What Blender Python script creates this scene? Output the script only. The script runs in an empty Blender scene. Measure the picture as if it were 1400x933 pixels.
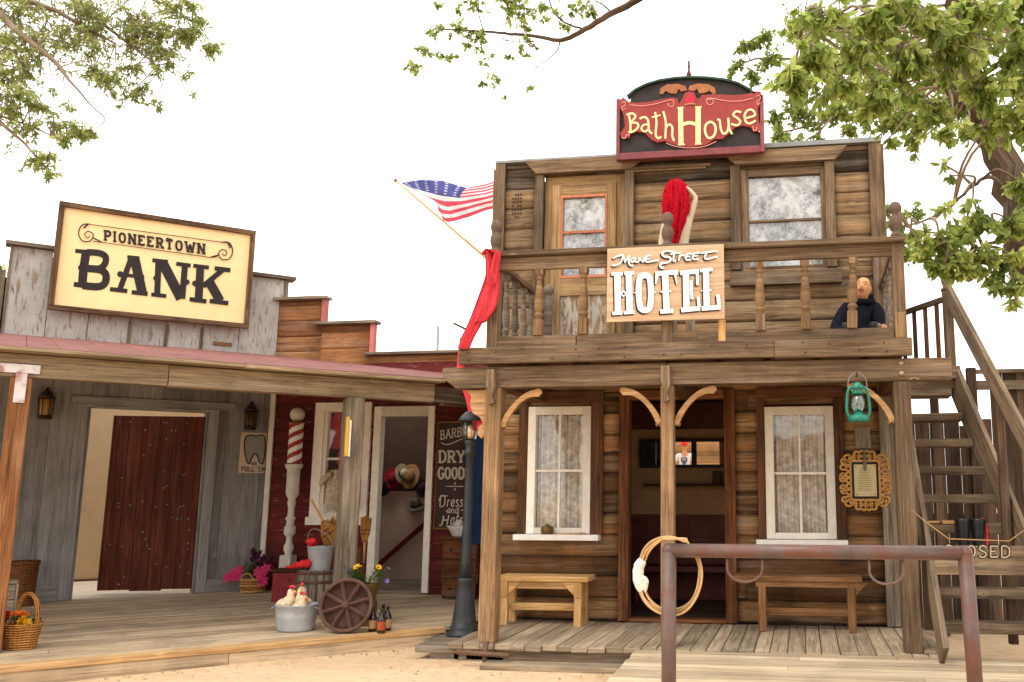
import bpy, math, random
from mathutils import Vector, Matrix
PI = math.pi
sc = bpy.context.scene
COL = sc.collection
random.seed(7)
V = Vector

# ------------------------------------------------------------------ survey of the site (camera station and sight lines)
F_, CX_, CY_ = 1249.0, 900.0, 466.5
PITCH = math.atan(210/1249.0); YAW = math.radians(8.8)
EYE = V((0, 0, 1.5))
FW = V((-math.sin(YAW)*math.cos(PITCH), math.cos(YAW)*math.cos(PITCH), math.sin(PITCH)))
RT = V((math.cos(YAW), math.sin(YAW), 0)); UP = RT.cross(FW)
def sight(px, py): return FW + RT*((px-CX_)/F_) - UP*((py-CY_)/F_)
def at(px, py, Y):
    d = sight(px, py); return EYE + d*((Y-EYE.y)/d.y)
def atz(px, py, z):
    d = sight(px, py); return EYE + d*((z-EYE.z)/d.z)
def atd(px, py, t): return EYE + sight(px, py)*t
TH = math.radians(44)                      # the bank stands turned by 44 degrees to the hotel
LB = V((math.cos(TH), math.sin(TH), 0)); NB = V((math.sin(TH), -math.cos(TH), 0)); N0 = -8.531
MBANK = Matrix.Translation(NB*N0) @ Matrix.Rotation(TH, 4, 'Z')   # local (s, d, z): along front, back from deck edge, up
MBI = MBANK.inverted()
def atB(px, py, d):                        # point on the plane d metres behind the boardwalk's front edge, in bank coordinates
    r = sight(px, py); p0 = NB*(N0-d); t = (p0-EYE).dot(NB)/r.dot(NB)
    return MBI @ (EYE + r*t)
def wB(s, d, z): return MBANK @ V((s, d, z))
def deckz(p):
    q = MBI @ V(p); return .25 + .012*max(0, q.y)
GZ = .10                                   # ground level

# ------------------------------------------------------------------ colour and materials
def c(r, g, b, k=1.0):
    def l(x):
        x /= 255.0
        return (x/12.92 if x <= .04045 else ((x+.055)/1.055)**2.4)*k
    return (l(r), l(g), l(b), 1)
class NT:
    def __init__(s, name):
        s.m = bpy.data.materials.new(name); s.m.use_nodes = True
        s.t = s.m.node_tree; s.t.nodes.clear()
        s.out = s.t.nodes.new('ShaderNodeOutputMaterial')
    def n(s, ty, ins=None, **kw):
        nd = s.t.nodes.new(ty)
        for k, v in kw.items(): setattr(nd, k, v)
        for k, v in (ins or {}).items():
            sk = nd.inputs[k]
            if isinstance(v, bpy.types.NodeSocket): s.t.links.new(v, sk)
            else: sk.default_value = v
        return nd
    def math(s, op, a, b=0.0, clamp=False):
        nd = s.n('ShaderNodeMath', {0: a, 1: b}, operation=op); nd.use_clamp = clamp; return nd.outputs[0]
    def ramp(s, fac, stops, interp='LINEAR'):
        nd = s.n('ShaderNodeValToRGB', {0: fac}); cr = nd.color_ramp; cr.interpolation = interp
        while len(cr.elements) < len(stops): cr.elements.new(.5)
        for e, (p, col) in zip(cr.elements, stops):
            e.position = p; e.color = col if not isinstance(col, (int, float)) else (col, col, col, 1)
        return nd.outputs[0]
    def mix(s, fac, a, b, mode='MIX'):
        nd = s.n('ShaderNodeMix', data_type='RGBA', blend_type=mode)
        for k, v in ((0, fac), (6, a), (7, b)):
            if isinstance(v, bpy.types.NodeSocket): s.t.links.new(v, nd.inputs[k])
            else: nd.inputs[k].default_value = v
        return nd.outputs[2]
    def uv(s, su, sv):
        u = s.n('ShaderNodeUVMap', uv_map='grain')
        return s.n('ShaderNodeMapping', {0: u.outputs[0], 3: (su, sv, 1)}).outputs[0]
    def pos(s, sx=1, sy=1, sz=1):
        g = s.n('ShaderNodeTexCoord')
        return s.n('ShaderNodeMapping', {0: g.outputs['Object'], 3: (sx, sy, sz)}).outputs[0]
    def noise(s, vec, scale, detail=4, rough=.6, dist=0.0):
        return s.n('ShaderNodeTexNoise', {'Vector': vec, 'Scale': scale, 'Detail': detail, 'Roughness': rough, 'Distortion': dist}).outputs[0]
    def tint(s): return s.n('ShaderNodeAttribute', attribute_name='tint').outputs[2]
    def bump(s, h, strength=.3, dist=.01):
        return s.n('ShaderNodeBump', {'Height': h, 'Strength': strength, 'Distance': dist}).outputs[0]
    def finish(s, col, rough=.85, nrm=None, spec=.25, metal=0.0, **more):
        p = s.n('ShaderNodeBsdfPrincipled', {'Base Color': col, 'Roughness': rough, 'Specular IOR Level': spec, 'Metallic': metal})
        for k, v in more.items(): p.inputs[k].default_value = v
        if nrm is not None: s.t.links.new(nrm, p.inputs['Normal'])
        s.t.links.new(p.outputs[0], s.out.inputs[0]); return s.m

def wood(name, dark, mid, light, vary=.6, stain=.5, knots=.5, gr=30.0, paint=None, peel=.5, rough=.88, crack=.5, warm=None, low=None):
    """boards: grain along u, each board shifted and tinted by its own amount"""
    t = NT(name)
    n1 = t.noise(t.uv(.55, gr*.42), 2.0, 7, .70, .55)
    n2 = t.noise(t.uv(.8, gr*1.15), 3.0, 5, .8, .15)
    big = t.noise(t.uv(.7, 2.5), 1.6, 3, .55, .4)
    f = t.math('ADD', t.math('MULTIPLY', n1, .55), t.math('MULTIPLY', n2, .45))
    ti = t.tint()
    fs = t.math('ADD', f, t.math('MULTIPLY', t.math('SUBTRACT', ti, .5), .16*vary))
    col = t.ramp(fs, [(.36, dark), (.5, mid), (.63, light)])
    if warm is not None:
        wf = t.ramp(big, [(.42, 0.0), (.62, 1.0)])
        col = t.mix(t.math('MULTIPLY', wf, .75), col, t.mix(.6, col, warm))
    k = t.math('ADD', t.math('MULTIPLY', ti, vary), 1.0-vary*.5)
    col = t.mix(1.0, col, t.n('ShaderNodeCombineColor', {0: k, 1: k, 2: k}).outputs[0], 'MULTIPLY')
    bl = t.ramp(t.noise(t.uv(.32, gr*.16), 2.2, 6, .62, .5), [(.52, 0.0), (.66, 1.0)])
    grey = t.n('ShaderNodeHueSaturation', {'Saturation': .55, 'Value': 1.12, 'Color': light}).outputs[0]
    col = t.mix(t.math('MULTIPLY', bl, .55*min(1, stain*2)), col, t.mix(.35, grey, col))
    dk = t.ramp(t.noise(t.uv(.45, gr*.20), 3.1, 6, .68, .7), [(.33, 1.0), (.44, 0.0)])
    col = t.mix(t.math('MULTIPLY', dk, min(.75, stain*1.5)), col, t.mix(.55, dark, (.02, .014, .01, 1)))
    # weather stains in space, darker near edges of the noise
    st = t.ramp(t.noise(t.pos(1, 1, .7), 1.7, 5, .6, .6), [(.34, 1-stain), (.58, 1.0)])
    col = t.mix(1.0, col, st, 'MULTIPLY')
    if knots > 0:
        vo = t.n('ShaderNodeTexVoronoi', {'Vector': t.uv(3.0, 6.5), 'Scale': 1.0, 'Randomness': 1.0})
        sel = t.math('GREATER_THAN', t.n('ShaderNodeSeparateColor', {0: vo.outputs['Color']}).outputs[0], 1-knots*.6)
        wob = t.math('ADD', vo.outputs['Distance'], t.math('MULTIPLY', t.math('SUBTRACT', n1, .5), .12))
        col = t.mix(t.math('MULTIPLY', sel, t.ramp(wob, [(.06, .75), (.17, 0.0)])), col, light)
        col = t.mix(t.math('MULTIPLY', sel, t.ramp(wob, [(.025, .9), (.065, 0.0)])), col, t.mix(.5, dark, (.03, .018, .01, 1)))
    cr = t.ramp(t.noise(t.uv(.8, gr*1.6), 2.2, 3, .5, .3), [(.335, 1.0), (.385, 0.0)])
    col = t.mix(t.math('MULTIPLY', cr, crack), col, t.mix(.8, col, (0.012, .009, .006, 1)))
    h = t.math('SUBTRACT', f, t.math('MULTIPLY', cr, .5))
    if paint is not None:
        pn = t.noise(t.uv(1.6, 7.0), 3.2, 7, .7, .4)
        pm = t.ramp(pn, [(peel-.03, 0.0), (peel+.03, 1.0)])
        shade = t.ramp(t.noise(t.pos(), 3.0, 4), [(.3, .72), (.65, 1.0)])
        pc = t.mix(1.0, paint, shade, 'MULTIPLY')
        pc = t.mix(1.0, pc, t.n('ShaderNodeCombineColor', {0: k, 1: k, 2: k}).outputs[0], 'MULTIPLY')
        pc = t.mix(t.math('MULTIPLY', n2, .35), pc, t.mix(1.0, pc, dark, 'MULTIPLY'))
        col = t.mix(pm, col, pc)
        h = t.math('ADD', h, t.math('MULTIPLY', pm, .25))
    return t.finish(col, rough, t.bump(h, .55, .006))

def plain(name, col, rough=.6, vary=.25, scale=14.0, spec=.3, metal=0.0, spots=None, bump=.15, rust=None):
    """paint, metal or plaster with uneven tone, grime and a little relief"""
    t = NT(name)
    nz = t.noise(t.pos(), scale, 6, .65, .3)
    b = t.ramp(nz, [(.28, 1-vary), (.7, 1+vary*.35)])
    cc = t.mix(1.0, col, b, 'MULTIPLY')
    ti = t.tint(); k = t.math('ADD', t.math('MULTIPLY', ti, .4), .8)
    cc = t.mix(1.0, cc, t.n('ShaderNodeCombineColor', {0: k, 1: k, 2: k}).outputs[0], 'MULTIPLY')
    if rust is not None:
        rf = t.ramp(t.noise(t.pos(), scale*.45, 7, .7, .6), [(.5, 0.0), (.6, 1.0)])
        cc = t.mix(t.math('MULTIPLY', rf, .8), cc, rust)
    r = t.ramp(t.noise(t.pos(), scale*.7, 3), [(.3, max(0, rough-.12)), (.7, min(1, rough+.12))])
    return t.finish(cc, r, t.bump(nz, bump, .004), spec, metal)

def cloth(name, col, vary=.35, transl=.15, scale=9.0, weave=300.0, dark=None):
    t = NT(name)
    nz = t.noise(t.pos(), scale, 5, .6, .5)
    cc = t.mix(1.0, col, t.ramp(nz, [(.3, 1-vary), (.7, 1.08)]), 'MULTIPLY')
    if dark is not None: cc = t.mix(t.ramp(nz, [(.45, 0.0), (.6, 1.0)]), cc, dark)
    nrm = t.bump(t.noise(t.pos(), weave, 2), .2, .002)
    d = t.n('ShaderNodeBsdfPrincipled', {'Base Color': cc, 'Roughness': .95, 'Specular IOR Level': .1, 'Normal': nrm})
    tr = t.n('ShaderNodeBsdfTranslucent', {'Color': cc})
    m = t.n('ShaderNodeMixShader', {0: transl, 1: d.outputs[0], 2: tr.outputs[0]})
    t.t.links.new(m.outputs[0], t.out.inputs[0]); return t.m

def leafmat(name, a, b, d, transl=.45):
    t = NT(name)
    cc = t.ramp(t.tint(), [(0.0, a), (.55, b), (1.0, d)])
    cc = t.mix(1.0, cc, t.ramp(t.noise(t.pos(), 60, 2), [(.3, .8), (.7, 1.1)]), 'MULTIPLY')
    p = t.n('ShaderNodeBsdfPrincipled', {'Base Color': cc, 'Roughness': .45, 'Specular IOR Level': .35})
    tr = t.n('ShaderNodeBsdfTranslucent', {'Color': t.mix(.3, cc, (.55, .6, .10, 1))})
    m = t.n('ShaderNodeMixShader', {0: transl, 1: p.outputs[0], 2: tr.outputs[0]})
    t.t.links.new(m.outputs[0], t.out.inputs[0]); return t.m

def glassmat(name, refl=.10, tintc=(1, 1, 1, 1)):
    t = NT(name)
    wob = t.bump(t.noise(t.pos(), 2.5, 2), .12, .02)
    g = t.n('ShaderNodeBsdfGlossy', {'Color': (.9, .93, .95, 1), 'Roughness': .03, 'Normal': wob})
    tr = t.n('ShaderNodeBsdfTransparent', {'Color': tintc})
    lw = t.n('ShaderNodeLayerWeight', {'Blend': .25})
    f = t.math('ADD', t.math('MULTIPLY', lw.outputs[0], .6), refl, True)
    m = t.n('ShaderNodeMixShader', {0: f, 1: tr.outputs[0], 2: g.outputs[0]})
    t.t.links.new(m.outputs[0], t.out.inputs[0]); return t.m

def lacemat(name, light, dark, sc_=26.0, cover=.5, tree_refl=None):
    t = NT(name)
    n1 = t.noise(t.uv(1, 1), sc_, 4, .6, .6)
    n2 = t.noise(t.uv(1, .7), 5.0, 4, .6, .5)
    f = t.math('ADD', t.math('MULTIPLY', n1, .55), t.math('MULTIPLY', n2, .45))
    cc = t.mix(t.ramp(f, [(cover-.10, 0.0), (cover+.08, 1.0)]), dark, light)
    if tree_refl is not None:  # dark mottles stand in for trees reflected in the glass
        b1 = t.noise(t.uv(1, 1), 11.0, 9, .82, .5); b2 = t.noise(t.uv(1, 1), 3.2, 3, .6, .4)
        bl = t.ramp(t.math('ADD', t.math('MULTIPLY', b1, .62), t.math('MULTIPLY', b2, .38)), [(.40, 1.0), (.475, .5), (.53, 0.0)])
        cc = t.mix(bl, cc, tree_refl)
    d = t.n('ShaderNodeBsdfDiffuse', {'Color': cc}); tr = t.n('ShaderNodeBsdfTranslucent', {'Color': cc})
    m = t.n('ShaderNodeMixShader', {0: .15, 1: d.outputs[0], 2: tr.outputs[0]})
    t.t.links.new(m.outputs[0], t.out.inputs[0]); return t.m

def wicker(name, a, b):
    t = NT(name)
    w = t.n('ShaderNodeTexWave', {'Vector': t.uv(1, 1), 'Scale': 16.0, 'Distortion': 3.0, 'Detail': 2.0}, bands_direction='Y').outputs[1]
    w2 = t.n('ShaderNodeTexWave', {'Vector': t.uv(1, 1), 'Scale': 7.0, 'Distortion': 1.0}, bands_direction='X').outputs[1]
    f = t.math('MULTIPLY', w, t.math('ADD', t.math('MULTIPLY', w2, .5), .5))
    cc = t.ramp(f, [(.05, a), (.6, b)])
    cc = t.mix(1.0, cc, t.ramp(t.noise(t.pos(), 12, 4), [(.3, .6), (.65, 1.1)]), 'MULTIPLY')
    return t.finish(cc, .7, t.bump(f, .9, .012))

# ------------------------------------------------------------------ mesh building
def mat_of(o):
    return MATS.get(o.name, Matrix.Identity(4))
MATS = {}
class MB:
    def __init__(s): s.v = []; s.f = []; s.uv = []; s.t = []; s.sm = []; s.mi = []
    def face(s, idx, uvs=None, t=.5, sm=False, mi=0):
        s.f.append(tuple(idx)); s.uv.append(uvs or [(s.v[i][0]+s.v[i][1], s.v[i][2]) for i in idx]); s.t.append(t); s.sm.append(sm); s.mi.append(mi)
    def add(s, pts):
        b = len(s.v); s.v.extend([V(p) for p in pts]); return b
    def box(s, x0, x1, y0, y1, z0, z1, g='x', t=None, M=None, mi=0, wear=0.0):
        t = random.random() if t is None else t
        ou, ov = random.random()*37, random.random()*37
        P = [V((x, y, z)) for z in (z0, z1) for y in (y0, y1) for x in (x0, x1)]
        if wear: P = [p+V([random.uniform(-wear, wear) for _ in range(3)]) for p in P]
        gi = 'xyz'.index(g); b = s.add([M @ p for p in P] if M is not None else P)
        for q, ax in (((0, 2, 3, 1), 2), ((4, 5, 7, 6), 2), ((0, 1, 5, 4), 1), ((2, 6, 7, 3), 1), ((0, 4, 6, 2), 0), ((1, 3, 7, 5), 0)):
            oth = [a for a in (0, 1, 2) if a != ax]
            if gi in oth: ua = gi; va = [a for a in oth if a != gi][0]; ku = 1.0
            else: ua, va = oth; ku = .15
            s.face([b+i for i in q], [(P[i][ua]*ku+ou, P[i][va]+ov+ax*.37) for i in q], t, False, mi)
    def beam(s, p, q, w, h, up=(0, 0, 1), t=None, mi=0, w2=None, h2=None):
        p, q = V(p), V(q); d = q-p; L = d.length; d = d.normalized(); up = V(up)
        if abs(d.dot(up)) > .99: up = V((0, 1, 0))
        sd = d.cross(up).normalized(); u = sd.cross(d)
        w2 = w if w2 is None else w2; h2 = h if h2 is None else h2
        t = random.random() if t is None else t; ou, ov = random.random()*37, random.random()*37
        P = []
        for (o, ww, hh, l) in ((p, w, h, 0), (q, w2, h2, L)):
            for a, b_ in ((-1, -1), (1, -1), (1, 1), (-1, 1)): P.append(o+sd*(a*ww/2)+u*(b_*hh/2))
        b = s.add(P)
        for k in range(4):
            i, j = k, (k+1) % 4; vv = [0, w, w+h, 2*w+h, 2*w+2*h]
            s.face([b+i, b+j, b+4+j, b+4+i][::-1], [(ou, ov+vv[k]), (ou, ov+vv[k+1]), (ou+L, ov+vv[k+1]), (ou+L, ov+vv[k])][::-1], t, False, mi)
        s.face([b+0, b+1, b+2, b+3], [(ou, ov), (ou, ov+w), (ou+.02, ov+w), (ou+.02, ov)], t, False, mi)
        s.face([b+7, b+6, b+5, b+4], [(ou, ov), (ou, ov+w), (ou+.02, ov+w), (ou+.02, ov)], t, False, mi)
    def prism(s, pts, d0, d1, M, t=None, g=0, sm=False, mi=0):
        """polygon in the M frame's xy plane, pushed out from z=d0 to z=d1"""
        t = random.random() if t is None else t; n = len(pts); ou, ov = random.random()*37, random.random()*37
        A = sum(pts[i][0]*pts[(i+1) % n][1]-pts[(i+1) % n][0]*pts[i][1] for i in range(n))
        if A < 0: pts = pts[::-1]
        b = s.add([M @ V((x, y, d0)) for x, y in pts]+[M @ V((x, y, d1)) for x, y in pts])
        uvf = lambda q: (q[g]+ou, q[1-g]+ov)
        s.face([b+n+i for i in range(n)], [uvf(q) for q in pts], t, sm, mi)
        s.face([b+i for i in range(n)][::-1], [uvf(q) for q in pts][::-1], t, sm, mi)
        for i in range(n):
            j = (i+1) % n
            s.face([b+i, b+j, b+n+j, b+n+i], [uvf(pts[i]), uvf(pts[j]), (uvf(pts[j])[0], uvf(pts[j])[1]+.05), (uvf(pts[i])[0], uvf(pts[i])[1]+.05)], t, sm, mi)
    def tube(s, pts, r, n=8, t=.5, cap=True, mi=0, closed=False, sm=True):
        pts = [V(p) for p in pts]; m = len(pts); R = r if isinstance(r, (list, tuple)) else [r]*m
        b0 = len(s.v); L = 0; ou = random.random()*20; ref = None; Ls = []
        for i, p in enumerate(pts):
            a = pts[(i-1) % m] if (closed or i > 0) else p; e = pts[(i+1) % m] if (closed or i < m-1) else p
            d = (e-a).normalized() if (e-a).length > 1e-9 else V((0, 0, 1))
            if ref is None: ref = V((0, 0, 1)) if abs(d.z) < .9 else V((1, 0, 0))
            x = (ref-d*ref.dot(d)).normalized(); y = d.cross(x); ref = x
            if i: L += (p-pts[i-1]).length
            Ls.append(L)
            s.add([p+(x*math.cos(2*PI*k/n)+y*math.sin(2*PI*k/n))*R[i] for k in range(n)])
        cnt = m if closed else m-1
        for i in range(cnt):
            j = (i+1) % m
            for k in range(n):
                k2 = (k+1) % n; lv = 2*PI*R[i]/n
                s.face([b0+i*n+k, b0+i*n+k2, b0+j*n+k2, b0+j*n+k], [(Ls[i]+ou, k*lv), (Ls[i]+ou, (k+1)*lv), (Ls[j]+ou if j else Ls[i]+ou+.05, (k+1)*lv), (Ls[j]+ou if j else Ls[i]+ou+.05, k*lv)], t, sm, mi)
        if cap and not closed:
            s.face([b0+k for k in range(n)][::-1], None, t, False, mi); s.face([b0+(m-1)*n+k for k in range(n)], None, t, False, mi)
    def lathe(s, prof, n=24, M=None, t=.5, mi=0, sm=True, sx=1.0, sy=1.0, square=False):
        b0 = len(s.v); m = len(prof); Ls = [0]
        for i in range(1, m): Ls.append(Ls[-1]+math.hypot(prof[i][0]-prof[i-1][0], prof[i][1]-prof[i-1][1]))
        rm = max(p[0] for p in prof)
        for r, z in prof:
            P = [V((r*sx*math.cos(2*PI*(k+.5)/n), r*sy*math.sin(2*PI*(k+.5)/n), z)) for k in range(n)]
            s.add([M @ p for p in P] if M is not None else P)
        for i in range(m-1):
            for k in range(n):
                k2 = (k+1) % n; w = 2*PI*rm/n
                s.face([b0+i*n+k, b0+i*n+k2, b0+(i+1)*n+k2, b0+(i+1)*n+k], [(k*w, Ls[i]), ((k+1)*w, Ls[i]), ((k+1)*w, Ls[i+1]), (k*w, Ls[i+1])], t, sm, mi)
        if prof[0][0] > 1e-5: s.face([b0+k for k in range(n)][::-1], None, t, False, mi)
        if prof[-1][0] > 1e-5: s.face([b0+(m-1)*n+k for k in range(n)], None, t, False, mi)
    def ball(s, ctr, r, n=12, t=.5, mi=0, sx=1, sy=1, sz=1):
        k = max(5, n//2+1); M = Matrix.Translation(V(ctr)) @ Matrix.Diagonal((sx, sy, sz, 1))
        s.lathe([(r*math.sin(PI*i/(k-1)) if 0 < i < k-1 else 1e-6, -r*math.cos(PI*i/(k-1))) for i in range(k)], n, M, t, mi)
    def sheet(s, fn, nu, nv, t=.5, sm=True, mi=0, uvs=(1, 1)):
        b = s.add([fn(i/nu, j/nv) for j in range(nv+1) for i in range(nu+1)])
        for j in range(nv):
            for i in range(nu):
                a = b+j*(nu+1)+i; tt = t(i/nu, j/nv) if callable(t) else t; m_ = mi(i/nu, j/nv) if callable(mi) else mi
                s.face([a, a+1, a+nu+2, a+nu+1], [(i/nu*uvs[0], j/nv*uvs[1]), ((i+1)/nu*uvs[0], j/nv*uvs[1]), ((i+1)/nu*uvs[0], (j+1)/nv*uvs[1]), (i/nu*uvs[0], (j+1)/nv*uvs[1])], tt, sm, m_)
    def build(s, name, mat, parent=None, world=False, bevel=0.0, sub=0, label=None, solid=0.0):
        me = bpy.data.meshes.new(name)
        vs = s.v
        if parent is not None and world:
            Mi = mat_of(parent).inverted(); vs = [Mi @ p for p in vs]
        me.from_pydata([tuple(p) for p in vs], [], s.f)
        ul = me.uv_layers.new(name='grain'); k = 0; flat = []
        for u in s.uv:
            for q in u: flat.extend(q)
        ul.data.foreach_set('uv', flat)
        at_ = me.attributes.new('tint', 'FLOAT', 'FACE'); at_.data.foreach_set('value', s.t)
        me.polygons.foreach_set('use_smooth', s.sm)
        for m in (mat if isinstance(mat, (list, tuple)) else [mat]): me.materials.append(m)
        me.polygons.foreach_set('material_index', s.mi)
        me.update()
        o = bpy.data.objects.new(name, me); COL.objects.link(o)
        if parent is not None:
            o.parent = parent; MATS[o.name] = mat_of(parent)
        if bevel:
            b = o.modifiers.new('edge', 'BEVEL'); b.width = bevel; b.segments = 2; b.limit_method = 'ANGLE'; b.angle_limit = math.radians(40)
        if solid:
            b = o.modifiers.new('thick', 'SOLIDIFY'); b.thickness = solid; b.offset = 0
        if sub:
            b = o.modifiers.new('round', 'SUBSURF'); b.levels = b.render_levels = sub
        if label: o['label'] = label
        return o
def tag(o, label, cat, group=None, kind=None):
    if label: o['label'] = label
    if cat: o['category'] = cat
    if group: o['group'] = group
    if kind: o['kind'] = kind
    return o
def thing(name, label, cat, loc=(0, 0, 0), rz=0.0, group=None):
    o = bpy.data.objects.new(name, None); COL.objects.link(o); o.empty_display_size = .2
    o.location = V(loc); o.rotation_euler = (0, 0, rz)
    MATS[o.name] = Matrix.Translation(V(loc)) @ Matrix.Rotation(rz, 4, 'Z')
    return tag(o, label, cat, group)
def structure(o): o['kind'] = 'structure'; return o
def catmull(pts, n=6, closed=False):
    pts = [V(p) if len(p) == 3 else V((p[0], p[1], 0)) for p in pts]
    if len(pts) < 3 and not closed: return pts
    out = []; m = len(pts)
    for i in range(m if closed else m-1):
        g = lambda k: pts[k % m] if closed else pts[max(0, min(m-1, k))]
        p0, p1, p2, p3 = g(i-1), g(i), g(i+1), g(i+2)
        for j in range(n):
            t = j/n
            out.append(.5*((2*p1)+(p2-p0)*t+(2*p0-5*p1+4*p2-p3)*t*t+(3*p1-p0-3*p2+p3)*t**3))
    if not closed: out.append(pts[-1])
    return out

# ------------------------------------------------------------------ sign painting: strokes of paint laid on a board
class Paint:
    def __init__(s, fn, lift=.003):
        s.mb = MB(); s.fn = fn; s.k = lift
    def _step(s): s.k += .00025; return s.k
    def poly(s, pts, t=.5, mi=0):
        k = s._step(); b = s.mb.add([s.fn(x, y, k) for x, y in pts]); s.mb.face(list(range(b, b+len(pts))), None, t, False, mi)
    def disc(s, x, y, r, ry=None, mi=0, n=16):
        ry = r if ry is None else ry
        s.poly([(x+r*math.cos(2*PI*i/n), y+ry*math.sin(2*PI*i/n)) for i in range(n)], mi=mi)
    def stroke(s, pts, w, smooth=False, closed=False, mi=0):
        k = s._step()
        P = catmull(pts, 7, closed) if smooth else [V((p[0], p[1], 0)) for p in pts]
        m = len(P); W = w if isinstance(w, (list, tuple)) else (w, w); Ls = []; R = []
        for i in range(m):
            a = P[(i-1) % m] if (closed or i) else P[i]; e = P[(i+1) % m] if (closed or i < m-1) else P[i]
            d = (e-a); d = d.normalized() if d.length > 1e-9 else V((1, 0, 0)); nn = V((-d.y, d.x, 0))
            sc_ = 1.0
            if 0 < i < m-1 and not smooth:
                d1 = (P[i]-P[i-1]).normalized(); sc_ = 1/max(.5, V((-d1.y, d1.x, 0)).dot(nn))
            ww = (W[0]+(W[1]-W[0])*i/max(1, m-1))*.5*sc_
            Ls.append(P[i]+nn*ww); R.append(P[i]-nn*ww)
        b = s.mb.add([s.fn(p.x, p.y, k) for p in Ls]+[s.fn(p.x, p.y, k) for p in R])
        for i in range(m if closed else m-1):
            j = (i+1) % m; s.mb.face([b+i, b+j, b+m+j, b+m+i], None, .5, False, mi)
    def text(s, txt, x, y, h, w, wt, dx=(1, 0), slant=0.0, gap=.28, serif=False, mi=0, sc_=1.0):
        """h height, w width of a unit, drawn along dx; y runs down the board"""
        for ch in txt:
            if ch == ' ': x += .5*w*dx[0]; y += .5*w*dx[1]; continue
            wd, st = FONT[ch]
            f = lambda p: (x+(p[0]*w+slant*p[1]*h)*dx[0], y+(p[0]*w+slant*p[1]*h)*dx[1]-p[1]*h)
            for ty, pp in st:
                q = [f(p) for p in pp]
                s.stroke(q, wt, ty == 'c', mi=mi)
                if serif and ty == 'l':
                    for p in (pp[0], pp[-1]):
                        if p[1] in (0, 1): s.stroke([f((p[0]-.2, p[1])), f((p[0]+.2, p[1]))], wt*.8, mi=mi)
            x += (wd+gap)*w*dx[0]; y += (wd+gap)*w*dx[1]
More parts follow.
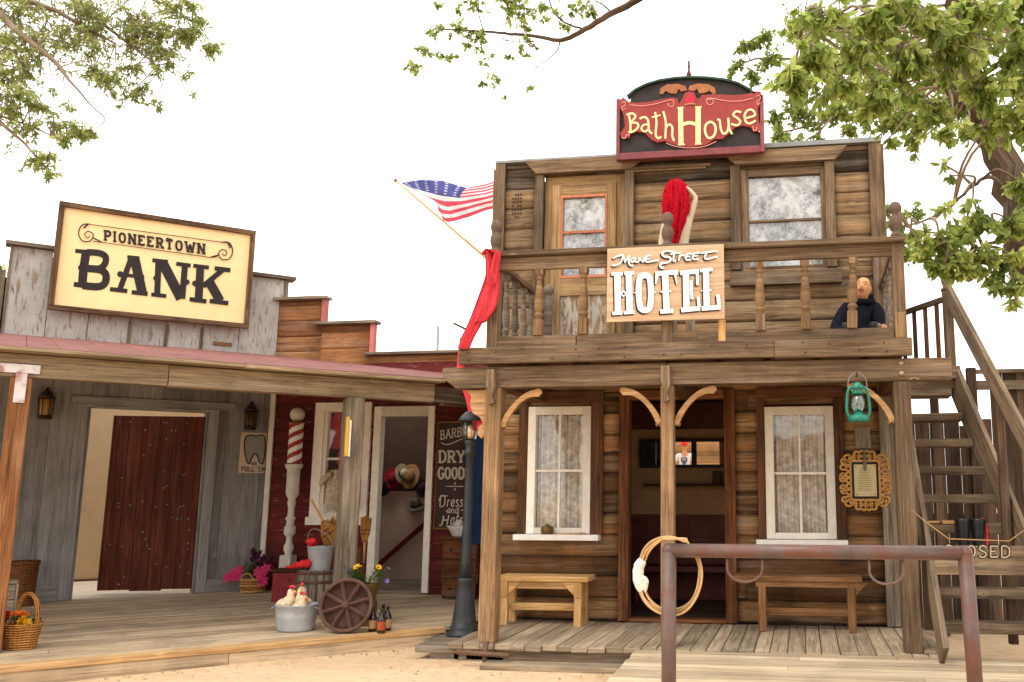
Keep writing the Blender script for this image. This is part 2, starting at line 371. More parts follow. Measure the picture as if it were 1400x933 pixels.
FONT = {
 'A': (.8, [('l', [(0, 0), (.4, 1)]), ('l', [(.4, 1), (.8, 0)]), ('l', [(.17, .35), (.63, .35)])]),
 'B': (.65, [('l', [(.05, 0), (.05, 1)]), ('c', [(.05, 1), (.4, 1), (.57, .87), (.54, .62), (.35, .53), (.05, .53)]), ('c', [(.05, .53), (.4, .52), (.63, .38), (.6, .1), (.38, 0), (.05, 0)])]),
 'C': (.66, [('c', [(.65, .8), (.5, .98), (.25, .98), (.05, .7), (.05, .3), (.25, .02), (.5, .02), (.66, .2)])]),
 'D': (.65, [('l', [(.05, 0), (.05, 1)]), ('c', [(.05, 1), (.35, 1), (.62, .8), (.65, .5), (.62, .2), (.35, 0), (.05, 0)])]),
 'E': (.6, [('l', [(.05, 0), (.05, 1)]), ('l', [(.05, .97), (.6, .97), (.6, .8)]), ('l', [(.05, .52), (.42, .52)]), ('l', [(.05, .03), (.6, .03), (.6, .2)])]),
 'G': (.68, [('c', [(.65, .8), (.5, .98), (.25, .98), (.05, .7), (.05, .3), (.25, .02), (.5, .02), (.66, .2)]), ('l', [(.66, .1), (.66, .45), (.42, .45)])]),
 'H': (.7, [('l', [(.05, 0), (.05, 1)]), ('l', [(.65, 0), (.65, 1)]), ('l', [(.05, .5), (.65, .5)])]),
 'I': (.2, [('l', [(.1, 0), (.1, 1)])]),
 'L': (.58, [('l', [(.05, 0), (.05, 1)]), ('l', [(.05, .03), (.58, .03), (.58, .22)])]),
 'M': (.9, [('l', [(.05, 0), (.05, 1)]), ('l', [(.05, 1), (.45, .3)]), ('l', [(.45, .3), (.85, 1)]), ('l', [(.85, 1), (.85, 0)])]),
 'N': (.72, [('l', [(.05, 0), (.05, 1)]), ('l', [(.05, .99), (.67, .01)]), ('l', [(.67, 0), (.67, 1)])]),
 'O': (.68, [('c', [(.34, 1), (.1, .85), (.03, .5), (.1, .15), (.34, 0), (.58, .15), (.65, .5), (.58, .85), (.34, 1)])]),
 'P': (.6, [('l', [(.05, 0), (.05, 1)]), ('c', [(.05, .98), (.4, .98), (.6, .85), (.58, .6), (.38, .47), (.05, .47)])]),
 'R': (.68, [('l', [(.05, 0), (.05, 1)]), ('c', [(.05, .98), (.4, .98), (.6, .85), (.58, .62), (.38, .5), (.05, .5)]), ('l', [(.3, .5), (.66, 0)])]),
 'S': (.6, [('c', [(.57, .82), (.4, .99), (.15, .96), (.05, .75), (.2, .57), (.45, .45), (.57, .25), (.42, .03), (.15, .01), (.03, .2)])]),
 'T': (.66, [('l', [(.33, 0), (.33, 1)]), ('l', [(.02, .8), (.02, .97), (.64, .97), (.64, .8)])]),
 'U': (.68, [('c', [(.05, 1), (.05, .3), (.2, .02), (.48, .02), (.63, .3), (.63, 1)])]),
 'W': (1.0, [('l', [(.02, 1), (.27, 0)]), ('l', [(.27, 0), (.5, .8)]), ('l', [(.5, .8), (.73, 0)]), ('l', [(.73, 0), (.98, 1)])]),
 'Y': (.7, [('l', [(.35, 0), (.35, .45)]), ('l', [(.35, .45), (0, 1)]), ('l', [(.35, .45), (.7, 1)])]),
 "'": (.12, [('l', [(.1, .99), (.04, .75)])]),
 'a': (.5, [('c', [(.45, .5), (.2, .52), (.04, .28), (.15, .02), (.35, .1), (.45, .48), (.44, .08), (.56, .06)])]),
 'd': (.52, [('c', [(.45, .5), (.2, .52), (.04, .28), (.15, .02), (.35, .1), (.5, 1), (.46, .08), (.56, .06)])]),
 'e': (.45, [('c', [(.04, .22), (.4, .3), (.36, .52), (.12, .46), (.04, .2), (.2, .0), (.45, .12)])]),
 'n': (.5, [('l', [(.04, 0), (.08, .5)]), ('c', [(.08, .35), (.3, .52), (.4, .36), (.4, .04), (.52, .06)])]),
 'r': (.36, [('l', [(.05, 0), (.08, .5)]), ('c', [(.08, .32), (.22, .5), (.36, .46)])]),
 's': (.38, [('c', [(.34, .44), (.18, .53), (.06, .4), (.2, .27), (.34, .14), (.2, 0), (.02, .06)])]),
 't': (.36, [('c', [(.16, .9), (.12, .2), (.2, .01), (.36, .1)]), ('l', [(0, .58), (.34, .62)])]),
}

# ------------------------------------------------------------------ palette
W_LOW = wood('hotel_board_low', c(66, 46, 31), c(124, 93, 61), c(178, 142, 101), vary=.85, stain=.42, knots=.65, warm=c(168, 112, 64), crack=.55)
W_UP = wood('hotel_board_up', c(52, 41, 31), c(100, 81, 60), c(156, 130, 97), vary=1.05, stain=.42, knots=.7, warm=c(156, 116, 74), crack=.55)
W_BEAM = wood('porch_timber', c(70, 55, 41), c(118, 95, 72), c(156, 130, 100), vary=.3, stain=.35, knots=.4, crack=.5)
W_POST = wood('post_timber', c(80, 60, 42), c(134, 103, 71), c(172, 139, 102), vary=.3, stain=.35, knots=.4, crack=.6)
W_DARK = wood('dark_casing', c(48, 30, 20), c(88, 58, 38), c(118, 80, 52), vary=.5, stain=.45, knots=.25, warm=c(126, 74, 38))
W_RED = wood('door_casing_red', c(66, 36, 20), c(120, 72, 40), c(154, 98, 58), vary=.4, stain=.45, knots=.25, crack=.4)
W_DECK = wood('deck_board', c(112, 95, 76), c(166, 146, 119), c(196, 176, 147), vary=.35, stain=.25, knots=.4, crack=.5)
W_RAMP = wood('ramp_board', c(156, 134, 106), c(200, 178, 146), c(220, 200, 170), vary=.4, stain=.15, knots=.4, crack=.5)
W_WALK = wood('walk_board', c(138, 115, 90), c(196, 171, 139), c(218, 196, 164), vary=.3, stain=.3, knots=.45, crack=.5)
W_WEDGE = wood('walk_edge', c(150, 112, 70), c(206, 164, 112), c(226, 190, 140), vary=.25, stain=.2, knots=.35, crack=.4)
W_NEW = wood('bench_pine', c(150, 104, 58), c(206, 160, 100), c(230, 190, 134), vary=.3, stain=.15, knots=.6, crack=.35)
W_OLDB = wood('bench_brown', c(80, 52, 30), c(132, 92, 56), c(168, 124, 80), vary=.3, stain=.25, knots=.4)
W_GREY = wood('grey_timber', c(74, 65, 56), c(130, 116, 99), c(168, 152, 131), vary=.4, stain=.4, knots=.35, crack=.65)
W_FASCIA = wood('fascia_timber', c(92, 76, 58), c(150, 128, 100), c(184, 162, 130), vary=.25, stain=.25, knots=.5, crack=.7)
W_STAIR = wood('stair_timber', c(68, 55, 43), c(118, 98, 77), c(154, 132, 106), vary=.35, stain=.4, knots=.35, crack=.6)
W_FENCE = wood('fence_board', c(44, 33, 26), c(84, 64, 49), c(112, 88, 69), vary=.6, stain=.45, knots=.35)
W_ORANGE = wood('orange_post', c(92, 58, 34), c(150, 98, 58), c(176, 130, 88), vary=.3, stain=.25, knots=.4, crack=.7)
W_BROWN = wood('barber_board', c(96, 62, 38), c(148, 102, 64), c(184, 138, 94), vary=.45, stain=.35, knots=.4, warm=c(152, 96, 52), paint=c(196, 178, 164), peel=.66)
W_DOOR = wood('bank_door_board', c(58, 25, 16), c(88, 41, 26), c(118, 64, 41), vary=.4, stain=.3, knots=.15, gr=24, crack=.35)
W_INT = wood('interior_board', c(40, 24, 16), c(84, 54, 38), c(112, 76, 54), vary=.5, stain=.4, knots=.1)
W_BANK = wood('bank_grey_board', c(112, 109, 105), c(143, 140, 136), c(164, 161, 156), vary=.3, stain=.25, knots=.1, gr=22, crack=.3)
W_WHITE = wood('bank_white_board', c(112, 94, 78), c(158, 144, 128), c(188, 176, 162), vary=.22, stain=.25, knots=.2, paint=c(206, 203, 198), peel=.44)
W_REDCL = wood('red_clapboard', c(80, 46, 38), c(124, 88, 72), c(156, 124, 106), vary=.5, stain=.45, knots=0, paint=c(112, 44, 40), peel=.40)
W_PEEL = wood('peeled_panel', c(96, 74, 52), c(150, 122, 92), c(186, 160, 126), vary=.2, stain=.15, knots=.1, gr=22, paint=c(206, 198, 182), peel=.5)
W_DOORUP = wood('weathered_door', c(92, 70, 46), c(158, 126, 86), c(190, 160, 116), vary=.25, stain=.25, knots=.2, gr=26)
W_BRACK = wood('bracket_wood', c(126, 90, 56), c(176, 134, 90), c(204, 166, 120), vary=.3, stain=.2, knots=.1)
W_SIGN = wood('hotel_sign_board', c(176, 138, 106), c(204, 170, 137), c(222, 192, 160), vary=.12, stain=.1, knots=.25, crack=.15)
W_PLANK2 = wood('street_wall_board', c(120, 84, 50), c(176, 132, 86), c(206, 164, 112), vary=.5, stain=.2, knots=.2)
P_WHITE = plain('white_paint', c(226, 218, 204), .55, .22, 9, rust=None)
P_CREAM = plain('cream_paint', c(242, 234, 220), .55, .16, 9)
P_SILL = plain('sill_paint', c(240, 236, 230), .5, .15, 8)
P_PINK = plain('pink_trim', c(196, 112, 104), .6, .25, 8)
P_ROOF = plain('roof_red', c(142, 92, 85), .85, .4, 4, bump=.5)
P_CREAMSIGN = plain('sign_cream', c(243, 214, 158), .6, .10, 3)
P_BLACK = plain('black_paint', c(38, 30, 30), .6, .3, 30)
P_SIGNBLK = plain('sign_black', c(44, 36, 36), .6, .3, 12)
P_SIGNRED = plain('sign_red', c(152, 58, 54), .55, .22, 8)
P_MAUVE = plain('sign_mauve', c(138, 72, 76), .6, .3, 10)
P_LETTER = plain('letter_cream', c(246, 220, 160), .6, .1, 10)
P_LWHITE = plain('letter_white', c(246, 242, 236), .6, .06, 20)
P_PALEP = plain('scroll_pink', c(226, 150, 140), .6, .15, 20)
P_GOLD = plain('gold_paint', c(166, 104, 60), .5, .35, 20)
P_GREEN = plain('lantern_green', c(16, 122, 100), .35, .25, 20, spec=.5)
P_DKGREEN = plain('green_edge', c(36, 62, 50), .5, .2, 20)
P_LAMP = plain('lamp_iron', c(46, 49, 52), .5, .35, 16, spec=.4)
P_PIPE = plain('rusty_pipe', c(104, 82, 74), .45, .45, 6, spec=.5, rust=c(104, 60, 44), bump=.4)
P_RUST = plain('rusty_wheel', c(98, 68, 58), .8, .45, 12, rust=c(78, 52, 42))
P_GALV = plain('galvanised', c(178, 182, 186), .42, .25, 10, spec=.5, metal=.25)
P_ENAMEL = plain('enamel', c(226, 226, 224), .3, .15, 8, spec=.5)
P_BRASS = plain('brass', c(122, 96, 52), .45, .45, 14, metal=.5)
P_STEEL = plain('steel_cap', c(150, 152, 150), .5, .25, 6, metal=.3)
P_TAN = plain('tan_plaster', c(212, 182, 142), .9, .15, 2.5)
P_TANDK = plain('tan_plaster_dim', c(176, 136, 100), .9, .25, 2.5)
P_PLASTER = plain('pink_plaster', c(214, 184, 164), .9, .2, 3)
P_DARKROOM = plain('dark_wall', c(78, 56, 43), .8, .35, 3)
P_FLOOR = plain('pale_floor', c(214, 202, 182), .8, .2, 4)
P_TOOTH = plain('tooth_grey', c(150, 146, 140), .6, .2, 10)
P_TOOTHBG = plain('tooth_board', c(214, 190, 166), .6, .12, 10)
P_DRY = plain('barber_board_brown', c(70, 44, 34), .6, .3, 10)
P_CHALK = plain('sign_chalk', c(214, 200, 186), .6, .2, 40)
P_REDBOX = plain('red_box', c(142, 34, 36), .5, .3, 10, rust=c(100, 60, 50))
P_POLERED = plain('pole_red', c(170, 50, 46), .45, .2, 10)
P_YELLOW = plain('yellow_strip', c(226, 178, 56), .5, .15, 10)
P_SKIN = plain('skin_tan', c(222, 160, 112), .5, .12, 20, bump=.05)
P_LIP = plain('lips', c(160, 80, 78), .5, .1, 20)
P_HAIR = plain('dark_hair', c(40, 30, 24), .7, .3, 60)
P_MANN = plain('mannequin_skin', c(226, 206, 176), .45, .12, 10)
P_BOTTLE = plain('brown_bottle', c(34, 16, 10), .12, .2, 10, spec=.7)
P_LABEL = plain('bottle_label', c(176, 140, 92), .7, .3, 60)
P_LABELR = plain('bottle_label_red', c(176, 76, 44), .7, .5, 90)
P_BOOT = plain('boot_leather', c(26, 24, 26), .4, .3, 14, spec=.5)
P_PAPER = plain('notice_paper', c(220, 206, 160), .8, .12, 14)
P_INK = plain('notice_ink', c(140, 120, 84), .8, .2, 30)
P_FRET = plain('fret_gold', c(204, 152, 86), .5, .3, 16)
P_TAPE = plain('white_tape', c(238, 226, 208), .8, .15, 40, bump=.6)
P_ROPE = wood('rope_fibre', c(150, 112, 70), c(206, 164, 112), c(226, 190, 144), vary=.4, stain=.15, knots=0, gr=60, crack=.2)
P_CANDLE = plain('candle_bulb', c(236, 196, 120), .4, .1, 10)
P_STRAW = wood('broom_straw', c(120, 74, 28), c(180, 122, 56), c(206, 156, 84), vary=.5, stain=.2, knots=0, gr=80, crack=.4)
P_EARTH = plain('dark_earth', c(60, 44, 34), .95, .4, 30)
P_TIN = plain('old_lantern', c(46, 36, 28), .5, .4, 20, spec=.4)
P_AMBER = plain('amber_glass', c(190, 140, 74), .3, .2, 10)
C_RED = cloth('red_cloth', c(232, 78, 88), .15, .25)
C_WIG = cloth('red_veil', c(214, 24, 46), .5, .2, 40, 120)
C_PINK = cloth('pink_dress', c(224, 110, 116), .3, .2)
C_BLUE = cloth('blue_dress', c(28, 44, 70), .5, .1, 6)
C_NAVY = cloth('navy_jacket', c(30, 33, 42), .6, .05, 16)
C_JEANS = cloth('blue_jeans', c(52, 64, 88), .3, .05)
C_TSHIRT = cloth('white_shirt', c(236, 234, 236), .12, .1)
C_CREAMC = cloth('cream_cloth', c(226, 210, 180), .3, .25)
C_PLUSH = cloth('cream_plush', c(240, 222, 188), .3, .15, 30, 150)
C_HATTAN = cloth('tan_felt', c(160, 124, 84), .2, 0)
C_HATGREY = cloth('grey_felt', c(112, 100, 86), .2, 0)
C_HATRED = cloth('red_felt', c(150, 36, 44), .2, 0)
C_HATDARK = cloth('dark_felt', c(54, 40, 44), .2, 0)
C_FLAGW = cloth('flag_white', c(240, 236, 236), .1, .45, 5)
C_FLAGR = cloth('flag_red', c(222, 92, 110), .15, .45, 5)
C_FLAGB = cloth('flag_blue', c(92, 98, 166), .3, .4, 8)
LACE = lacemat('lace_curtain', c(252, 247, 238), c(204, 192, 178), 18, .50)
LACE2 = lacemat('lace_upper_tree_refl', c(240, 240, 240), c(206, 206, 204), 14, .46, tree_refl=c(92, 90, 82))  # upper lace carries a painted tree reflection
GLASS = glassmat('window_glass', .07)
GLASSD = glassmat('door_glass', .10)
def petal(name, a): return leafmat(name, a, a, tuple(min(1, x*1.25) for x in a[:3])+(1,), .25)
F_PINK = petal('pink_petal', c(226, 62, 128)); F_PURPLE = petal('purple_petal', c(92, 28, 74)); F_YEL = petal('yellow_petal', c(240, 186, 30))
F_RED = petal('red_petal', c(176, 20, 28)); F_ORG = petal('orange_petal', c(236, 120, 20)); F_LILAC = petal('lilac_petal', c(150, 120, 190))
L_GREEN = leafmat('stem_leaf', c(40, 62, 22), c(78, 104, 40), c(120, 136, 60))
WICK = wicker('wicker_tan', c(120, 66, 24), c(214, 150, 78)); WICKB = wicker('wicker_brown', c(84, 48, 24), c(164, 108, 58))

# ------------------------------------------------------------------ light, sky, camera
w = bpy.data.worlds.new('World'); sc.world = w; w.use_nodes = True
nt = w.node_tree; nt.nodes.clear()
wo = nt.nodes.new('ShaderNodeOutputWorld'); bg = nt.nodes.new('ShaderNodeBackground')
sky = nt.nodes.new('ShaderNodeTexSky'); sky.sky_type = 'NISHITA'; sky.sun_disc = False
SUN = V((-.42, -.62, 1.05)).normalized()
sky.sun_elevation = math.asin(SUN.z); sky.sun_rotation = math.atan2(SUN.x, SUN.y)
sky.dust_density = 6.0; sky.air_density = 1.0; sky.ozone_density = 1.0
mx = nt.nodes.new('ShaderNodeMix'); mx.data_type = 'RGBA'; mx.inputs[0].default_value = .86   # bright even haze over the blue
mx.inputs[7].default_value = (11.6, 11.3, 10.9, 1)
nt.links.new(sky.outputs[0], mx.inputs[6]); nt.links.new(mx.outputs[2], bg.inputs[0]); bg.inputs[1].default_value = .205
nt.links.new(bg.outputs[0], wo.inputs[0])
sl = bpy.data.lights.new('sun', 'SUN'); sl.energy = .9; sl.angle = math.radians(20); sl.color = (1, .955, .89)
so = bpy.data.objects.new('sun', sl); COL.objects.link(so); so.rotation_euler = (-SUN).to_track_quat('-Z', 'Y').to_euler(); so.location = (0, 0, 20)
cam = bpy.data.cameras.new('camera'); co = bpy.data.objects.new('camera', cam); COL.objects.link(co); sc.camera = co
cam.sensor_width = 36; cam.lens = F_/1400*36; cam.shift_x = (700-CX_)/1400; cam.clip_end = 1000; cam.clip_start = .05
co.location = EYE; co.rotation_euler = (PI/2+PITCH, 0, YAW)
sc.view_settings.view_transform = 'Standard'; sc.view_settings.look = 'None'; sc.view_settings.exposure = 0
sc.render.resolution_x = 1024; sc.render.resolution_y = 682

# ------------------------------------------------------------------ ground
def sandmat():
    t = NT('sand')
    n1 = t.noise(t.pos(), .9, 6, .6, .5); n2 = t.noise(t.pos(), 9, 6, .7, .3); n3 = t.noise(t.pos(), 90, 3, .7)
    cc = t.ramp(t.math('ADD', t.math('MULTIPLY', n1, .5), t.math('MULTIPLY', n2, .5)), [(.32, c(194, 162, 126)), (.5, c(218, 188, 150)), (.68, c(230, 203, 168))])
    cc = t.mix(1.0, cc, t.ramp(n3, [(.3, .87), (.6, 1.03)]), 'MULTIPLY')
    g = t.ramp(t.noise(t.pos(), 42, 4, .8), [(.25, .55), (.33, 1.0)])
    cc = t.mix(1.0, cc, g, 'MULTIPLY')
    h = t.math('ADD', t.math('ADD', t.math('MULTIPLY', n2, .6), t.math('MULTIPLY', n3, .25)), t.math('MULTIPLY', n1, .5))
    return t.finish(cc, .95, t.bump(h, .8, .03), .1)
SAND = sandmat()
m = MB()
def gz(x, y):
    return GZ+.012*math.sin(x*1.7+y*.6)*math.sin(y*1.3-x*.4) if (abs(x) < 12 and -6 < y < 9) else GZ
m.sheet(lambda u, v: V(((u-.5)*36-2, -6+v*20, 0)) + V((0, 0, GZ+.010*math.sin((u*36)*1.7)*math.sin(v*20*1.3+u*9)*min(1, 8*u*(1-u), 8*v*(1-v)))), 120, 70)
for (x0, x1, y0, y1) in ((-150, 150, 14, 250), (-150, 150, -200, -6), (-150, -20, -6, 14), (16, 150, -6, 14)):
    b = m.add([(x0, y0, GZ), (x1, y0, GZ), (x1, y1, GZ), (x0, y1, GZ)]); m.face([b, b+1, b+2, b+3])
structure(m.build('ground', SAND))
pebs = MB(); rp = random.Random(4)
for k in range(260):
    x = rp.uniform(-7, 0); y = rp.uniform(5.2, 8.2)
    q = MBI @ V((x, y, 0))
    if q.y > -.03 or (x > -1.45): continue
    near = rp.random() < .5
    if near: q.y = -abs(rp.gauss(0, .10))-.03; p = MBANK @ q; x, y = p.x, p.y
    r = rp.uniform(.004, .013); pebs.ball((x, y, GZ+r*.3), r, 6, rp.random(), sz=.6)
o = pebs.build('gravel', plain('pebble', c(176, 146, 110), .9, .4, 30)); o['kind'] = 'stuff'

lit = MB()
for k in range(420):
    q = V((rp.uniform(-.6, 3.6), -abs(rp.gauss(0, .35))-.02, 0)) if k < 200 else None
    p = MBANK @ q if q else V((rp.uniform(-3.4, -1.3), 7.75-abs(rp.gauss(0, .5)), 0))
    if q is None and p.x > -1.42-.0: continue
    a = rp.uniform(0, 2*PI); d = V((math.cos(a), math.sin(a), rp.uniform(-.05, .15))); L_ = rp.uniform(.012, .05); n_ = V((-d.y, d.x, 0))*rp.uniform(.002, .008)
    b_ = V((p.x, p.y, GZ+.016)); i0 = lit.add([b_-n_*.3, b_+d*L_*.5-n_, b_+d*L_, b_+d*L_*.5+n_]); lit.face([i0, i0+1, i0+2, i0+3], None, rp.random())
o = lit.build('leaf_litter', leafmat('litter', c(92, 70, 46), c(150, 122, 84), c(196, 170, 124), .1)); o['kind'] = 'stuff'

# ================================================================== THE HOTEL
XL, XR, YW, YP, DZ = -3.25, .90, 9.30, 7.80, .25
H = thing('hotel_building', 'two storey brown timber hotel with porch, balcony and open ground floor doorway', 'building', (XL, YW, GZ))
RS = random.Random(11)
def siding(mb, x0, x1, z0, z1, h, openings, bulge=.011, y=YW, gap=.0045, lap=False, joint=.5, pt=lambda x, yy, z: V((x, yy, z))):
    z = z0; row = 0
    while z < z1-.01:
        za, zb = z, min(z1, z+h*RS.uniform(.93, 1.07)); z = zb
        if z1-z < .05: zb = z = z1
        cuts = sorted({za, zb} | {q for o in openings for q in (o[2], o[3]) if za+.004 < q < zb-.004})
        tint = RS.random(); sh = RS.random()*40
        jx = x0+(x1-x0)*RS.uniform(.25, .75) if RS.random() < joint else None
        for ca, cb in zip(cuts[:-1], cuts[1:]):
            mid = (ca+cb)/2; free = [(x0, x1)]
            for o in openings:
                if o[2] < mid < o[3]:
                    nf = []
                    for a, b in free:
                        if o[1] <= a or o[0] >= b: nf.append((a, b))
                        else:
                            if o[0] > a: nf.append((a, o[0]))
                            if o[1] < b: nf.append((o[1], b))
                    free = nf
            if jx: free = [s_ for a, b in free for s_ in (((a, jx-.001), (jx+.001, b)) if a+.1 < jx < b-.1 else ((a, b),))]
            for a, b in free:
                if b-a < .01: continue
                tt = min(1, max(0, tint+RS.uniform(-.12, .12))); ex = RS.uniform(0, .005)
                N_ = 7; bo = len(mb.v); prof = []
                for i in range(N_+1):
                    zz = ca+(cb-ca)*i/N_; fr = (zz-za)/(zb-za)
                    if lap: yy = y-.016*(1-fr)-.003
                    else: yy = y-bulge*(1-(2*fr-1)**4)**1.0-ex
                    if ca == za and i == 0: zz += gap/2
                    if cb == zb and i == N_: zz -= gap/2
                    prof.append((yy, zz))
                prof = [(y+.02, prof[0][1])]+prof+[(y+.02, prof[-1][1])]
                mb.add([pt(a, p[0], p[1]) for p in prof]+[pt(b, p[0], p[1]) for p in prof]); n = len(prof)
                off = sh+(7 if (jx and a > jx-.01) else 0)
                for i in range(n-1):
                    v0, v1 = sh*.7+prof[i][1], sh*.7+prof[i+1][1]
                    fr = ((prof[i][1]+prof[i+1][1])/2-za)/(zb-za); e_ = .05-.38*abs(2*fr-1)**5 if bulge > .01 else 0
                    mb.face([bo+i, bo+n+i, bo+n+i+1, bo+i+1], [(a+off, v0), (b+off, v0), (b+off, v1), (a+off, v1)], min(1.1, max(-.15, tt+e_)), 0 < i < n-2 and not lap)
                mb.face([bo+i for i in range(n)], [(off, p[1]) for p in prof], tt)
                mb.face([bo+n+i for i in range(n)][::-1], [(off, p[1]) for p in prof][::-1], tt)
        row += 1
OPL = [(-2.84, -2.10, 1.06, 2.42), (-1.80, -.70, .25, 2.51), (-.38, .36, 1.06, 2.40)]
m = MB(); siding(m, XL+.1, XR-.08, .27, 2.72, .205, OPL)
m.build('lower_wall', W_LOW, H, True)
OPU = [(-2.72, -1.78, 2.80, 4.94), (-.56, .32, 3.80, 4.90)]
m = MB(); siding(m, XL+.1, XR-.1, 2.80, 5.10, .225, OPU)
m.build('upper_wall', W_UP, H, True)
# backing shell: sides, rear, roof
m = MB()
for xx in (XL+.02, XR-.06): 
    for k in range(11):
        z0 = .2+k*.44; m.box(xx, xx+.04, YW+.03, 12.6, z0, z0+.436, 'y')
for k in range(11): m.box(XL+.02, XR-.02, 12.6, 12.64, .2+k*.44, .636+k*.44, 'x')
m.box(XL+.02, XR-.02, YW+.03, 12.64, 4.86, 4.9, 'y'); m.box(XL+.07, XR-.07, YW+.05, 12.55, 2.62, 2.70, 'y')
m.build('side_wall', W_FENCE, H, True)
def part(name, mat, root, *boxes, bev=.005, label=None, **kw):
    mb = MB()
    for b_ in boxes: mb.box(*b_, **kw)
    return mb.build(name, mat, root, True, bev, label=label)
for q in ((XL-.005, XL+.11, YW-.045, YW+.06, 2.81, 5.11, 'z'), (XR-.125, XR+.005, YW-.045, YW+.06, 2.81, 5.11, 'z'), (XL-.03, XL-.006, YW-.03, YW+.12, 2.81, 5.05, 'z'), (XR+.006, XR+.03, YW-.02, YW+.16, 2.81, 5.1, 'z')): part('corner_board', W_BEAM, H, q)
for q in ((.775, .905, YW-.05, YW+.08, .26, 2.70, 'z'), (XL-.01, XL+.11, YW-.05, YW+.08, .26, 2.70, 'z')): part('corner_board', W_GREY, H, q)
part('leak_backing', W_FENCE, H, (XL+.07, -2.84, YW+.028, YW+.036, .2, 2.7, 'x'), (-2.10, -1.80, YW+.028, YW+.036, .2, 2.7, 'x'), (-.70, -.38, YW+.028, YW+.036, .2, 2.7, 'x'), (.36, XR-.07, YW+.028, YW+.036, .2, 2.7, 'x'), (-1.80, -.70, YW+.028, YW+.036, 2.53, 2.7, 'x'), (-2.84, -2.10, YW+.028, YW+.036, .2, 1.06, 'x'), (-.38, .36, YW+.028, YW+.036, .2, 1.06, 'x'), bev=0)  # added dark sheets, block daylight showing between the boards
part('roof_cap', P_STEEL, H, (XL-.01, -1.9, YW-.05, YW+.10, 5.112, 5.145, 'x')); part('roof_cap', P_STEEL, H, (-.3, XR+.01, YW-.06, YW+.12, 5.112, 5.165, 'x'))
# head trims
MXZ = lambda y: Matrix(((1, 0, 0, 0), (0, 0, -1, y), (0, 1, 0, 0), (0, 0, 0, 1)))     # xy of a prism -> world xz, pushed towards -Y
m = MB()
m.prism([(-2.92, 5.11), (-1.58, 5.11), (-1.72, 4.955), (-2.78, 4.955)], .02, .085, MXZ(YW))
m.build('head_trim', W_BEAM, H, True, .006); m = MB()
m.prism([(-.74, 5.085), (.56, 5.085), (.43, 4.935), (-.60, 4.935)], .02, .085, MXZ(YW))
m.build('head_trim', W_BEAM, H, True, .006); m = MB()
m.box(-1.75, -.87, YW-.05, YW-.02, 4.955, 4.985, 'x'); m.box(-1.72, -.92, YW-.04, YW-.02, 4.93, 4.953, 'x')
m.build('head_trim', W_BEAM, H, True, .006)
W_CAS = wood('upper_casing', c(60, 48, 37), c(104, 86, 66), c(142, 120, 94), vary=.4, stain=.35, knots=.2, crack=.6)
for a, b in ((-2.80, -2.70), (-1.80, -1.70)): part('casing', W_CAS, H, (a, b, YW-.06, YW, 2.80, 4.953, 'z'))
for a, b in ((-.66, -.56), (.32, .42)): part('casing', W_CAS, H, (a, b, YW-.06, YW, 3.80, 4.933, 'z'))
part('window_sill', W_CAS, H, (-.68, .46, YW-.075, YW, 3.63, 3.78, 'x'))
# balcony door
m = MB()
gx0, gx1, g0, g1 = -2.51, -2.00, 3.79, 4.72
m.box(-2.70, -2.61, YW+.02, YW+.08, 2.80, 4.95, 'z'); m.box(-1.90, -1.80, YW+.02, YW+.08, 2.80, 4.95, 'z')
m.box(-2.61, -1.90, YW+.02, YW+.08, 4.84, 4.95, 'x')
m.box(-2.61, gx0, YW, YW+.06, 2.82, 4.84, 'z'); m.box(gx1, -1.90, YW, YW+.06, 2.82, 4.84, 'z')
m.box(gx0, gx1, YW, YW+.06, g1, 4.84, 'x'); m.box(gx0, gx1, YW, YW+.06, 3.60, g0, 'x'); m.box(gx0, gx1, YW, YW+.06, 2.82, 2.95, 'x')
D = m.build('balcony_door', W_DOORUP, H, True, .004)
m = MB(); m.box(gx0, gx1, YW+.02, YW+.04, 2.95, 3.60, 'z', t=.6); m.build('door_panel', W_PEEL, D, True)
m = MB()
for z in (g1-.03, 4.285, g0): m.box(gx0, gx1, YW-.008, YW+.018, z, z+.028, 'x')
m.box(gx0, gx0+.022, YW-.006, YW+.018, g0+.028, g1-.03, 'z'); m.box(gx1-.022, gx1, YW-.006, YW+.018, g0+.028, g1-.03, 'z')
m.build('glazing_bar', plain('pinkish_bar', c(190, 118, 84), .6, .3, 20), D, True)
def curtain(mb, x0, x1, z0, z1, y, amp=.02, folds=7, t=.5, sh=0.0):
    mb.sheet(lambda u, v: V((x0+(x1-x0)*u, y+amp*math.sin(u*folds*2*PI+sh+.6*math.sin(v*3)), z0+(z1-z0)*v)), 60, 6, t, True, 0, (abs(x1-x0), z1-z0))
def pane(mb, x0, x1, z0, z1, y):
    b = mb.add([(x0, y, z0), (x1, y, z0), (x1, y, z1), (x0, y, z1)]); mb.face([b, b+1, b+2, b+3])
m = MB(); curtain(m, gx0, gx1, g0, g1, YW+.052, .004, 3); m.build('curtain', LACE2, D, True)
m = MB(); pane(m, gx0, gx1, g0, g1, YW+.03); m.build('pane', GLASSD, D, True)
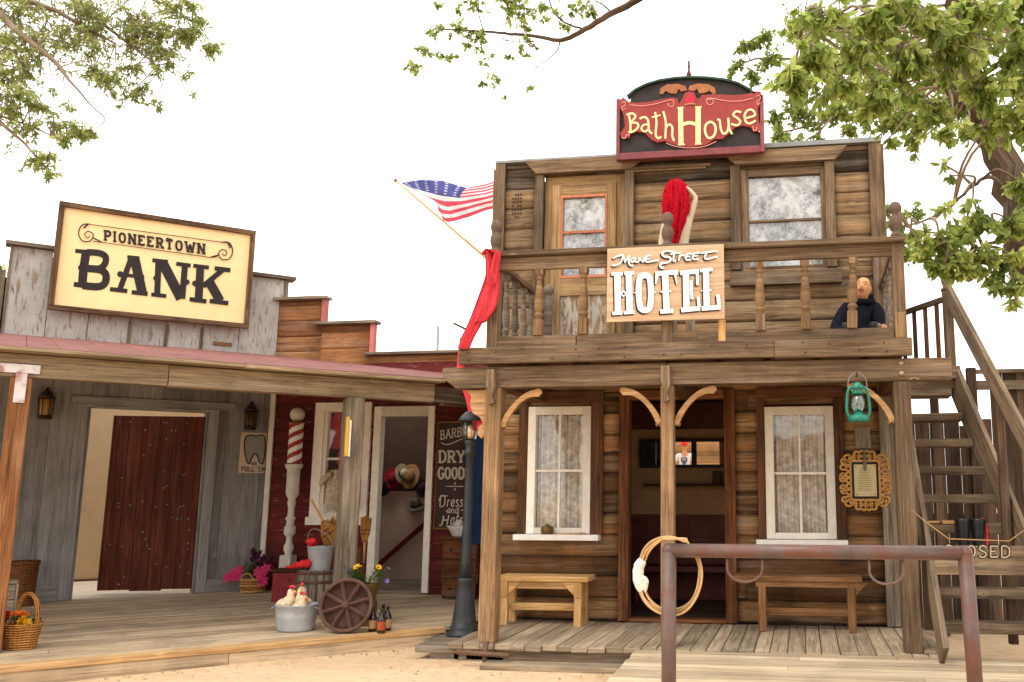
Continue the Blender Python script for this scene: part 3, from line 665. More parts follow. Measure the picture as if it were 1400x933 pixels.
# balcony window
m = MB(); wx0, wx1, w0, w1 = -.475, .275, 3.84, 4.82
m.box(-.56, wx0, YW-.005, YW+.06, 3.78, 4.93, 'z'); m.box(wx1, .32, YW-.005, YW+.06, 3.78, 4.93, 'z')
m.box(wx0, wx1, YW-.005, YW+.06, w1, 4.93, 'x'); m.box(wx0, wx1, YW-.005, YW+.06, 3.78, w0, 'x'); m.box(wx0, wx1, YW+.005, YW+.04, 4.32, 4.345, 'x')
WU = m.build('balcony_window', W_BEAM, H, True, .004)
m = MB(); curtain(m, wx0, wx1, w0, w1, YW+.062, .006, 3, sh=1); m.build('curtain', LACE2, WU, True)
m = MB(); pane(m, wx0, wx1, w0, w1, YW+.035); m.build('pane', GLASSD, WU, True)
# ground floor windows
def low_window(x0, x1, z0, z1, sx0, sx1, ca, cb, sagged):
    m = MB(); f = .085
    m.box(x0, x0+f, YW-.035, YW+.05, z0, z1, 'z'); m.box(x1-f, x1, YW-.035, YW+.05, z0, z1, 'z')
    m.box(x0+f, x1-f, YW-.035, YW+.05, z1-f, z1, 'x'); m.box(x0+f, x1-f, YW-.035, YW+.05, z0, z0+.06, 'x')
    W = m.build('window', P_CREAM, H, True, .005)
    xm, zm = (x0+x1)/2, z0+(z1-z0)*.49
    m = MB(); m.box(xm-.011, xm+.011, YW-.012, YW+.022, z0+.06, z1-f, 'z'); m.box(x0+f, x1-f, YW-.016, YW+.026, zm-.012, zm+.012, 'x')
    m.build('glazing_bar', P_CREAM, W, True)
    m = MB(); pane(m, x0+f, x1-f, z0+.06, z1-f, YW+.005); m.build('pane', GLASS, W, True)
    m = MB(); curtain(m, x0+f, xm-.02, z0+.05, z1-f, YW+.075, .022, 3.4, .5, sagged); m.build('curtain', LACE, W, True)
    m = MB(); curtain(m, xm-.03, x1-f, z0+.05, z1-f, YW+.085, .024, 3.6, .6, 1.3+sagged); m.build('curtain', LACE, W, True)
    m = MB(); m.box(sx0, sx1, YW-.15, YW+.03, z0-.062, z0-.004, 'x'); m.build('sill', P_SILL, W, True, .004)
    for q in ((ca, x0-.003, YW-.045, YW+.02, z0, 2.46, 'z'), (x1+.003, cb, YW-.045, YW+.02, z0, 2.46, 'z'), (ca, cb, YW-.05, YW+.02, 2.463, 2.57, 'x')): part('casing', W_DARK, W, q)
low_window(-2.815, -2.14, 1.105, 2.41, -2.915, -2.03, -2.91, -2.01, .2)
low_window(-.352, .330, 1.07, 2.375, -.45, .43, -.43, .43, 1.1)
m = MB(); m.box(-1.84, -1.735, YW-.06, YW+.10, .26, 2.56, 'z'); m.box(-.76, -.65, YW-.06, YW+.10, .26, 2.56, 'z'); m.box(-1.735, -.76, YW-.055, YW+.10, 2.47, 2.56, 'x')
m.box(-1.735, -.76, YW-.05, YW+.12, .255, .285, 'x')
m.build('door_frame', W_RED, H, True, .006)
# room behind the doorway
m = MB(); YB = 11.25
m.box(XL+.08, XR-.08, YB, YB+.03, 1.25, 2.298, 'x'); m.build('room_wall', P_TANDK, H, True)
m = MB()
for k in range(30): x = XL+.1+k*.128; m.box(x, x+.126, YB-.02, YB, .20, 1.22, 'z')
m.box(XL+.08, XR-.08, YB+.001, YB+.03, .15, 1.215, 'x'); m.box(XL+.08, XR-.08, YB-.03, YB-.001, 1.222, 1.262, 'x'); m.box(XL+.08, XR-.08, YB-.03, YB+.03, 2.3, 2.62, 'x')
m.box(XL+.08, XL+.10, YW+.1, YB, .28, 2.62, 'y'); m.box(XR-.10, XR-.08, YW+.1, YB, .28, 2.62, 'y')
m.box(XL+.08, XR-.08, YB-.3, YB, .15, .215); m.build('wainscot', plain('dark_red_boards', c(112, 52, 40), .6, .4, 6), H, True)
m = MB()
for k in range(16): y = YW+.1+k*.122; m.box(XL+.1, XR-.1, y, y+.121, .22, .262, 'x')
m.build('room_floor', W_INT, H, True)
m = MB(); m.box(-1.9, -.5, YB-.2, YB-.022, 1.60, 1.63, 'x')
for x in (-1.62, -.72): m.box(x, x+.03, YB-.16, YB-.021, 1.42, 1.60, 'z')
S = m.build('shelf', W_INT, H, True)
m = MB(); m.box(-2.0, -.5, YB-.5, YB-.05, .62, .68, 'x'); m.box(-1.95, -1.9, YB-.45, YB-.1, .26, .62, 'z'); m.box(-.6, -.55, YB-.45, YB-.1, .26, .62, 'z'); m.box(-2.0, -.5, YB-.07, YB-.035, .80, .98, 'x')
o = m.build('settle', plain('settle_red', c(92, 34, 26), .5, .3, 8)); tag(o, 'low dark red settle against the rear wall inside the hotel doorway', 'bench')
for (x, wd, h, lab, nm) in ((-1.06, .10, .15, 'small dark framed box standing on the shelf inside the hotel', 'box'), (-.93, .12, .16, 'square dark frame beside the small box on the hotel shelf', 'picture frame')):
    m = MB(); m.box(x, x+wd, YB-.15, YB-.08, 1.632, 1.632+h, 'z'); m.box(x+.015, x+wd-.015, YB-.156, YB-.151, 1.65, 1.612+h, 'z')
    tag(m.build(nm.replace(' ', '_'), P_DARKROOM), lab, nm)

# porch deck
m = MB(); x = -3.02; rr = random.Random(5)
while x < 1.02:
    wd = rr.uniform(.125, .15); m.box(x, x+wd-.007, YP-.06+rr.uniform(-.03, .02), YW-.02, .205, DZ+rr.uniform(-.004, .003), 'y', wear=.002); x += wd
m.box(.93, 1.02, YP+.0, YW-.1, DZ+.002, DZ+.03, 'y')
m.build('porch_floor', W_DECK, H, True, .004)
m = MB(); m.box(-3.0, -1.40, YP+.06, YP+.12, GZ-.02, .203, 'x'); m.box(-1.40, 1.1, YP+.06, YP+.12, GZ-.02, .203, 'x'); m.build('skirt_board', W_GREY, H, True)
# posts, beams
PX = (-2.70, -1.13, .85)
for i, x in enumerate(PX):
    m = MB(); hw = .073 if i != 1 else .058
    m.box(x-hw, x+hw, YP, YP+2*hw, DZ, 2.438, 'z', wear=.004); PO = m.build('post', W_POST if i < 2 else W_BEAM, H, True, .01)
    if i < 2:
        m = MB(); m.prism([(x-.045, 2.60), (x+.03, 2.60), (x+.035, 2.44), (x+.012, 2.36), (x+.03, 2.30), (x-.02, 2.28), (x-.012, 2.38), (x-.045, 2.46)], .0, .07, MXZ(YP), g=1)
        m.build('corbel', W_BEAM, PO, True, .006)
def bracket(x, sgn):
    """sawn curved brace between a post and the beam"""
    m = MB(); out = []; inn = []
    for i in range(15):
        a = i/14; px = sgn*(.04+.36*a**1.05); pz = 2.05+.34*math.sin(a*PI/2)**.85
        wdt = .032+.018*abs(2*a-1)**2
        out.append((px, pz+wdt*.6)); inn.append((px+sgn*wdt*.75, pz-wdt))
    k0 = [(sgn*(.03), 2.035), (sgn*.045, 2.0), (sgn*.085, 2.0), (sgn*.10, 2.03)]
    k1 = [(sgn*.45, 2.36), (sgn*.475, 2.385), (sgn*.46, 2.425), (sgn*.42, 2.432)]
    pts = [(x+p[0]*.84, 2.434+(p[1]-2.434)*.80) for p in (k0+inn+k1+out[::-1])]
    m.prism(pts, -.075, -.035, MXZ(YP), g=0); m.build('bracket', W_BRACK, H, True, .006)
bracket(-2.66, 1); bracket(-1.16, -1); bracket(-1.10, 1); bracket(.81, -1)
m = MB(); # scroll bracket on the outer side of the left post
m.prism([(-2.775, 2.43), (-2.775, 2.03), (-2.81, 1.99), (-2.85, 2.03), (-2.84, 2.10), (-2.80, 2.13), (-2.83, 2.18), (-2.90, 2.22), (-2.93, 2.30), (-2.92, 2.37), (-2.97, 2.43)], -.09, -.04, MXZ(YP)); m.build('bracket', W_BRACK, H, True, .006)
m = MB(); m.prism([(-3.05, 2.44), (-3.17, 2.53), (-3.19, 2.60), (-3.18, 2.632), (-1.13, 2.632), (-1.13, 2.44)], -.14, 0, MXZ(YP))
m.build('porch_beam', W_BEAM, H, True, .008); m = MB()
m.box(-2.77, -2.63, YP+.141, YW, 2.46, 2.61, 'y'); m.build('joist', W_DARK, H, True); m = MB(); m.box(-1.2, -1.06, YP+.141, YW, 2.46, 2.61, 'y'); m.build('joist', W_DARK, H, True); m = MB(); m.box(.78, .92, YP+.141, YW, 2.46, 2.61, 'y')
m.build('joist', W_DARK, H, True); m = MB(); m.box(-1.128, 1.26, YP, YP+.14, 2.44, 2.63, 'x', wear=.003); BE = m.build('porch_beam', W_BEAM, H, True, .008)
m = MB()
for z in (2.50, 2.585): m.lathe([(.022, 0), (.022, .006), (.014, .014), (1e-5, .016)], 10, Matrix.Translation((.85, YP, z)) @ Matrix.Rotation(PI/2, 4, 'X'))
m.build('bolt', plain('bolt_zinc', c(176, 160, 120), .4, .2, 20, metal=.5), BE, True)
m = MB(); m.box(-3.01, -.2, YP-.075, YP-.004, 2.652, 2.80, 'x', wear=.003); m.build('balcony_rim', W_BEAM, H, True, .006); m = MB(); m.box(-.197, .94, YP-.075, YP-.004, 2.645, 2.795, 'x', wear=.003); m.build('balcony_rim', W_BEAM, H, True, .006)
m = MB()
for k in range(13): y = YP+k*.114; m.box(-3.0, .94, y, y+.110, 2.735, 2.765, 'x')
for k in range(8): x = -2.45+k*.43; m.box(x, x+.05, YP+.15, YW, 2.635, 2.733, 'y')
m.build('balcony_floor', W_DARK, H, True)
m = MB(); m.box(-2.68, -1.95, YP, YP+.045, 2.80, 2.905, 'x'); m.box(-1.945, -.86, YP, YP+.045, 2.80, 2.905, 'x', wear=.004); m.box(-.855, .80, YP, YP+.045, 2.797, 2.895, 'x', wear=.004); m.build('kick_board', W_BEAM, H, True, .005)
m = MB()
m.box(-2.77, -.9, YP-.06, YP+.10, 3.64, 3.685, 'x', wear=.003); m.box(-.897, .94, YP-.06, YP+.10, 3.63, 3.675, 'x', wear=.003)
m.box(-2.74, -.9, YP, YP+.045, 3.515, 3.637, 'x'); m.box(-.897, .88, YP, YP+.045, 3.515, 3.628, 'x')
m.beam((-2.72, YP+.12, 3.60), (-2.72, YW-.05, 3.57), .09, .06); m.beam((.86, YP+.12, 3.60), (.86, YW-.05, 3.58), .09, .06)
m.build('handrail', W_BEAM, H, True, .008)
FIN = [(.05, 0), (.052, .03), (.034, .05), (.03, .065), (.045, .085), (.056, .13), (.052, .17), (.034, .20), (.03, .215), (.05, .235), (.056, .27), (.045, .305), (.02, .325), (1e-5, .33)]
for x, y in ((-2.73, YP+.046), (-1.13, YP+.046), (.863, YP+.046)):
    m = MB(); m.box(x-.05, x+.05, y-.05, y+.05, 2.802, 3.626, 'z'); NP = m.build('newel_post', W_BEAM, H, True, .006)
    m = MB(); m.lathe(FIN, 16, Matrix.Translation((x, y, 3.68))); m.build('finial', plain('finial_grey', c(108, 88, 74), .8, .4, 20), NP, True)
part('patch_block', W_POST, H, (.815, .90, YP-.022, YP-.006, 2.80, 3.02, 'z')); part('patch_block', W_NEW, H, (-.68, -.615, YP-.01, YP-.002, 2.81, 3.0, 'z'))
BAL = [(.042, 0), (.042, .15), (.03, .17), (.044, .19), (.044, .2), (.028, .215), (.046, .26), (.044, .32), (.03, .46), (.024, .52), (.034, .535), (.024, .55), (.042, .565), (.042, .62)]
def baluster(x, y, z0, h, dx=0.0, mat=W_POST, k=1.0):
    m = MB(); Mx = Matrix.Translation((x, y, z0)) @ Matrix.Rotation(dx, 4, 'Y') @ Matrix.Scale(h/.62, 4, (0, 0, 1))
    q = .042*k
    m.box(-q, q, -q, q, 0, .15, 'z', M=Mx); m.box(-q*.95, q*.95, -q*.95, q*.95, .565, .62, 'z', M=Mx)
    m.lathe([(r*k, z) for r, z in BAL[1:-1]], 12, Mx, random.random()); m.build('baluster', mat, H, True, .004)
for x in (-2.30, -1.89, -.316, .075): baluster(x, YP+.024, 2.905 if x < -1 else 2.895, .61)
baluster(.46, YP+.024, 2.895, .62, .05)
for k in range(4): baluster(-2.72, YP+.36+k*.27, 2.77, .80, 0, W_GREY, .8)
for k in range(4): baluster(.86, YP+.40+k*.26, 2.77, .80, 0, W_GREY, .8)
m = MB(); m.lathe([(.045, 0), (.045, .78), (.03, .80), (.055, .85), (.055, .89), (.02, .93), (1e-5, .935)], 10, Matrix.Translation((-2.60, YW-.12, 2.77))); m.build('newel_post', W_GREY, H, True)
m = MB()  # worn pierced mark in the upper boards left of the balcony door
MK = Matrix.Translation((-3.005, YW-.026, 4.62)) @ Matrix.Rotation(PI/2, 4, 'X')
for r in range(7):
    for q in range(4):
        if (r, q) not in ((0, 0), (0, 3), (6, 0), (3, 1)): m.lathe([(.011, 0), (.009, .003), (1e-5, .003)], 7, MK @ Matrix.Translation(((q-1.5)*.03, (r-3)*.042, 0)))
m.build('pierced_mark', P_BLACK, H, True)

m = MB(); rn = random.Random(3)
for x in [-2.9+.243*i+rn.uniform(-.05, .05) for i in range(16)]:
    for z in (2.685, 2.765):
        if rn.random() < .75: m.lathe([(.008, 0), (.007, .003), (1e-5, .004)], 7, Matrix.Translation((x+rn.uniform(-.02, .02), YP-.075, z+rn.uniform(-.012, .012))) @ Matrix.Rotation(PI/2, 4, 'X'))
m.build('nail_heads', plain('nail_iron', c(52, 42, 36), .6, .3, 40), H, True)
# ground sill of old timber in front, left of the ramp
m = MB(); m.box(-2.62, -1.42, 7.42, 7.62, GZ-.05, GZ+.05, 'x', wear=.01); o = m.build('timber_sill', W_DECK, None, False, .012); tag(o, 'pale worn timber half buried in the sand below the hotel porch edge', 'timber')
# lower step carrying the street lamp
m = MB(); m.box(-3.44, -3.03, 8.25, 9.28, .15, .198, 'y', wear=.004); m.box(-3.34, -2.62, 7.80, 8.5, .16, .215, 'x', wear=.006); m.box(-3.22, -2.95, 7.86, 7.93, GZ-.04, .158, 'x'); m.box(-2.9, -2.55, 7.86, 7.93, GZ-.04, .158, 'x'); m.box(-3.3, -2.65, 8.3, 8.4, GZ-.04, .158, 'x')
o = m.build('plank_step', W_GREY, None, False, .01); tag(o, 'low grey plank step between the boardwalk and the hotel porch', 'step')
m = MB(); m.tube([(-2.86, 7.55, .215), (-2.40, 7.52, .20)], .021, 8); m.tube([(-2.62, 7.56, .06), (-2.62, 7.56, .225), (-2.62, 7.58, .30)], [.02, .02, .03], 8)
o = m.build('boot_scraper', plain('scraper_iron', c(112, 82, 62), .6, .3, 16)); tag(o, 'rusty iron bar on a short stake at the foot of the left hotel post', 'boot scraper')
# ramp
m = MB(); rr = random.Random(9); y = 7.735; k = 0
while y > 3.9:
    wd = rr.uniform(.115, .14); zt = .238-(7.735-y)*.030; zt2 = .238-(7.735-y+wd)*.030
    x0 = -1.385+rr.uniform(-.01, .012)
    bq = len(m.v); y1 = y-wd+.006; ou, ov = rr.random()*30, rr.random()*30; tt = rr.random()
    xj = rr.uniform(-.4, 1.8)
    for xa, xb in ((x0, xj-.002), (xj+.002, 4.4)):
        b = m.add([(xa, y1, zt2), (xb, y1, zt2), (xb, y, zt), (xa, y, zt), (xa, y1, zt2-.04), (xb, y1, zt2-.04), (xb, y, zt-.04), (xa, y, zt-.04)])
        ou = rr.random()*30; tt = min(1, max(0, tt+rr.uniform(-.2, .2)))
        m.face([b, b+1, b+2, b+3], [(xa+ou, ov), (xb+ou, ov), (xb+ou, ov+wd), (xa+ou, ov+wd)], tt)
        m.face([b+4, b+5, b+1, b], [(xa+ou, ov), (xb+ou, ov), (xb+ou, ov+.04), (xa+ou, ov+.04)], tt); m.face([b+7, b+4, b, b+3], None, tt); m.face([b+3, b+2, b+6, b+7], None, tt)
    y -= wd
structure(m.build('path', W_RAMP))

# ================================================================== BANK AND BARBER SHOP
YBAR = 11.10; DW = 4.30                                   # barber wall plane; bank wall, metres behind the boardwalk edge
BK = thing('bank_building', 'grey boarded bank with a white weathered stepped false front and open red-brown door', 'building', wB(0, DW, .2), TH)
ZD = .25+.012*DW
cs = 2.84                                                  # bank's right corner, along its front
def fB(s, d, z): return wB(s, d, z)
class BM(MB):                                              # boxes laid out in bank coordinates
    def bb(s, s0, s1, d0, d1, z0, z1, g='x', **k): s.box(s0, s1, d0, d1, z0, z1, g, M=MBANK, **k)
def sheet_boards(mb, s0, s1, z0, z1, w_, opening=None, d=DW, rnd=random.Random(3)):
    s_ = s0
    while s_ < s1-.02:
        e = min(s1, s_+w_*rnd.uniform(.8, 1.25)); e = s1 if s1-e < .08 else e; j = rnd.uniform(0, .008)
        segs = [(s_, e, z0, z1)]
        if opening and s_ < opening[1] and e > opening[0]:
            segs = []
            if s_ < opening[0]: segs.append((s_, opening[0], z0, z1))
            if e > opening[1]: segs.append((opening[1], e, z0, z1))
            segs.append((max(s_, opening[0]), min(e, opening[1]), opening[3], z1))
        for a, b, p, q in segs: mb.bb(a+.002, b-.002, d-j, d+.03, p, q, 'z')
        s_ = e
m = BM(); sheet_boards(m, -2.6, cs, ZD-.06, 3.30, .36, (.72, 2.03, 0, 2.56)); m.build('wall', W_BANK, BK, True)
m = BM(); m.bb(-2.6, .716, DW+.032, DW+.045, ZD-.06, 4.0, 'x'); m.bb(2.034, cs-.01, DW+.032, DW+.045, ZD-.06, 4.3, 'x'); m.bb(.716, 2.034, DW+.032, DW+.045, 2.562, 4.3, 'x'); m.bb(-.18, .716, DW+.032, DW+.045, 4.0, 4.3, 'x'); m.build('leak_backing', W_FENCE, BK, True)  # backing added to stop sky light leaking through the bank's board gaps
m = BM(); m.bb(.54, 2.33, DW-.05, DW-.011, 2.57, 2.66, 'x'); m.bb(.60, .72, DW-.035, DW-.010, ZD, 2.567, 'z'); m.bb(2.03, 2.15, DW-.035, DW-.010, ZD, 2.567, 'z'); m.bb(.722, .75, DW, DW+.14, ZD, 2.55, 'z'); m.bb(2.0, 2.028, DW, DW+.14, ZD, 2.55, 'z'); m.bb(.75, 2.0, DW, DW+.14, 2.53, 2.558, 'x')
for a, b in ((-2.6, .598), (2.152, cs-.05)): m.bb(a, b, DW-.03, DW-.010, ZD-.02, ZD+.16, 'x')
m.build('door_casing', W_BANK, BK, True, .004)
# parapet: white weathered boards
m = BM(); rr = random.Random(8)
s_ = -.20
for e in (.20, .62, 1.06, 1.46, 1.86, 2.30, cs-.02):
    m.bb(s_+.003, e-.003, DW-.06-rr.uniform(0, .008), DW-.02, 3.26, 4.36, 'z'); s_ = e
m.bb(-2.6, -.33, DW-.05, DW-.01, 3.26, 4.05, 'z')
m.build('parapet', W_WHITE, BK, True, .004)
for q in ((1.04, 1.08, DW-.08, DW-.069, 3.30, 3.60), (1.44, 1.48, DW-.08, DW-.069, 3.30, 3.60), (1.84, 1.88, DW-.08, DW-.069, 3.30, 3.60), (-.22, -.19, DW-.075, DW-.05, 3.28, 4.36), (cs-.02, cs+.03, DW-.085, DW, 3.26, 4.36), (-.325, -.235, DW-.08, DW-.03, 3.26, 4.06)):
    m = BM(); m.bb(*q, 'z'); m.build('batten', W_GREY, BK, True)
m = BM(); m.bb(2.0, 2.22, DW-.085, DW-.069, 3.40, 3.44, 'x'); m.build('scrap_board', W_OLDB, BK, True)
m = BM(); m.bb(-.27, cs+.11, DW-.14, DW+.06, 4.362, 4.41, 'x', wear=.004); m.build('parapet_cap', W_GREY, BK, True, .006); m = BM(); m.bb(-2.6, -.28, DW-.14, DW+.06, 4.062, 4.10, 'x'); m.build('parapet_cap', W_GREY, BK, True, .006)
# back walls of the bank room (open to the sky behind the false front, as on a film street)
m = BM(); m.bb(-2.4, cs-.3, DW+2.6, DW+2.66, ZD, 2.9); m.bb(-2.46, -2.4, DW+.2, DW+2.66, ZD, 2.9); m.bb(cs-.3, cs-.24, DW+.2, DW+2.6, ZD, 2.9); m.build('room_wall', P_TAN, BK, True)
m = BM(); m.bb(-2.4, cs-.3, DW+2.57, DW+2.598, ZD+.0, ZD+.03); m.build('skirting', P_DARKROOM, BK, True)
m = BM(); m.bb(-2.4, cs-.3, DW+.031, DW+2.59, ZD-.06, ZD-.003); m.build('room_floor', P_FLOOR, BK, True)
# the door leaf, ajar
hp = V((2.0, DW+.05, 0)); ang = math.radians(25)
MD = MBANK @ Matrix.Translation(hp) @ Matrix.Rotation(PI-ang, 4, 'Z')
m = MB(); x = 0; rr = random.Random(2)
for wd in (.20, .15, .17, .19, .16, .17, .16):
    if x+wd > 1.07: wd = 1.07-x
    if wd < .02: break
    m.box(x+.002, x+wd-.002, -.025, .02, ZD+.03+rr.uniform(0, .02), 2.48, 'z', M=MD); x += wd
DL = m.build('door', W_DOOR, BK, True, .004)
rr = random.Random(21)
for k in range(46):
    m = MB()
    x = rr.uniform(.04, 1.03); z = rr.choice([rr.uniform(.4, 2.42), rr.choice([.5, .62, 1.2, 1.35, 2.3, 2.4])])
    m.lathe([(.010, 0), (.008, .005), (1e-5, .007)], 8, MD @ Matrix.Translation((x, .02, z)) @ Matrix.Rotation(-PI/2, 4, 'X')); m.build('door_stud', P_STEEL, DL, True)

BS = thing('barber_shop', 'dark red clapboard barber shop with brown stepped parapet beside the bank', 'building', (-6.86, YBAR, .2))
bx0 = wB(cs, DW, 0).x+.02
wx = [at(px, 620, YBAR).x for px in (430, 453, 503, 510, 520, 581, 592)]
WIN = (wx[0], wx[3]-.03, 1.22, 2.68)
DOOR = (at(511, 620, YBAR).x, at(594, 620, YBAR).x, ZD, 2.62)
m = MB(); RS.seed(77); siding(m, bx0, XL+.01, ZD-.08, 3.2, .165, [(WIN[0], WIN[1], 1.2, 2.69), (DOOR[0], DOOR[1], ZD-.1, 2.62)], y=YBAR, lap=True)
m.build('wall', W_REDCL, BS, True)
part('leak_backing', P_DARKROOM, BS, (bx0, WIN[0], YBAR+.022, YBAR+.034, ZD-.08, 3.2), (WIN[0], WIN[1], YBAR+.022, YBAR+.034, ZD-.08, 1.2), (WIN[0], XL, YBAR+.022, YBAR+.034, 2.69, 3.2), (DOOR[1], XL, YBAR+.022, YBAR+.034, ZD-.08, 2.69), (bx0, -6.23, YBAR+.022, YBAR+.034, 3.2, 4.04), (-6.23, -5.53, YBAR+.022, YBAR+.034, 3.2, 3.69), bev=0)  # added sheet keeping light from leaking through the clapboard laps
m = MB(); m.box(bx0-.02, bx0+.05, YBAR-.05, YBAR-.02, ZD-.02, 2.95, 'z'); m.build('corner_trim', P_WHITE, BS, True, .004)
m = MB(); RS.seed(5)
siding(m, bx0-.02, -6.23, 3.15, 4.06, .215, [], y=YBAR, joint=0, bulge=.001)
siding(m, -6.228, -5.53, 3.15, 3.71, .23, [], y=YBAR, joint=0, bulge=.001)
siding(m, -5.528, XL+.0, 3.0, 3.29, .26, [], y=YBAR, joint=0, bulge=.001)
m.build('parapet', W_BROWN, BS, True)
for q in ((bx0-.06, -6.15, YBAR-.10, YBAR+.08, 4.062, 4.10, 'x'), (-6.30, -5.44, YBAR-.10, YBAR+.08, 3.712, 3.75, 'x'), (-5.58, XL+.02, YBAR-.08, YBAR+.08, 3.292, 3.33, 'x')): part('parapet_cap', W_GREY, BS, q)
part('parapet_trim', P_PINK, BS, (-6.226, -6.17, YBAR-.05, YBAR+.03, 3.752, 4.06, 'z'), bev=0); part('parapet_trim', P_PINK, BS, (-5.526, -5.47, YBAR-.05, YBAR+.03, 3.332, 3.71, 'z'), bev=0)
# window
m = MB(); a, b, z0, z1 = WIN; f = .13
m.box(a, a+f, YBAR-.05, YBAR+.06, z0, z1, 'z'); m.box(b-.09, b, YBAR-.05, YBAR+.06, z0, z1, 'z'); m.box(a+f, b-.09, YBAR-.05, YBAR+.06, z1-.12, z1, 'x'); m.box(a-.02, b, YBAR-.10, YBAR+.06, z0-.10, z0, 'x'); m.box(a+f, b-.09, YBAR-.05, YBAR+.06, z0, z0+.16, 'x')
m.box(a+f, a+f+.05, YBAR-.03, YBAR+.04, z0+.16, z1-.12, 'z')
W = m.build('window', P_CREAM, BS, True, .004)
m = MB(); m.box(a+f+.05, b-.09, YBAR-.01, YBAR+.02, 1.94, 1.97, 'x'); m.box(a+f+.05, b-.09, YBAR-.01, YBAR+.02, 1.55, 1.565, 'x'); m.build('glazing_bar', P_CREAM, W, True)
m = MB(); pane(m, a+f, b-.09, z0+.16, z1-.12, YBAR+.005); m.build('pane', GLASS, W, True)
# door frame
m = MB(); a2, b2 = DOOR[0], DOOR[1]
m.box(a2, a2+.10, YBAR-.045, YBAR+.08, ZD, 2.62, 'z'); m.box(b2-.085, b2, YBAR-.045, YBAR+.08, ZD, 2.62, 'z'); m.box(a2+.10, b2-.085, YBAR-.045, YBAR+.08, 2.49, 2.62, 'x')
m.build('door_frame', P_CREAM, BS, True, .005)
m = MB(); m.box(a2+.1, b2-.085, YBAR-.06, YBAR+.1, ZD-.02, ZD+.012, 'x'); m.build('door_sill', W_GREY, BS, True)
# inside the barber shop
yb = YBAR+1.7
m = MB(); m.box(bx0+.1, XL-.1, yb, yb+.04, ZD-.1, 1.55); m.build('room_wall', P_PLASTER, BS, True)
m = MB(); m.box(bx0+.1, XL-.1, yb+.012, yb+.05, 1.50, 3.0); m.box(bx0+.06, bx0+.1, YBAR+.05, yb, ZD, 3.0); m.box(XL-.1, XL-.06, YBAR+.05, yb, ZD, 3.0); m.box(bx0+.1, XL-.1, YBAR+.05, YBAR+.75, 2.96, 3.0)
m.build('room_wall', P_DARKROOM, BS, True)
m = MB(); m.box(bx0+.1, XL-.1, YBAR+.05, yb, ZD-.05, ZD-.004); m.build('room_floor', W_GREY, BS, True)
m = MB(); m.beam((-6.3, yb-.03, .30), (-4.95, yb-.03, 1.46), .03, .06); m.build('stair_rail', plain('rail_red', c(120, 26, 32), .5, .2, 8), BS, True)
m = MB(); m.box(-5.05, -4.85, yb-.03, yb-.004, 1.62, 2.25); MO = m.build('mirror', P_WHITE); tag(MO, 'narrow bright mirror on the dark wall inside the barber shop door', 'mirror')
m = MB(); m.box(-5.45, -5.09, yb-.03, yb-.004, 1.58, 2.22); o = m.build('cabinet_panel', plain('panel_brown', c(74, 52, 44), .5, .2, 6)); tag(o, 'brown panel hanging left of the mirror inside the barber shop', 'panel')

# ------------------------------------------------------------------ shared porch over the boardwalk
PR = thing('porch_roof', 'red board porch roof on a weathered beam and posts along the bank and barber shop', 'porch', wB(0, 0, .2), TH)
DR0 = .52; rz0, rz1 = 2.70, 3.335
def rz(d): return rz0+(rz1-rz0)*(d-DR0)/(DW-DR0)
def roofpt(p, dz=0.0):
    q = MBI @ V((p[0], p[1], 0)); return V((p[0], p[1], rz(q.y)+dz))
m = MB()
# boards of the roof run down the slope
N_ = 44
for k in range(N_):
    sa = -3.2+k*(6.76+3.4)/N_; sb = sa+(6.76+3.4)/N_-.004
    def dend(s):
        if s <= cs: return DW-.06
        # meets the barber wall y = YBAR or the hotel side x = XL
        d1 = 99; 
        p = wB(s, 0, 0); v = wB(s, 1, 0)-p
        d1 = (YBAR-.03-p.y)/v.y
        return d1
    def dsta(s):
        p = wB(s, 0, 0); v = wB(s, 1, 0)-p
        dd = DR0
        if s > 3.64:
            dd = max(DR0+(s-3.64)*1.1, (XL-.02-p.x)/v.x)
        return dd
    qa, qb = (dsta(sa), dend(sa)), (dsta(sb), dend(sb))
    if qa[1]-qa[0] < .05 or qb[1]-qb[0] < .05: continue
    P = [wB(sa, qa[0], rz(qa[0])), wB(sb, qb[0], rz(qb[0])), wB(sb, qb[1], rz(qb[1])), wB(sa, qa[1], rz(qa[1]))]
    b = m.add(P+[p-V((0, 0, .03)) for p in P]); tt = .4+.25*random.random(); u = random.random()*20
    m.face([b, b+1, b+2, b+3], None, tt); m.face([b+7, b+6, b+5, b+4], None, tt); m.face([b+4, b+5, b+1, b], None, tt); m.face([b+5, b+6, b+2, b+1], None, tt); m.face([b+7, b+4, b, b+3], None, tt)
m.build('roof_deck', P_ROOF, PR, True)
for q in ((-3.2, 1.1, .65, .80, 2.465, 2.655), (1.103, 3.60, .65, .80, 2.46, 2.65)):
    m = BM(); m.bb(*q, 'x', wear=.004); m.build('beam', W_FASCIA, PR, True, .008)
for q in ((-3.2, 1.7, .51, .78, 2.660, 2.694), (1.703, 3.66, .51, .78, 2.658, 2.692)):
    m = BM(); m.bb(*q, 'x', wear=.003); m.build('roof_edge', W_FASCIA, PR, True, .006)
m = BM()
pA = wB(3.60, .72, 2.55); pB = V((XL-.03, 10.6, 2.60))
m.beam(pA, pB, .05, .17); m.beam(pA+V((0, .25, -.02)), pB+V((-.02, .4, 0)), .05, .16)
for k in range(9):
    s_ = -2.6+k*.72; de = DW-.1
    m.beam(wB(s_, .82, rz(.82)-.09), wB(s_, de, rz(de)-.09), .05, .11)
m.build('rafter', W_STAIR, PR, True)
def mid_post(s0, s1, d0, d1, ztop, mat, lab=None):
    m = BM(); m.bb(s0, s1, d0, d1, deckz(wB(s0, d0, 0)), ztop, 'z', wear=.006); return m.build('post', mat, PR, True, .014, label=lab)
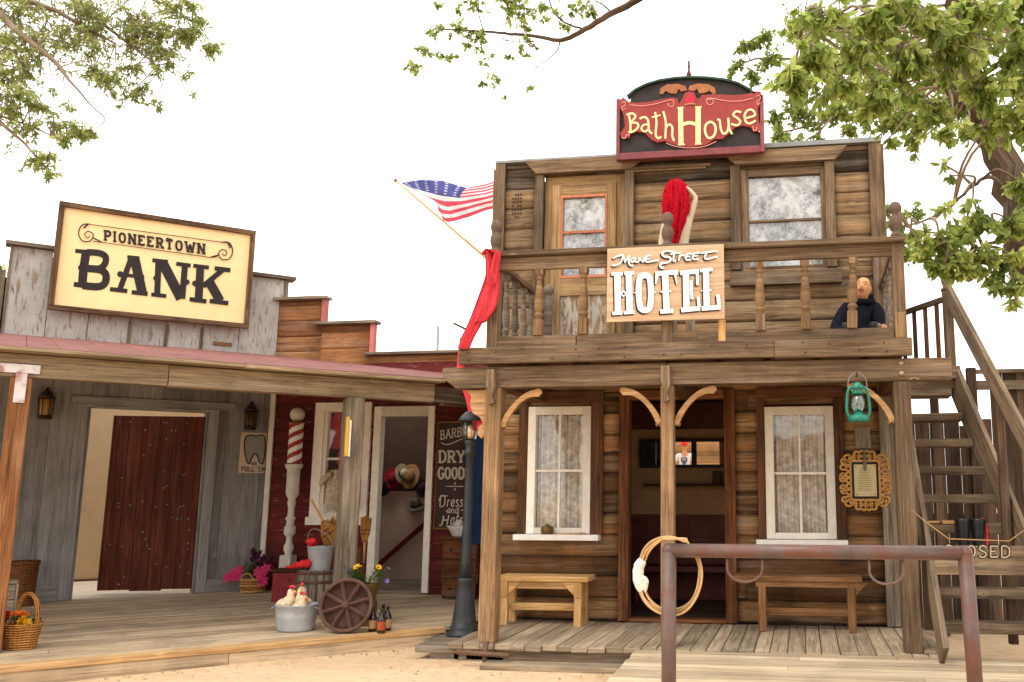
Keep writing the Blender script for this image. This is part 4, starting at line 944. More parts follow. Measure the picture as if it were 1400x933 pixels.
mid_post(2.70, 2.875, .655, .82, 2.458, W_GREY, 'weathered grey post')
OP = mid_post(-.05, .10, .64, .80, 2.463, W_ORANGE, 'orange-brown stained post')
m = BM(); m.bb(-.20, .143, .620, .634, 2.490, 2.565, 'x'); m.bb(-.02, .06, .620, .634, 2.245, 2.488, 'z'); m.build('tee_bracket', plain('white_steel', c(214, 206, 206), .5, .2, 10, rust=c(150, 90, 84)), OP, True, .004)
m = BM(); m.bb(-2.05, -1.88, .64, .80, deckz(wB(-2, .7, 0)), 2.463, 'z'); m.build('post', W_GREY, PR, True, .01)

# boardwalk
m = BM(); rr = random.Random(6); d = .115
def send(d):  # right end where the walk meets hotel porch
    return 3.72
while d < 7.2:
    wd = rr.uniform(.11, .15); j = rr.uniform(-1, 2.4); z = .25+.012*d
    s1 = min(3.60+d*1.05, 8.2)
    # stop at the hotel porch / side wall
    p = wB(s1, d, 0)
    lim = -3.06 if p.y < YW else XL-.03
    if p.x > lim: s1 -= (p.x-lim)/LB.x
    p = wB(s1, d, 0)
    if p.y > YBAR-.02: s1 -= (p.y-YBAR+.02)/LB.y
    sL = -4.0
    dmax = DW-.032 if True else d
    if d+wd > DW-.03:
        sL = cs+(d-DW)*.0+.03
        p = wB(sL, d, 0)
        # in the triangle in front of the barber wall
        sL = max(sL, cs)
        if s1 < sL+.1: break
    for a, b in ((sL, j), (j, s1)):
        if b-a > .05: m.bb(a+.002, b-.002, d, d+wd-.005, z-.04, z+rr.uniform(-.002, .002), 'x', wear=.0015)
    d += wd
structure(m.build('boardwalk', W_WALK, None, False, .003))
m = BM(); m.bb(-4, -.02, -.005, .112, .205, .252, 'x', wear=.003); m.bb(-.015, 3.55, -.005, .112, .205, .252, 'x', wear=.003); o = structure(m.build('boardwalk_edge', W_WEDGE, None, False, .008))
m = BM(); m.bb(-4, -.6, .015, .06, GZ-.04, .202, 'x'); m.bb(-.597, 1.65, .012, .06, GZ-.04, .202, 'x', wear=.004); m.bb(1.654, 3.50, .016, .06, GZ-.04, .202, 'x', wear=.004); structure(m.build('boardwalk_skirt', W_WALK, None, False, .006))

# ================================================================== SIGNS
# bank sign
DS = DW-.19
BG = thing('bank_sign', 'large cream sign lettered BANK in black, hung on the white false front', 'sign', wB(.2, DS, 3.7), TH)
cr1 = lambda x, y: (x/3.3325, 240+y/3.3325)
def onB(crop, d):
    def f(x, y, k):
        px, py = crop(x, y); q = atB(px, py, d-k); return wB(q.x, d-k, q.z)
    return f
def quadB(pts, crop, d): return [MBI @ onB(crop, d)(x, y, 0) for x, y in pts]
TL, TR, BR, BL = quadB([(268, 118), (1160, 256), (1135, 700), (218, 612)], cr1, DS)
s0, s1, z0, z1 = (TL.x+BL.x)/2, (TR.x+BR.x)/2, (BL.z+BR.z)/2, (TL.z+TR.z)/2
m = BM(); fw_ = .06
m.bb(s0, s1, DS-.045, DS+.02, z1-fw_, z1, 'x'); m.bb(s0, s1, DS-.045, DS+.02, z0, z0+fw_, 'x'); m.bb(s0, s0+fw_, DS-.045, DS+.02, z0+fw_, z1-fw_, 'z'); m.bb(s1-fw_, s1, DS-.045, DS+.02, z0+fw_, z1-fw_, 'z')
m.build('frame', wood('sign_frame', c(56, 40, 28), c(104, 78, 54), c(140, 110, 78), vary=.2), BG, True, .006)
m = BM(); m.bb(s0+fw_-.01, s1-fw_+.01, DS, DS+.018, z0+fw_-.01, z1-fw_+.01); m.build('panel', P_CREAMSIGN, BG, True)
m = BM(); m.bb(.6, .7, DS+.02, DW-.07, z0+.1, z0+.2); m.bb(1.9, 2.0, DS+.02, DW-.07, z0+.1, z0+.2); m.bb(.6, .7, DS+.02, DW-.07, 4.2, 4.3); m.bb(1.9, 2.0, DS+.02, DW-.07, 4.2, 4.3); m.build('spacer', W_GREY, BG, True)
p = Paint(onB(cr1, DS)); S = p.stroke
S([(393, 345), (380, 430), (374, 508)], 40); S([(343, 344), (440, 352)], 19); S([(336, 496), (450, 511)], 22)
S([(395, 350), (450, 354), (480, 370), (478, 402), (452, 424), (392, 424)], 30, True); S([(392, 424), (455, 430), (482, 452), (478, 490), (448, 507), (376, 502)], 34, True); p.disc(368, 421, 13)
S([(600, 372), (546, 520)], 26); S([(612, 372), (648, 535)], 44); S([(580, 371), (636, 377)], 16); S([(501, 518), (580, 527)], 20); S([(600, 532), (673, 540)], 20); S([(545, 452), (648, 462)], 16); p.disc(548, 450, 14); p.disc(645, 462, 13)
S([(722, 388), (716, 548)], 28); S([(694, 386), (765, 394)], 18); S([(738, 392), (825, 562)], 46); S([(689, 542), (758, 550)], 18); S([(843, 405), (830, 562)], 28); S([(803, 402), (869, 411)], 18); p.disc(711, 468, 13); p.disc(851, 486, 13)
S([(913, 414), (905, 568)], 36); S([(881, 411), (952, 420)], 18); S([(864, 564), (941, 574)], 20); S([(925, 505), (1015, 430)], 24); S([(978, 423), (1050, 432)], 20); S([(950, 478), (1003, 572)], 42); S([(955, 572), (1040, 582)], 20); p.disc(888, 492, 13)
p.text('PIONEERTOWN', 478, 294, 42, 40, 10, (1, .138), gap=.42, serif=True)
S([(400, 222), (1000, 303), (1040, 308)], 3.5); S([(425, 300), (470, 306), (960, 374), (990, 370)], 3.5)
S([(410, 222), (375, 226), (358, 262), (375, 298), (412, 298), (425, 270), (402, 255), (386, 270), (400, 286), (410, 274)], (6, 4), True); S([(400, 223), (382, 240)], 8); S([(425, 285), (465, 305)], 6)
S([(1010, 304), (1045, 308), (1060, 345), (1045, 380), (1010, 382), (996, 358), (1012, 338), (1034, 348), (1024, 366), (1012, 356)], (6, 4), True); S([(1040, 310), (1050, 330)], 8); S([(960, 372), (1000, 362)], 6)
p.mb.build('lettering', P_SIGNBLK, BG, True)

# hotel sign
YH = YP-.075
HS = thing('hotel_sign', 'wooden hotel sign with white shadowed letters, fixed to the balcony rail', 'sign', (-1.13, YH, 2.99))
cr2 = lambda x, y: (820+x/7.178, 330+y/7.178)
def onY_(crop, Y):
    def f(x, y, k): return at(*crop(x, y), Y-k)
    return f
f2 = onY_(cr2, YH)
xs = [f2(95, 105, 0), f2(1208, 62, 0), f2(1240, 765, 0), f2(108, 815, 0)]
x0, x1, z0, z1 = -1.655, -.618, 2.995, 3.66
m = MB()
hs = (z1-z0)/4
for k in range(4): m.box(x0, x1, YH, YH+.02, z0+k*hs+.001, z0+(k+1)*hs-.0005, 'x', t=.45+.1*random.random())
m.build('panel', W_SIGN, HS, True)
m = MB(); m.box(-1.55, -1.49, YH+.021, YP-.002, 3.55, 3.60); m.box(-.8, -.74, YH+.021, YP-.002, 3.55, 3.60); m.build('spacer', W_NEW, HS, True)
p = Paint(f2)
def hotel_letters(dx, dy, mi):
    g = lambda pts: [(x+dx, y+dy) for x, y in pts]
    S = lambda pts, w_, sm=False, cl=False: p.stroke(g(pts), w_, sm, cl, mi)
    S([(172, 306), (180, 722)], 62); S([(285, 300), (293, 714)], 62); S([(116, 322), (226, 318)], 34); S([(242, 316), (338, 311)], 34); S([(124, 710), (222, 702)], 34); S([(236, 702), (342, 695)], 34); p.poly(g([(195, 515), (232, 478), (270, 512), (234, 552)]), mi=mi)
    S([(440, 335), (398, 352), (384, 420), (382, 505), (390, 600), (405, 660), (450, 678), (488, 655), (500, 590), (503, 500), (497, 410), (482, 350)], 58, True, True); S([(336, 505), (385, 505)], (6, 26)); S([(500, 502), (552, 500)], (26, 6))
    S([(640, 298), (657, 692)], 62); S([(545, 320), (768, 302)], 46); S([(566, 312), (550, 420)], (40, 12)); S([(735, 305), (758, 420)], (30, 8)); S([(594, 692), (724, 682)], 42); S([(598, 496), (702, 490)], 18)
    S([(845, 296), (852, 682)], 62); S([(788, 312), (972, 294)], 44); S([(955, 290), (958, 430)], 26); S([(896, 385), (906, 570)], 28); S([(860, 476), (900, 474)], 28); S([(800, 676), (985, 658)], 46); S([(966, 545), (975, 650)], 30)
    S([(1042, 286), (1050, 664)], 60); S([(983, 288), (1110, 276)], 34); S([(1000, 660), (1186, 646)], 46); S([(1160, 525), (1172, 645)], 36); S([(996, 486), (1095, 478)], (8, 18))
    W = 17
    S([(130, 168), (170, 148), (212, 138), (236, 140)], W, True); S([(232, 142), (205, 205), (160, 235), (122, 238)], W, True); S([(232, 142), (245, 200), (292, 140)], W, False); S([(292, 140), (284, 200), (300, 236), (330, 238)], W, True)
    S([(352, 165), (322, 168), (305, 190), (322, 206), (352, 170), (348, 200), (368, 204)], W-2, True); S([(376, 208), (390, 160)], W); S([(390, 162), (424, 205)], W); S([(424, 205), (440, 155)], W); S([(505, 138), (465, 146), (448, 180), (460, 202), (520, 196), (578, 184)], W, True); S([(455, 174), (495, 168)], W-2)
    S([(725, 105), (650, 95), (612, 122), (635, 150), (685, 158), (695, 188), (655, 210), (612, 216), (592, 240), (605, 260), (632, 258)], W+2, True); S([(735, 98), (722, 185), (748, 192)], W, True); S([(690, 130), (792, 112)], W-3)
    S([(772, 190), (788, 135)], W); S([(782, 160), (805, 136), (830, 142)], W, True); S([(905, 120), (862, 126), (842, 160), (856, 184), (900, 178)], W, True); S([(852, 152), (890, 148)], W-3); S([(978, 112), (932, 118), (912, 152), (926, 178), (970, 172)], W, True); S([(922, 145), (960, 142)], W-3); S([(1050, 112), (1030, 160), (1062, 174), (1155, 150)], W, True); S([(990, 116), (1155, 96)], W)
hotel_letters(-15, 15, 0); p.disc(234, 515, 11, mi=0)
p.k = .0075; hotel_letters(0, 0, 1); p.disc(234, 515, 12, mi=0)
p.mb.build('lettering', [P_SIGNBLK, P_LWHITE], HS, True)

# bath house sign
YS = YW-.16
BHS = thing('bath_house_sign', 'dark arched sign with a red scrolled board lettered Bath House on the hotel roofline', 'sign', (-1.09, YS, 5.07))
cr3 = lambda x, y: (820+x/5.184, 60+y/5.184)
f3 = onY_(cr3, YS)
def shape3(pts): return [(f3(x, y, 0).x, f3(x, y, 0).z) for x, y in pts]
M3 = MXZ(YS)
arch = [(200, 385), (255, 340), (330, 302), (430, 272), (540, 256), (640, 250), (760, 253), (880, 266), (980, 292), (1060, 335), (1100, 368)]
m = MB(); m.prism(shape3([(140, 790), (140, 470), (215, 430), (225, 385)]+arch[1:-1]+[(1085, 365), (1090, 400), (1150, 440), (1150, 752)]), -.02, .02, M3, .5); m.build('backboard', P_SIGNBLK, BHS, True)
m = MB(); ar = shape3(arch)
for a, b in zip(ar[:-1], ar[1:]): m.beam((a[0], YS-.01, a[1]), (b[0], YS-.01, b[1]), .09, .022)
m.build('arch_rim', P_DKGREEN, BHS, True)
m = MB(); L_, R_ = f3(132, 600, 0), f3(1152, 600, 0); zb = f3(640, 778, 0).z
m.box(L_.x-.015, L_.x+.025, YS-.055, YS+.03, zb-.045, f3(132, 405, 0).z, 'z'); m.box(R_.x-.02, R_.x+.02, YS-.055, YS+.03, zb-.045, f3(1152, 375, 0).z, 'z'); m.box(L_.x+.025, R_.x-.02, YS-.05, YS+.03, zb-.045, zb+.03, 'x')
m.build('frame', P_MAUVE, BHS, True, .005)
redp = [(148, 415), (175, 396), (212, 428), (270, 434), (340, 428), (430, 412), (520, 396), (555, 404), (566, 440), (590, 405), (606, 365), (640, 353), (672, 360), (690, 400), (712, 405), (724, 378), (830, 373), (950, 380), (1050, 372), (1105, 352), (1142, 354), (1152, 400), (1122, 475), (1128, 560), (1142, 600), (1138, 634), (1092, 632), (1070, 606), (1015, 594), (960, 608), (915, 655), (870, 688), (815, 690), (760, 728), (680, 745), (600, 742), (520, 726), (470, 702), (415, 712), (370, 694), (325, 645), (265, 635), (222, 650), (216, 680), (160, 680), (150, 652), (186, 600), (176, 520), (150, 470)]
m = MB(); m.prism(shape3(redp), .022, .055, M3, .5); m.build('red_board', P_SIGNRED, BHS, True)
m = MB()
wing = [(425, 362), (436, 325), (480, 300), (555, 296), (612, 312), (622, 342), (580, 348), (560, 330), (545, 365), (505, 362), (470, 345), (445, 372)]
m.prism(shape3(wing), .021, .04, M3, .4); m.prism(shape3([(1252-x, y-2) for x, y in wing]), .021, .04, M3, .6); m.build('gilt_ornament', P_GOLD, BHS, True)
m = MB(); cz = f3(632, 250, 0)
m.lathe([(.022, 0), (.022, .02), (.012, .03), (.03, .05), (.012, .10), (.012, .125), (.016, .15), (.012, .165), (.014, .20), (.006, .215), (1e-5, .22)], 10, Matrix.Translation((cz.x, YS, cz.z-.005))); m.build('finial', plain('finial_red', c(110, 60, 58), .6, .4, 40), BHS, True)
p = Paint(onY_(cr3, YS-.055)); S = p.stroke; W = 15
S([(205, 500), (216, 560), (218, 622)], W, True); S([(190, 503), (232, 494), (252, 518), (216, 562)], W, True); S([(216, 562), (262, 562), (272, 590), (240, 620), (203, 628)], W, True)
S([(282, 532), (318, 520), (342, 545), (350, 615), (372, 636)], W, True); S([(348, 570), (308, 578), (296, 606), (322, 622), (350, 598)], W-2, True)
S([(392, 484), (402, 560), (396, 640), (414, 670), (436, 658)], W, True); S([(368, 522), (432, 506)], W-4)
S([(450, 478), (468, 560), (464, 672)], W, True); S([(466, 600), (490, 572), (514, 592), (514, 650), (528, 690)], W, True)
S([(572, 455), (576, 716)], 36); S([(698, 450), (697, 710)], 38); S([(576, 578), (635, 560), (700, 578)], 24, True); S([(550, 455), (594, 452)], 10); S([(676, 450), (722, 447)], 10); S([(554, 716), (604, 714)], 10); S([(674, 712), (722, 708)], 10)
S([(780, 555), (750, 580), (748, 630), (772, 668), (806, 655), (822, 610), (810, 568)], 17, True, True)
S([(832, 536), (850, 545), (858, 605), (878, 638), (905, 618), (914, 560), (910, 525)], W, True); S([(910, 525), (918, 600), (938, 640)], W, True)
S([(1002, 486), (966, 480), (946, 505), (976, 528), (996, 552), (974, 578), (930, 568)], W, True); S([(1022, 530), (1098, 508), (1082, 470), (1046, 474), (1026, 512), (1038, 556), (1070, 564), (1104, 544)], W, True)
A = p.mb; p.mb = MB()
S([(212, 432), (300, 440), (400, 425), (500, 398), (525, 415), (515, 445), (488, 440), (485, 420)], 5, True); S([(760, 400), (800, 392), (800, 425), (770, 430), (755, 405), (780, 385), (900, 405), (1000, 405), (1085, 385)], 5, True)
S([(155, 420), (178, 410), (180, 435), (158, 450), (165, 470), (182, 455)], 5, True); S([(1105, 375), (1130, 365), (1138, 390), (1115, 410), (1122, 432), (1136, 415)], 5, True); S([(155, 665), (180, 670), (190, 645), (212, 650)], 6, True); S([(1085, 580), (1090, 615), (1110, 610), (1112, 590)], 6, True); p.disc(1130, 622, 6); S([(470, 704), (540, 728), (640, 738), (740, 728), (825, 692)], 5, True)
p.mb.build('scroll_line', P_PALEP, BHS, True)
p.mb = MB(); p.disc(640, 392, 32, 30); p.disc(622, 405, 18); p.disc(660, 402, 18); p.disc(640, 375, 20); p.mb.build('painted_rose', plain('rose', c(196, 44, 66), .6, .4, 60), BHS, True)
p.mb = MB(); S([(602, 432), (640, 425), (682, 428)], 9, True); p.mb.build('painted_ribbon', P_LABEL, BHS, True)
A.build('lettering', P_LETTER, BHS, True)

# barber shop sign board
YD = YBAR-.055
cr4 = lambda x, y: (590+x/4.44, 550+y/4.44)
f4 = onY_(cr4, YD)
x0, x1, z1, z0 = f4(28, 400, 0).x, f4(266, 400, 0).x, f4(100, 118, 0).z, f4(100, 772, 0).z
DG = thing('dry_goods_sign', 'tall brown board sign lettered Barber, Dry Goods, Dresses and Hats, behind the street lamp', 'sign', (x0, YD, z0))
m = MB(); m.box(x0, x1, YD, YD+.025, z0, z1, 'z'); m.build('panel', P_DRY, DG, True, .003)
m = MB()
for q in ((x0, x1, z0, z0+.018), (x0, x1, z1-.018, z1)): m.box(q[0], q[1], YD-.012, YD-.001, q[2], q[3])
m.box(x0, x0+.018, YD-.012, YD-.001, z0+.018, z1-.018); m.box(x1-.018, x1, YD-.012, YD-.001, z0+.018, z1-.018); m.build('frame', W_OLDB, DG, True)
p = Paint(f4)
p.text('BARBER', 56, 226, 52, 34, 7, (1, -.16), gap=.3, serif=True); p.stroke([(58, 246), (90, 258), (130, 248), (180, 226), (240, 214)], 6, True)
p.text('DRY', 48, 364, 66, 56, 13, gap=.32, serif=True); p.text('GOODS', 42, 464, 66, 44, 13, gap=.26)
p.stroke([(88, 512), (194, 512)], 5); p.disc(142, 494, 6); p.disc(142, 530, 6)
p.text('D', 48, 634, 66, 46, 7, slant=.1); p.text('resses', 92, 634, 78, 44, 7, slant=.1, gap=.2); p.stroke([(44, 600), (60, 572), (100, 570)], 6, True)
p.text('and', 92, 674, 50, 40, 5, slant=.2, gap=.1); p.stroke([(86, 660), (110, 662)], 4); p.stroke([(170, 656), (196, 656)], 4)
p.text('H', 60, 744, 56, 52, 8, slant=.2, gap=.1); p.text('ats', 112, 744, 80, 46, 8, slant=.2, gap=.15); p.stroke([(46, 748), (62, 744), (74, 700)], 6, True)
p.mb.build('lettering', P_CHALK, DG, True)

# tooth puller's sign
DT = DW-.035
cr5 = lambda x, y: (x/3.3325, 480+y/3.3325)
TS = thing('tooth_sign', 'small pale sign with a grey tooth reading we pull em, under the right wall lantern', 'sign', wB(2.5, DT, 1.9), TH)
q = quadB([(1100, 370), (1218, 373), (1214, 559), (1096, 556)], cr5, DT)
m = BM(); m.bb(q[0].x, q[1].x, DT, DT+.02, q[3].z, q[0].z); m.build('panel', P_TOOTHBG, TS, True, .003)
p = Paint(onB(cr5, DT)); tooth = [(1118, 398), (1138, 384), (1165, 388), (1192, 384), (1208, 400), (1206, 470), (1196, 514), (1182, 506), (1174, 482), (1160, 468), (1146, 490), (1138, 512), (1126, 506), (1114, 450)]
p.poly(tooth, mi=0); p.stroke(tooth, 6, True, True, mi=1)
p.text('WE', 1145, 521, 15, 14, 3, (1, .03), mi=1, gap=.3); p.text("PULL 'EM", 1101, 548, 22, 17, 3.4, (1, .03), mi=1, gap=.3)
p.mb.build('lettering', [P_TOOTH, P_SIGNBLK], TS, True)

# ================================================================== THINGS ON THE BOARDWALK
def deck_at(px, py):
    """the spot on the sloping boardwalk seen along a sight line"""
    z = .25
    for _ in range(4):
        p = atz(px, py, z); z = deckz(p)
    return V((p.x, p.y, z))
def dist(p): return (V(p)-EYE).dot(FW)
def mpp(p): return dist(p)/F_                # metres seen per survey unit at a spot
def leafblade(mb, base, d, up, L, w_, t=.5, fine=False, fold=.25, droop=0.0):
    d = V(d).normalized(); sd = d.cross(V(up)); sd = sd.normalized() if sd.length > 1e-4 else V((1, 0, 0)); u = sd.cross(d)
    if fine:
        prof = ((.18, .30), (.45, .46), (.72, .30))
        P = [V(base)]+[V(base)+d*L*a+sd*w_*h+u*w_*h*fold-u*L*droop*a*a for a, h in prof]+[V(base)+d*L-u*L*droop]+[V(base)+d*L*a-sd*w_*h+u*w_*h*fold-u*L*droop*a*a for a, h in prof[::-1]]
        b = mb.add(P); mb.face([b, b+1, b+2, b+3, b+4], None, t); mb.face([b, b+4, b+5, b+6, b+7], None, t)
    else:
        P = [V(base), V(base)+d*L*.45+sd*w_*.45+u*w_*fold*.5, V(base)+d*L, V(base)+d*L*.45-sd*w_*.45+u*w_*fold*.5]
        b = mb.add(P); mb.face([b, b+1, b+2], None, t); mb.face([b, b+2, b+3], None, t)
def rdir(r, zmin=-1, zmax=1):
    z = r.uniform(zmin, zmax); a = r.uniform(0, 2*PI); q = math.sqrt(max(0, 1-z*z)); return V((q*math.cos(a), q*math.sin(a), z))
def blossom(ctr, d, R, n, mat, parent, r, layers=2, centre=None, name='flower'):
    m = MB(); d = V(d).normalized(); x = d.orthogonal().normalized(); y = d.cross(x)
    for l in range(layers):
        for k in range(n):
            a = 2*PI*(k+.5*l+r.uniform(-.1, .1))/n; o = x*math.cos(a)+y*math.sin(a)
            leafblade(m, V(ctr)-d*.003*l, o+d*(.25+.45*l), d, R*(1-.25*l), R*.75, r.random(), True, .3)
    f = m.build(name, mat, parent, True)
    if centre:
        m = MB(); m.ball(ctr, R*.28, 8); m.build('flower_centre', centre, f, True)
    return f
R4 = random.Random(44)
# galvanised tub with plush chickens
tp = deck_at(404, 862); k = mpp(tp)
T = thing('wash_tub', 'grey galvanised wash tub at the front edge of the boardwalk, full of cream plush hens', 'tub', tp)
h = 35*k*1.0; rt_, rb_ = 28.5*k, 23.5*k
m = MB(); m.lathe([(rb_*.9, .0), (rb_, .004), (rb_*1.02, .02), (rb_+(rt_-rb_)*.5, h*.5), (rb_+(rt_-rb_)*.52+.003, h*.54), (rb_+(rt_-rb_)*.58, h*.58), (rt_*.985, h*.95), (rt_*1.02, h*.97), (rt_*1.02, h), (rt_*.97, h), (rt_*.95, h*.92), (rb_*.96, .02), (1e-5, .018)], 40, Matrix.Translation(tp)); m.build('body', P_GALV, T, True)
m = MB()
for sg in (-1, 1): m.tube(catmull([tp+RT*sg*rt_+V((0, -.05, h*.9)), tp+RT*sg*(rt_+.03)+V((0, -.03, h*.83)), tp+RT*sg*(rt_+.03)+V((0, .03, h*.83)), tp+RT*sg*rt_+V((0, .05, h*.9))], 4), .006, 6)
m.build('handle', P_GALV, T, True)
def hen(c0, face, s, lab):
    HN = thing('plush_hen', lab, 'plush toy', c0)
    m = MB(); f = V(face).normalized(); sd = V((0, 0, 1)).cross(f)
    m.tube(catmull([c0-f*.12*s+V((0, 0, .02)), c0-f*.05*s+V((0, 0, .05*s)), c0+f*.02*s+V((0, 0, .07*s)), c0+f*.07*s+V((0, 0, .15*s)), c0+f*.08*s+V((0, 0, .22*s)), c0+f*.09*s+V((0, 0, .25*s))], 4), [.01*s]+[.05*s+.035*s*math.sin(PI*min(1, i/13)) for i in range(1, 16)]+[.05*s, .047*s, .044*s, .036*s, .02*s], 12)
    m.build('body', C_PLUSH, HN, True)
    m = MB()
    for q in range(3): m.ball(c0+f*(.06+.03*q)*s+V((0, 0, (.285+.008*(1-abs(q-1)))*s)), .018*s, 8)
    m.ball(c0+f*.135*s+V((0, 0, .20*s)), .016*s, 8, sz=1.5); m.build('comb', C_RED, HN, True)
    m = MB(); m.tube([c0+f*.12*s+V((0, 0, .235*s)), c0+f*.165*s+V((0, 0, .225*s))], [.016*s, .003*s], 8); m.build('beak', P_YELLOW, HN, True)
    m = MB()
    for sg in (-1, 1): m.ball(c0+f*.115*s+sd*sg*.033*s+V((0, 0, .25*s)), .007*s, 6)
    m.build('eye', P_BLACK, HN, True)
    for sg in (-1, 1):
        m = MB(); m.ball(c0+sd*sg*.06*s+V((0, 0, .07*s)), .06*s, 10, sx=1.0, sy=.6, sz=.7); m.build('wing', C_PLUSH, HN, True)
hen(tp+RT*.04+V((0, .0, h*.85)), RT*.3-FW, .80, 'cream plush hen sitting upright at the back of the wash tub')
hen(tp-RT*.09+V((0, -.03, h*.80)), RT-FW*.4, .74, 'cream plush hen slumped over the left side of the wash tub')
hen(tp+RT*.07+V((0, -.09, h*.74)), RT-FW*.6, .62, 'cream plush hen lying low at the right rim of the wash tub')
# barrel
bp_ = deck_at(431, 838); k = mpp(bp_)
B = thing('barrel', 'old weathered wooden barrel with rusty hoops beside the porch post', 'barrel', bp_)
hb = 58*k; rB = 29*k
m = MB()
for q in range(18):
    a0, a1 = 2*PI*q/18+.012, 2*PI*(q+1)/18-.012; tt = random.random(); off = random.random()*30; bb_ = len(m.v); n = 8
    for i in range(n+1):
        z = i/n; rr_ = rB*(.86+.16*math.sin(PI*z))
        for a in (a0, a1): m.v.append(bp_+V((rr_*math.cos(a), rr_*math.sin(a), hb*z)))
        for a in (a0, a1): m.v.append(bp_+V(((rr_-.02)*math.cos(a), (rr_-.02)*math.sin(a), hb*z)))
    for i in range(n):
        q4 = bb_+4*i; m.face([q4, q4+1, q4+5, q4+4], [(off+i*.07, 0), (off+i*.07, .09), (off+i*.07+.07, .09), (off+i*.07+.07, 0)], tt, True)
        m.face([q4+1, q4+3, q4+7, q4+5], None, tt); m.face([q4+2, q4, q4+4, q4+6], None, tt)
m.lathe([(1e-5, hb*.96), (rB*.85, hb*.96)], 24, Matrix.Translation(bp_)); m.build('staves', W_GREY, B, True)
for z in (.06, .27, .73, .93):
    m = MB(); rr_ = rB*(.86+.16*math.sin(PI*z))+.003
    m.lathe([(rr_, hb*(z-.035)), (rr_+.003, hb*(z-.03)), (rr_+.003, hb*(z+.03)), (rr_, hb*(z+.035))], 32, Matrix.Translation(bp_)); m.build('hoop', P_RUST, B, True)
btop = bp_+V((0, 0, hb*.96))
# bucket on the barrel
kb = mpp(btop); bc = btop+RT*.03+V((0, -.02, .004))
U = thing('bucket', 'pale grey metal bucket with a red cloth over its rim, standing on the barrel', 'bucket', bc)
m = MB(); m.lathe([(13*kb, 0), (13.3*kb, .01), (17.5*kb, 31*kb), (18.2*kb, 32*kb), (18*kb, 33*kb), (17.2*kb, 32*kb), (12.8*kb, .012), (1e-5, .012)], 28, Matrix.Translation(bc)); m.build('body', P_GALV, U, True)
m = MB(); m.tube(catmull([bc+RT*18*kb+V((0, 0, 32*kb)), bc+RT*12*kb+V((0, -.04, 46*kb)), bc-RT*6*kb+V((0, -.05, 56*kb)), bc-RT*17*kb+V((0, -.02, 50*kb)), bc-RT*18*kb+V((0, 0, 33*kb))], 5), .004, 6); m.build('handle', P_STEEL, U, True)
def ragcloth(name, lab, c0, s, mat, cat='cloth', seed=1):
    r = random.Random(seed); m = MB(); ph = [r.uniform(0, 6) for _ in range(6)]
    def fn(u, v):
        a = 2*PI*u; b = PI*v
        rr_ = s*(1+.22*math.sin(3*a+ph[0]+2*b)+.16*math.sin(5*a+ph[1])*math.sin(2*b)+.14*math.sin(4*b+ph[2]))
        return V(c0)+V((rr_*math.sin(b)*math.cos(a)*1.15, rr_*math.sin(b)*math.sin(a)*.8, rr_*math.cos(b)*.85))
    m.sheet(fn, 24, 14); return tag(m.build(name, mat), lab, cat)
C_CORAL = cloth('coral_cloth', c(246, 62, 66), .35, .2, 20)
ragcloth('red_cloth', 'bright coral red cloth bunched at the rim of the bucket', bc-RT*11*kb+V((0, -.03, 38*kb)), .046, C_CORAL, seed=3)
# second cloth lies on the barrel and trails over the box
cc0 = btop-RT*.17+V((0, -.10, .035))
m = MB(); pts = [cc0-RT*.13+V((0, .02, .005)), cc0-RT*.05+V((0, 0, .02)), cc0+RT*.02+V((0, -.02, .035)), cc0+RT*.10+V((0, -.02, .05)), cc0+RT*.15+V((0, -.01, .03))]
m.tube(catmull(pts, 5), [.006+.045*(i/20)**.8+.010*math.sin(i*2.1) for i in range(19)]+[.035, .012], 12, .5); o = m.build('red_cloth', C_CORAL); tag(o, 'bright coral red rolled cloth lying on the barrel before the bucket', 'cloth')
# red wooden box behind the barrel
rb0 = deck_at(398, 822); k = mpp(rb0)
X = thing('red_box', 'red painted wooden chest with a darker lid standing left of the barrel', 'box', rb0, YAW)
wX, hX = 52*k, 50*k
m = MB(); m.box(-wX*.42, wX*.58, -.12, .16, 0, hX*.78); m.build('body', P_REDBOX, X, False, .008)
m = MB(); m.box(-wX*.47, wX*.63, -.15, .18, hX*.80, hX*.86, 'x'); m.build('lid', W_DARK, X, False, .006)
m = MB(); m.box(-wX*.43, wX*.59, -.128, -.121, hX*.36, hX*.385); m.box(-.02, .02, -.14, -.12, hX*.55, hX*.62); m.build('moulding', P_REDBOX, X)
# iron wheel
wc = deck_at(462, 866); k = mpp(wc); Rw = 36.5*k
q = MBI @ wc
MW = Matrix.Translation(wc+V((.0, .03, Rw*1.0))+RT*7*k) @ Matrix.Rotation(YAW+math.radians(4), 4, 'Z') @ Matrix.Rotation(math.radians(-12), 4, 'X') @ Matrix.Rotation(PI/2, 4, 'X')
WH = thing('wagon_wheel', 'rusty red iron wheel with eight spokes leaning against the barrel', 'wheel', wc)
m = MB(); m.lathe([(Rw*.87, -.022), (Rw*.98, -.026), (Rw, -.02), (Rw, .02), (Rw*.98, .026), (Rw*.87, .022), (Rw*.86, .0), (Rw*.87, -.022)], 48, MW); m.build('rim', P_RUST, WH, True)
for q in range(8):
    a = 2*PI*q/8+.28; m = MB()
    d = V((math.cos(a), math.sin(a), 0)); n_ = V((-d.y, d.x, 0))
    m.beam(MW @ (d*Rw*.12), MW @ (d*Rw*.88), .034, .012, MW.to_3x3() @ V((0, 0, 1))); m.beam(MW @ (d*Rw*.12+V((0, 0, .008))), MW @ (d*Rw*.88+V((0, 0, .008))), .009, .03, MW.to_3x3() @ V((0, 0, 1)))
    m.build('spoke', P_RUST, WH, True, .003)
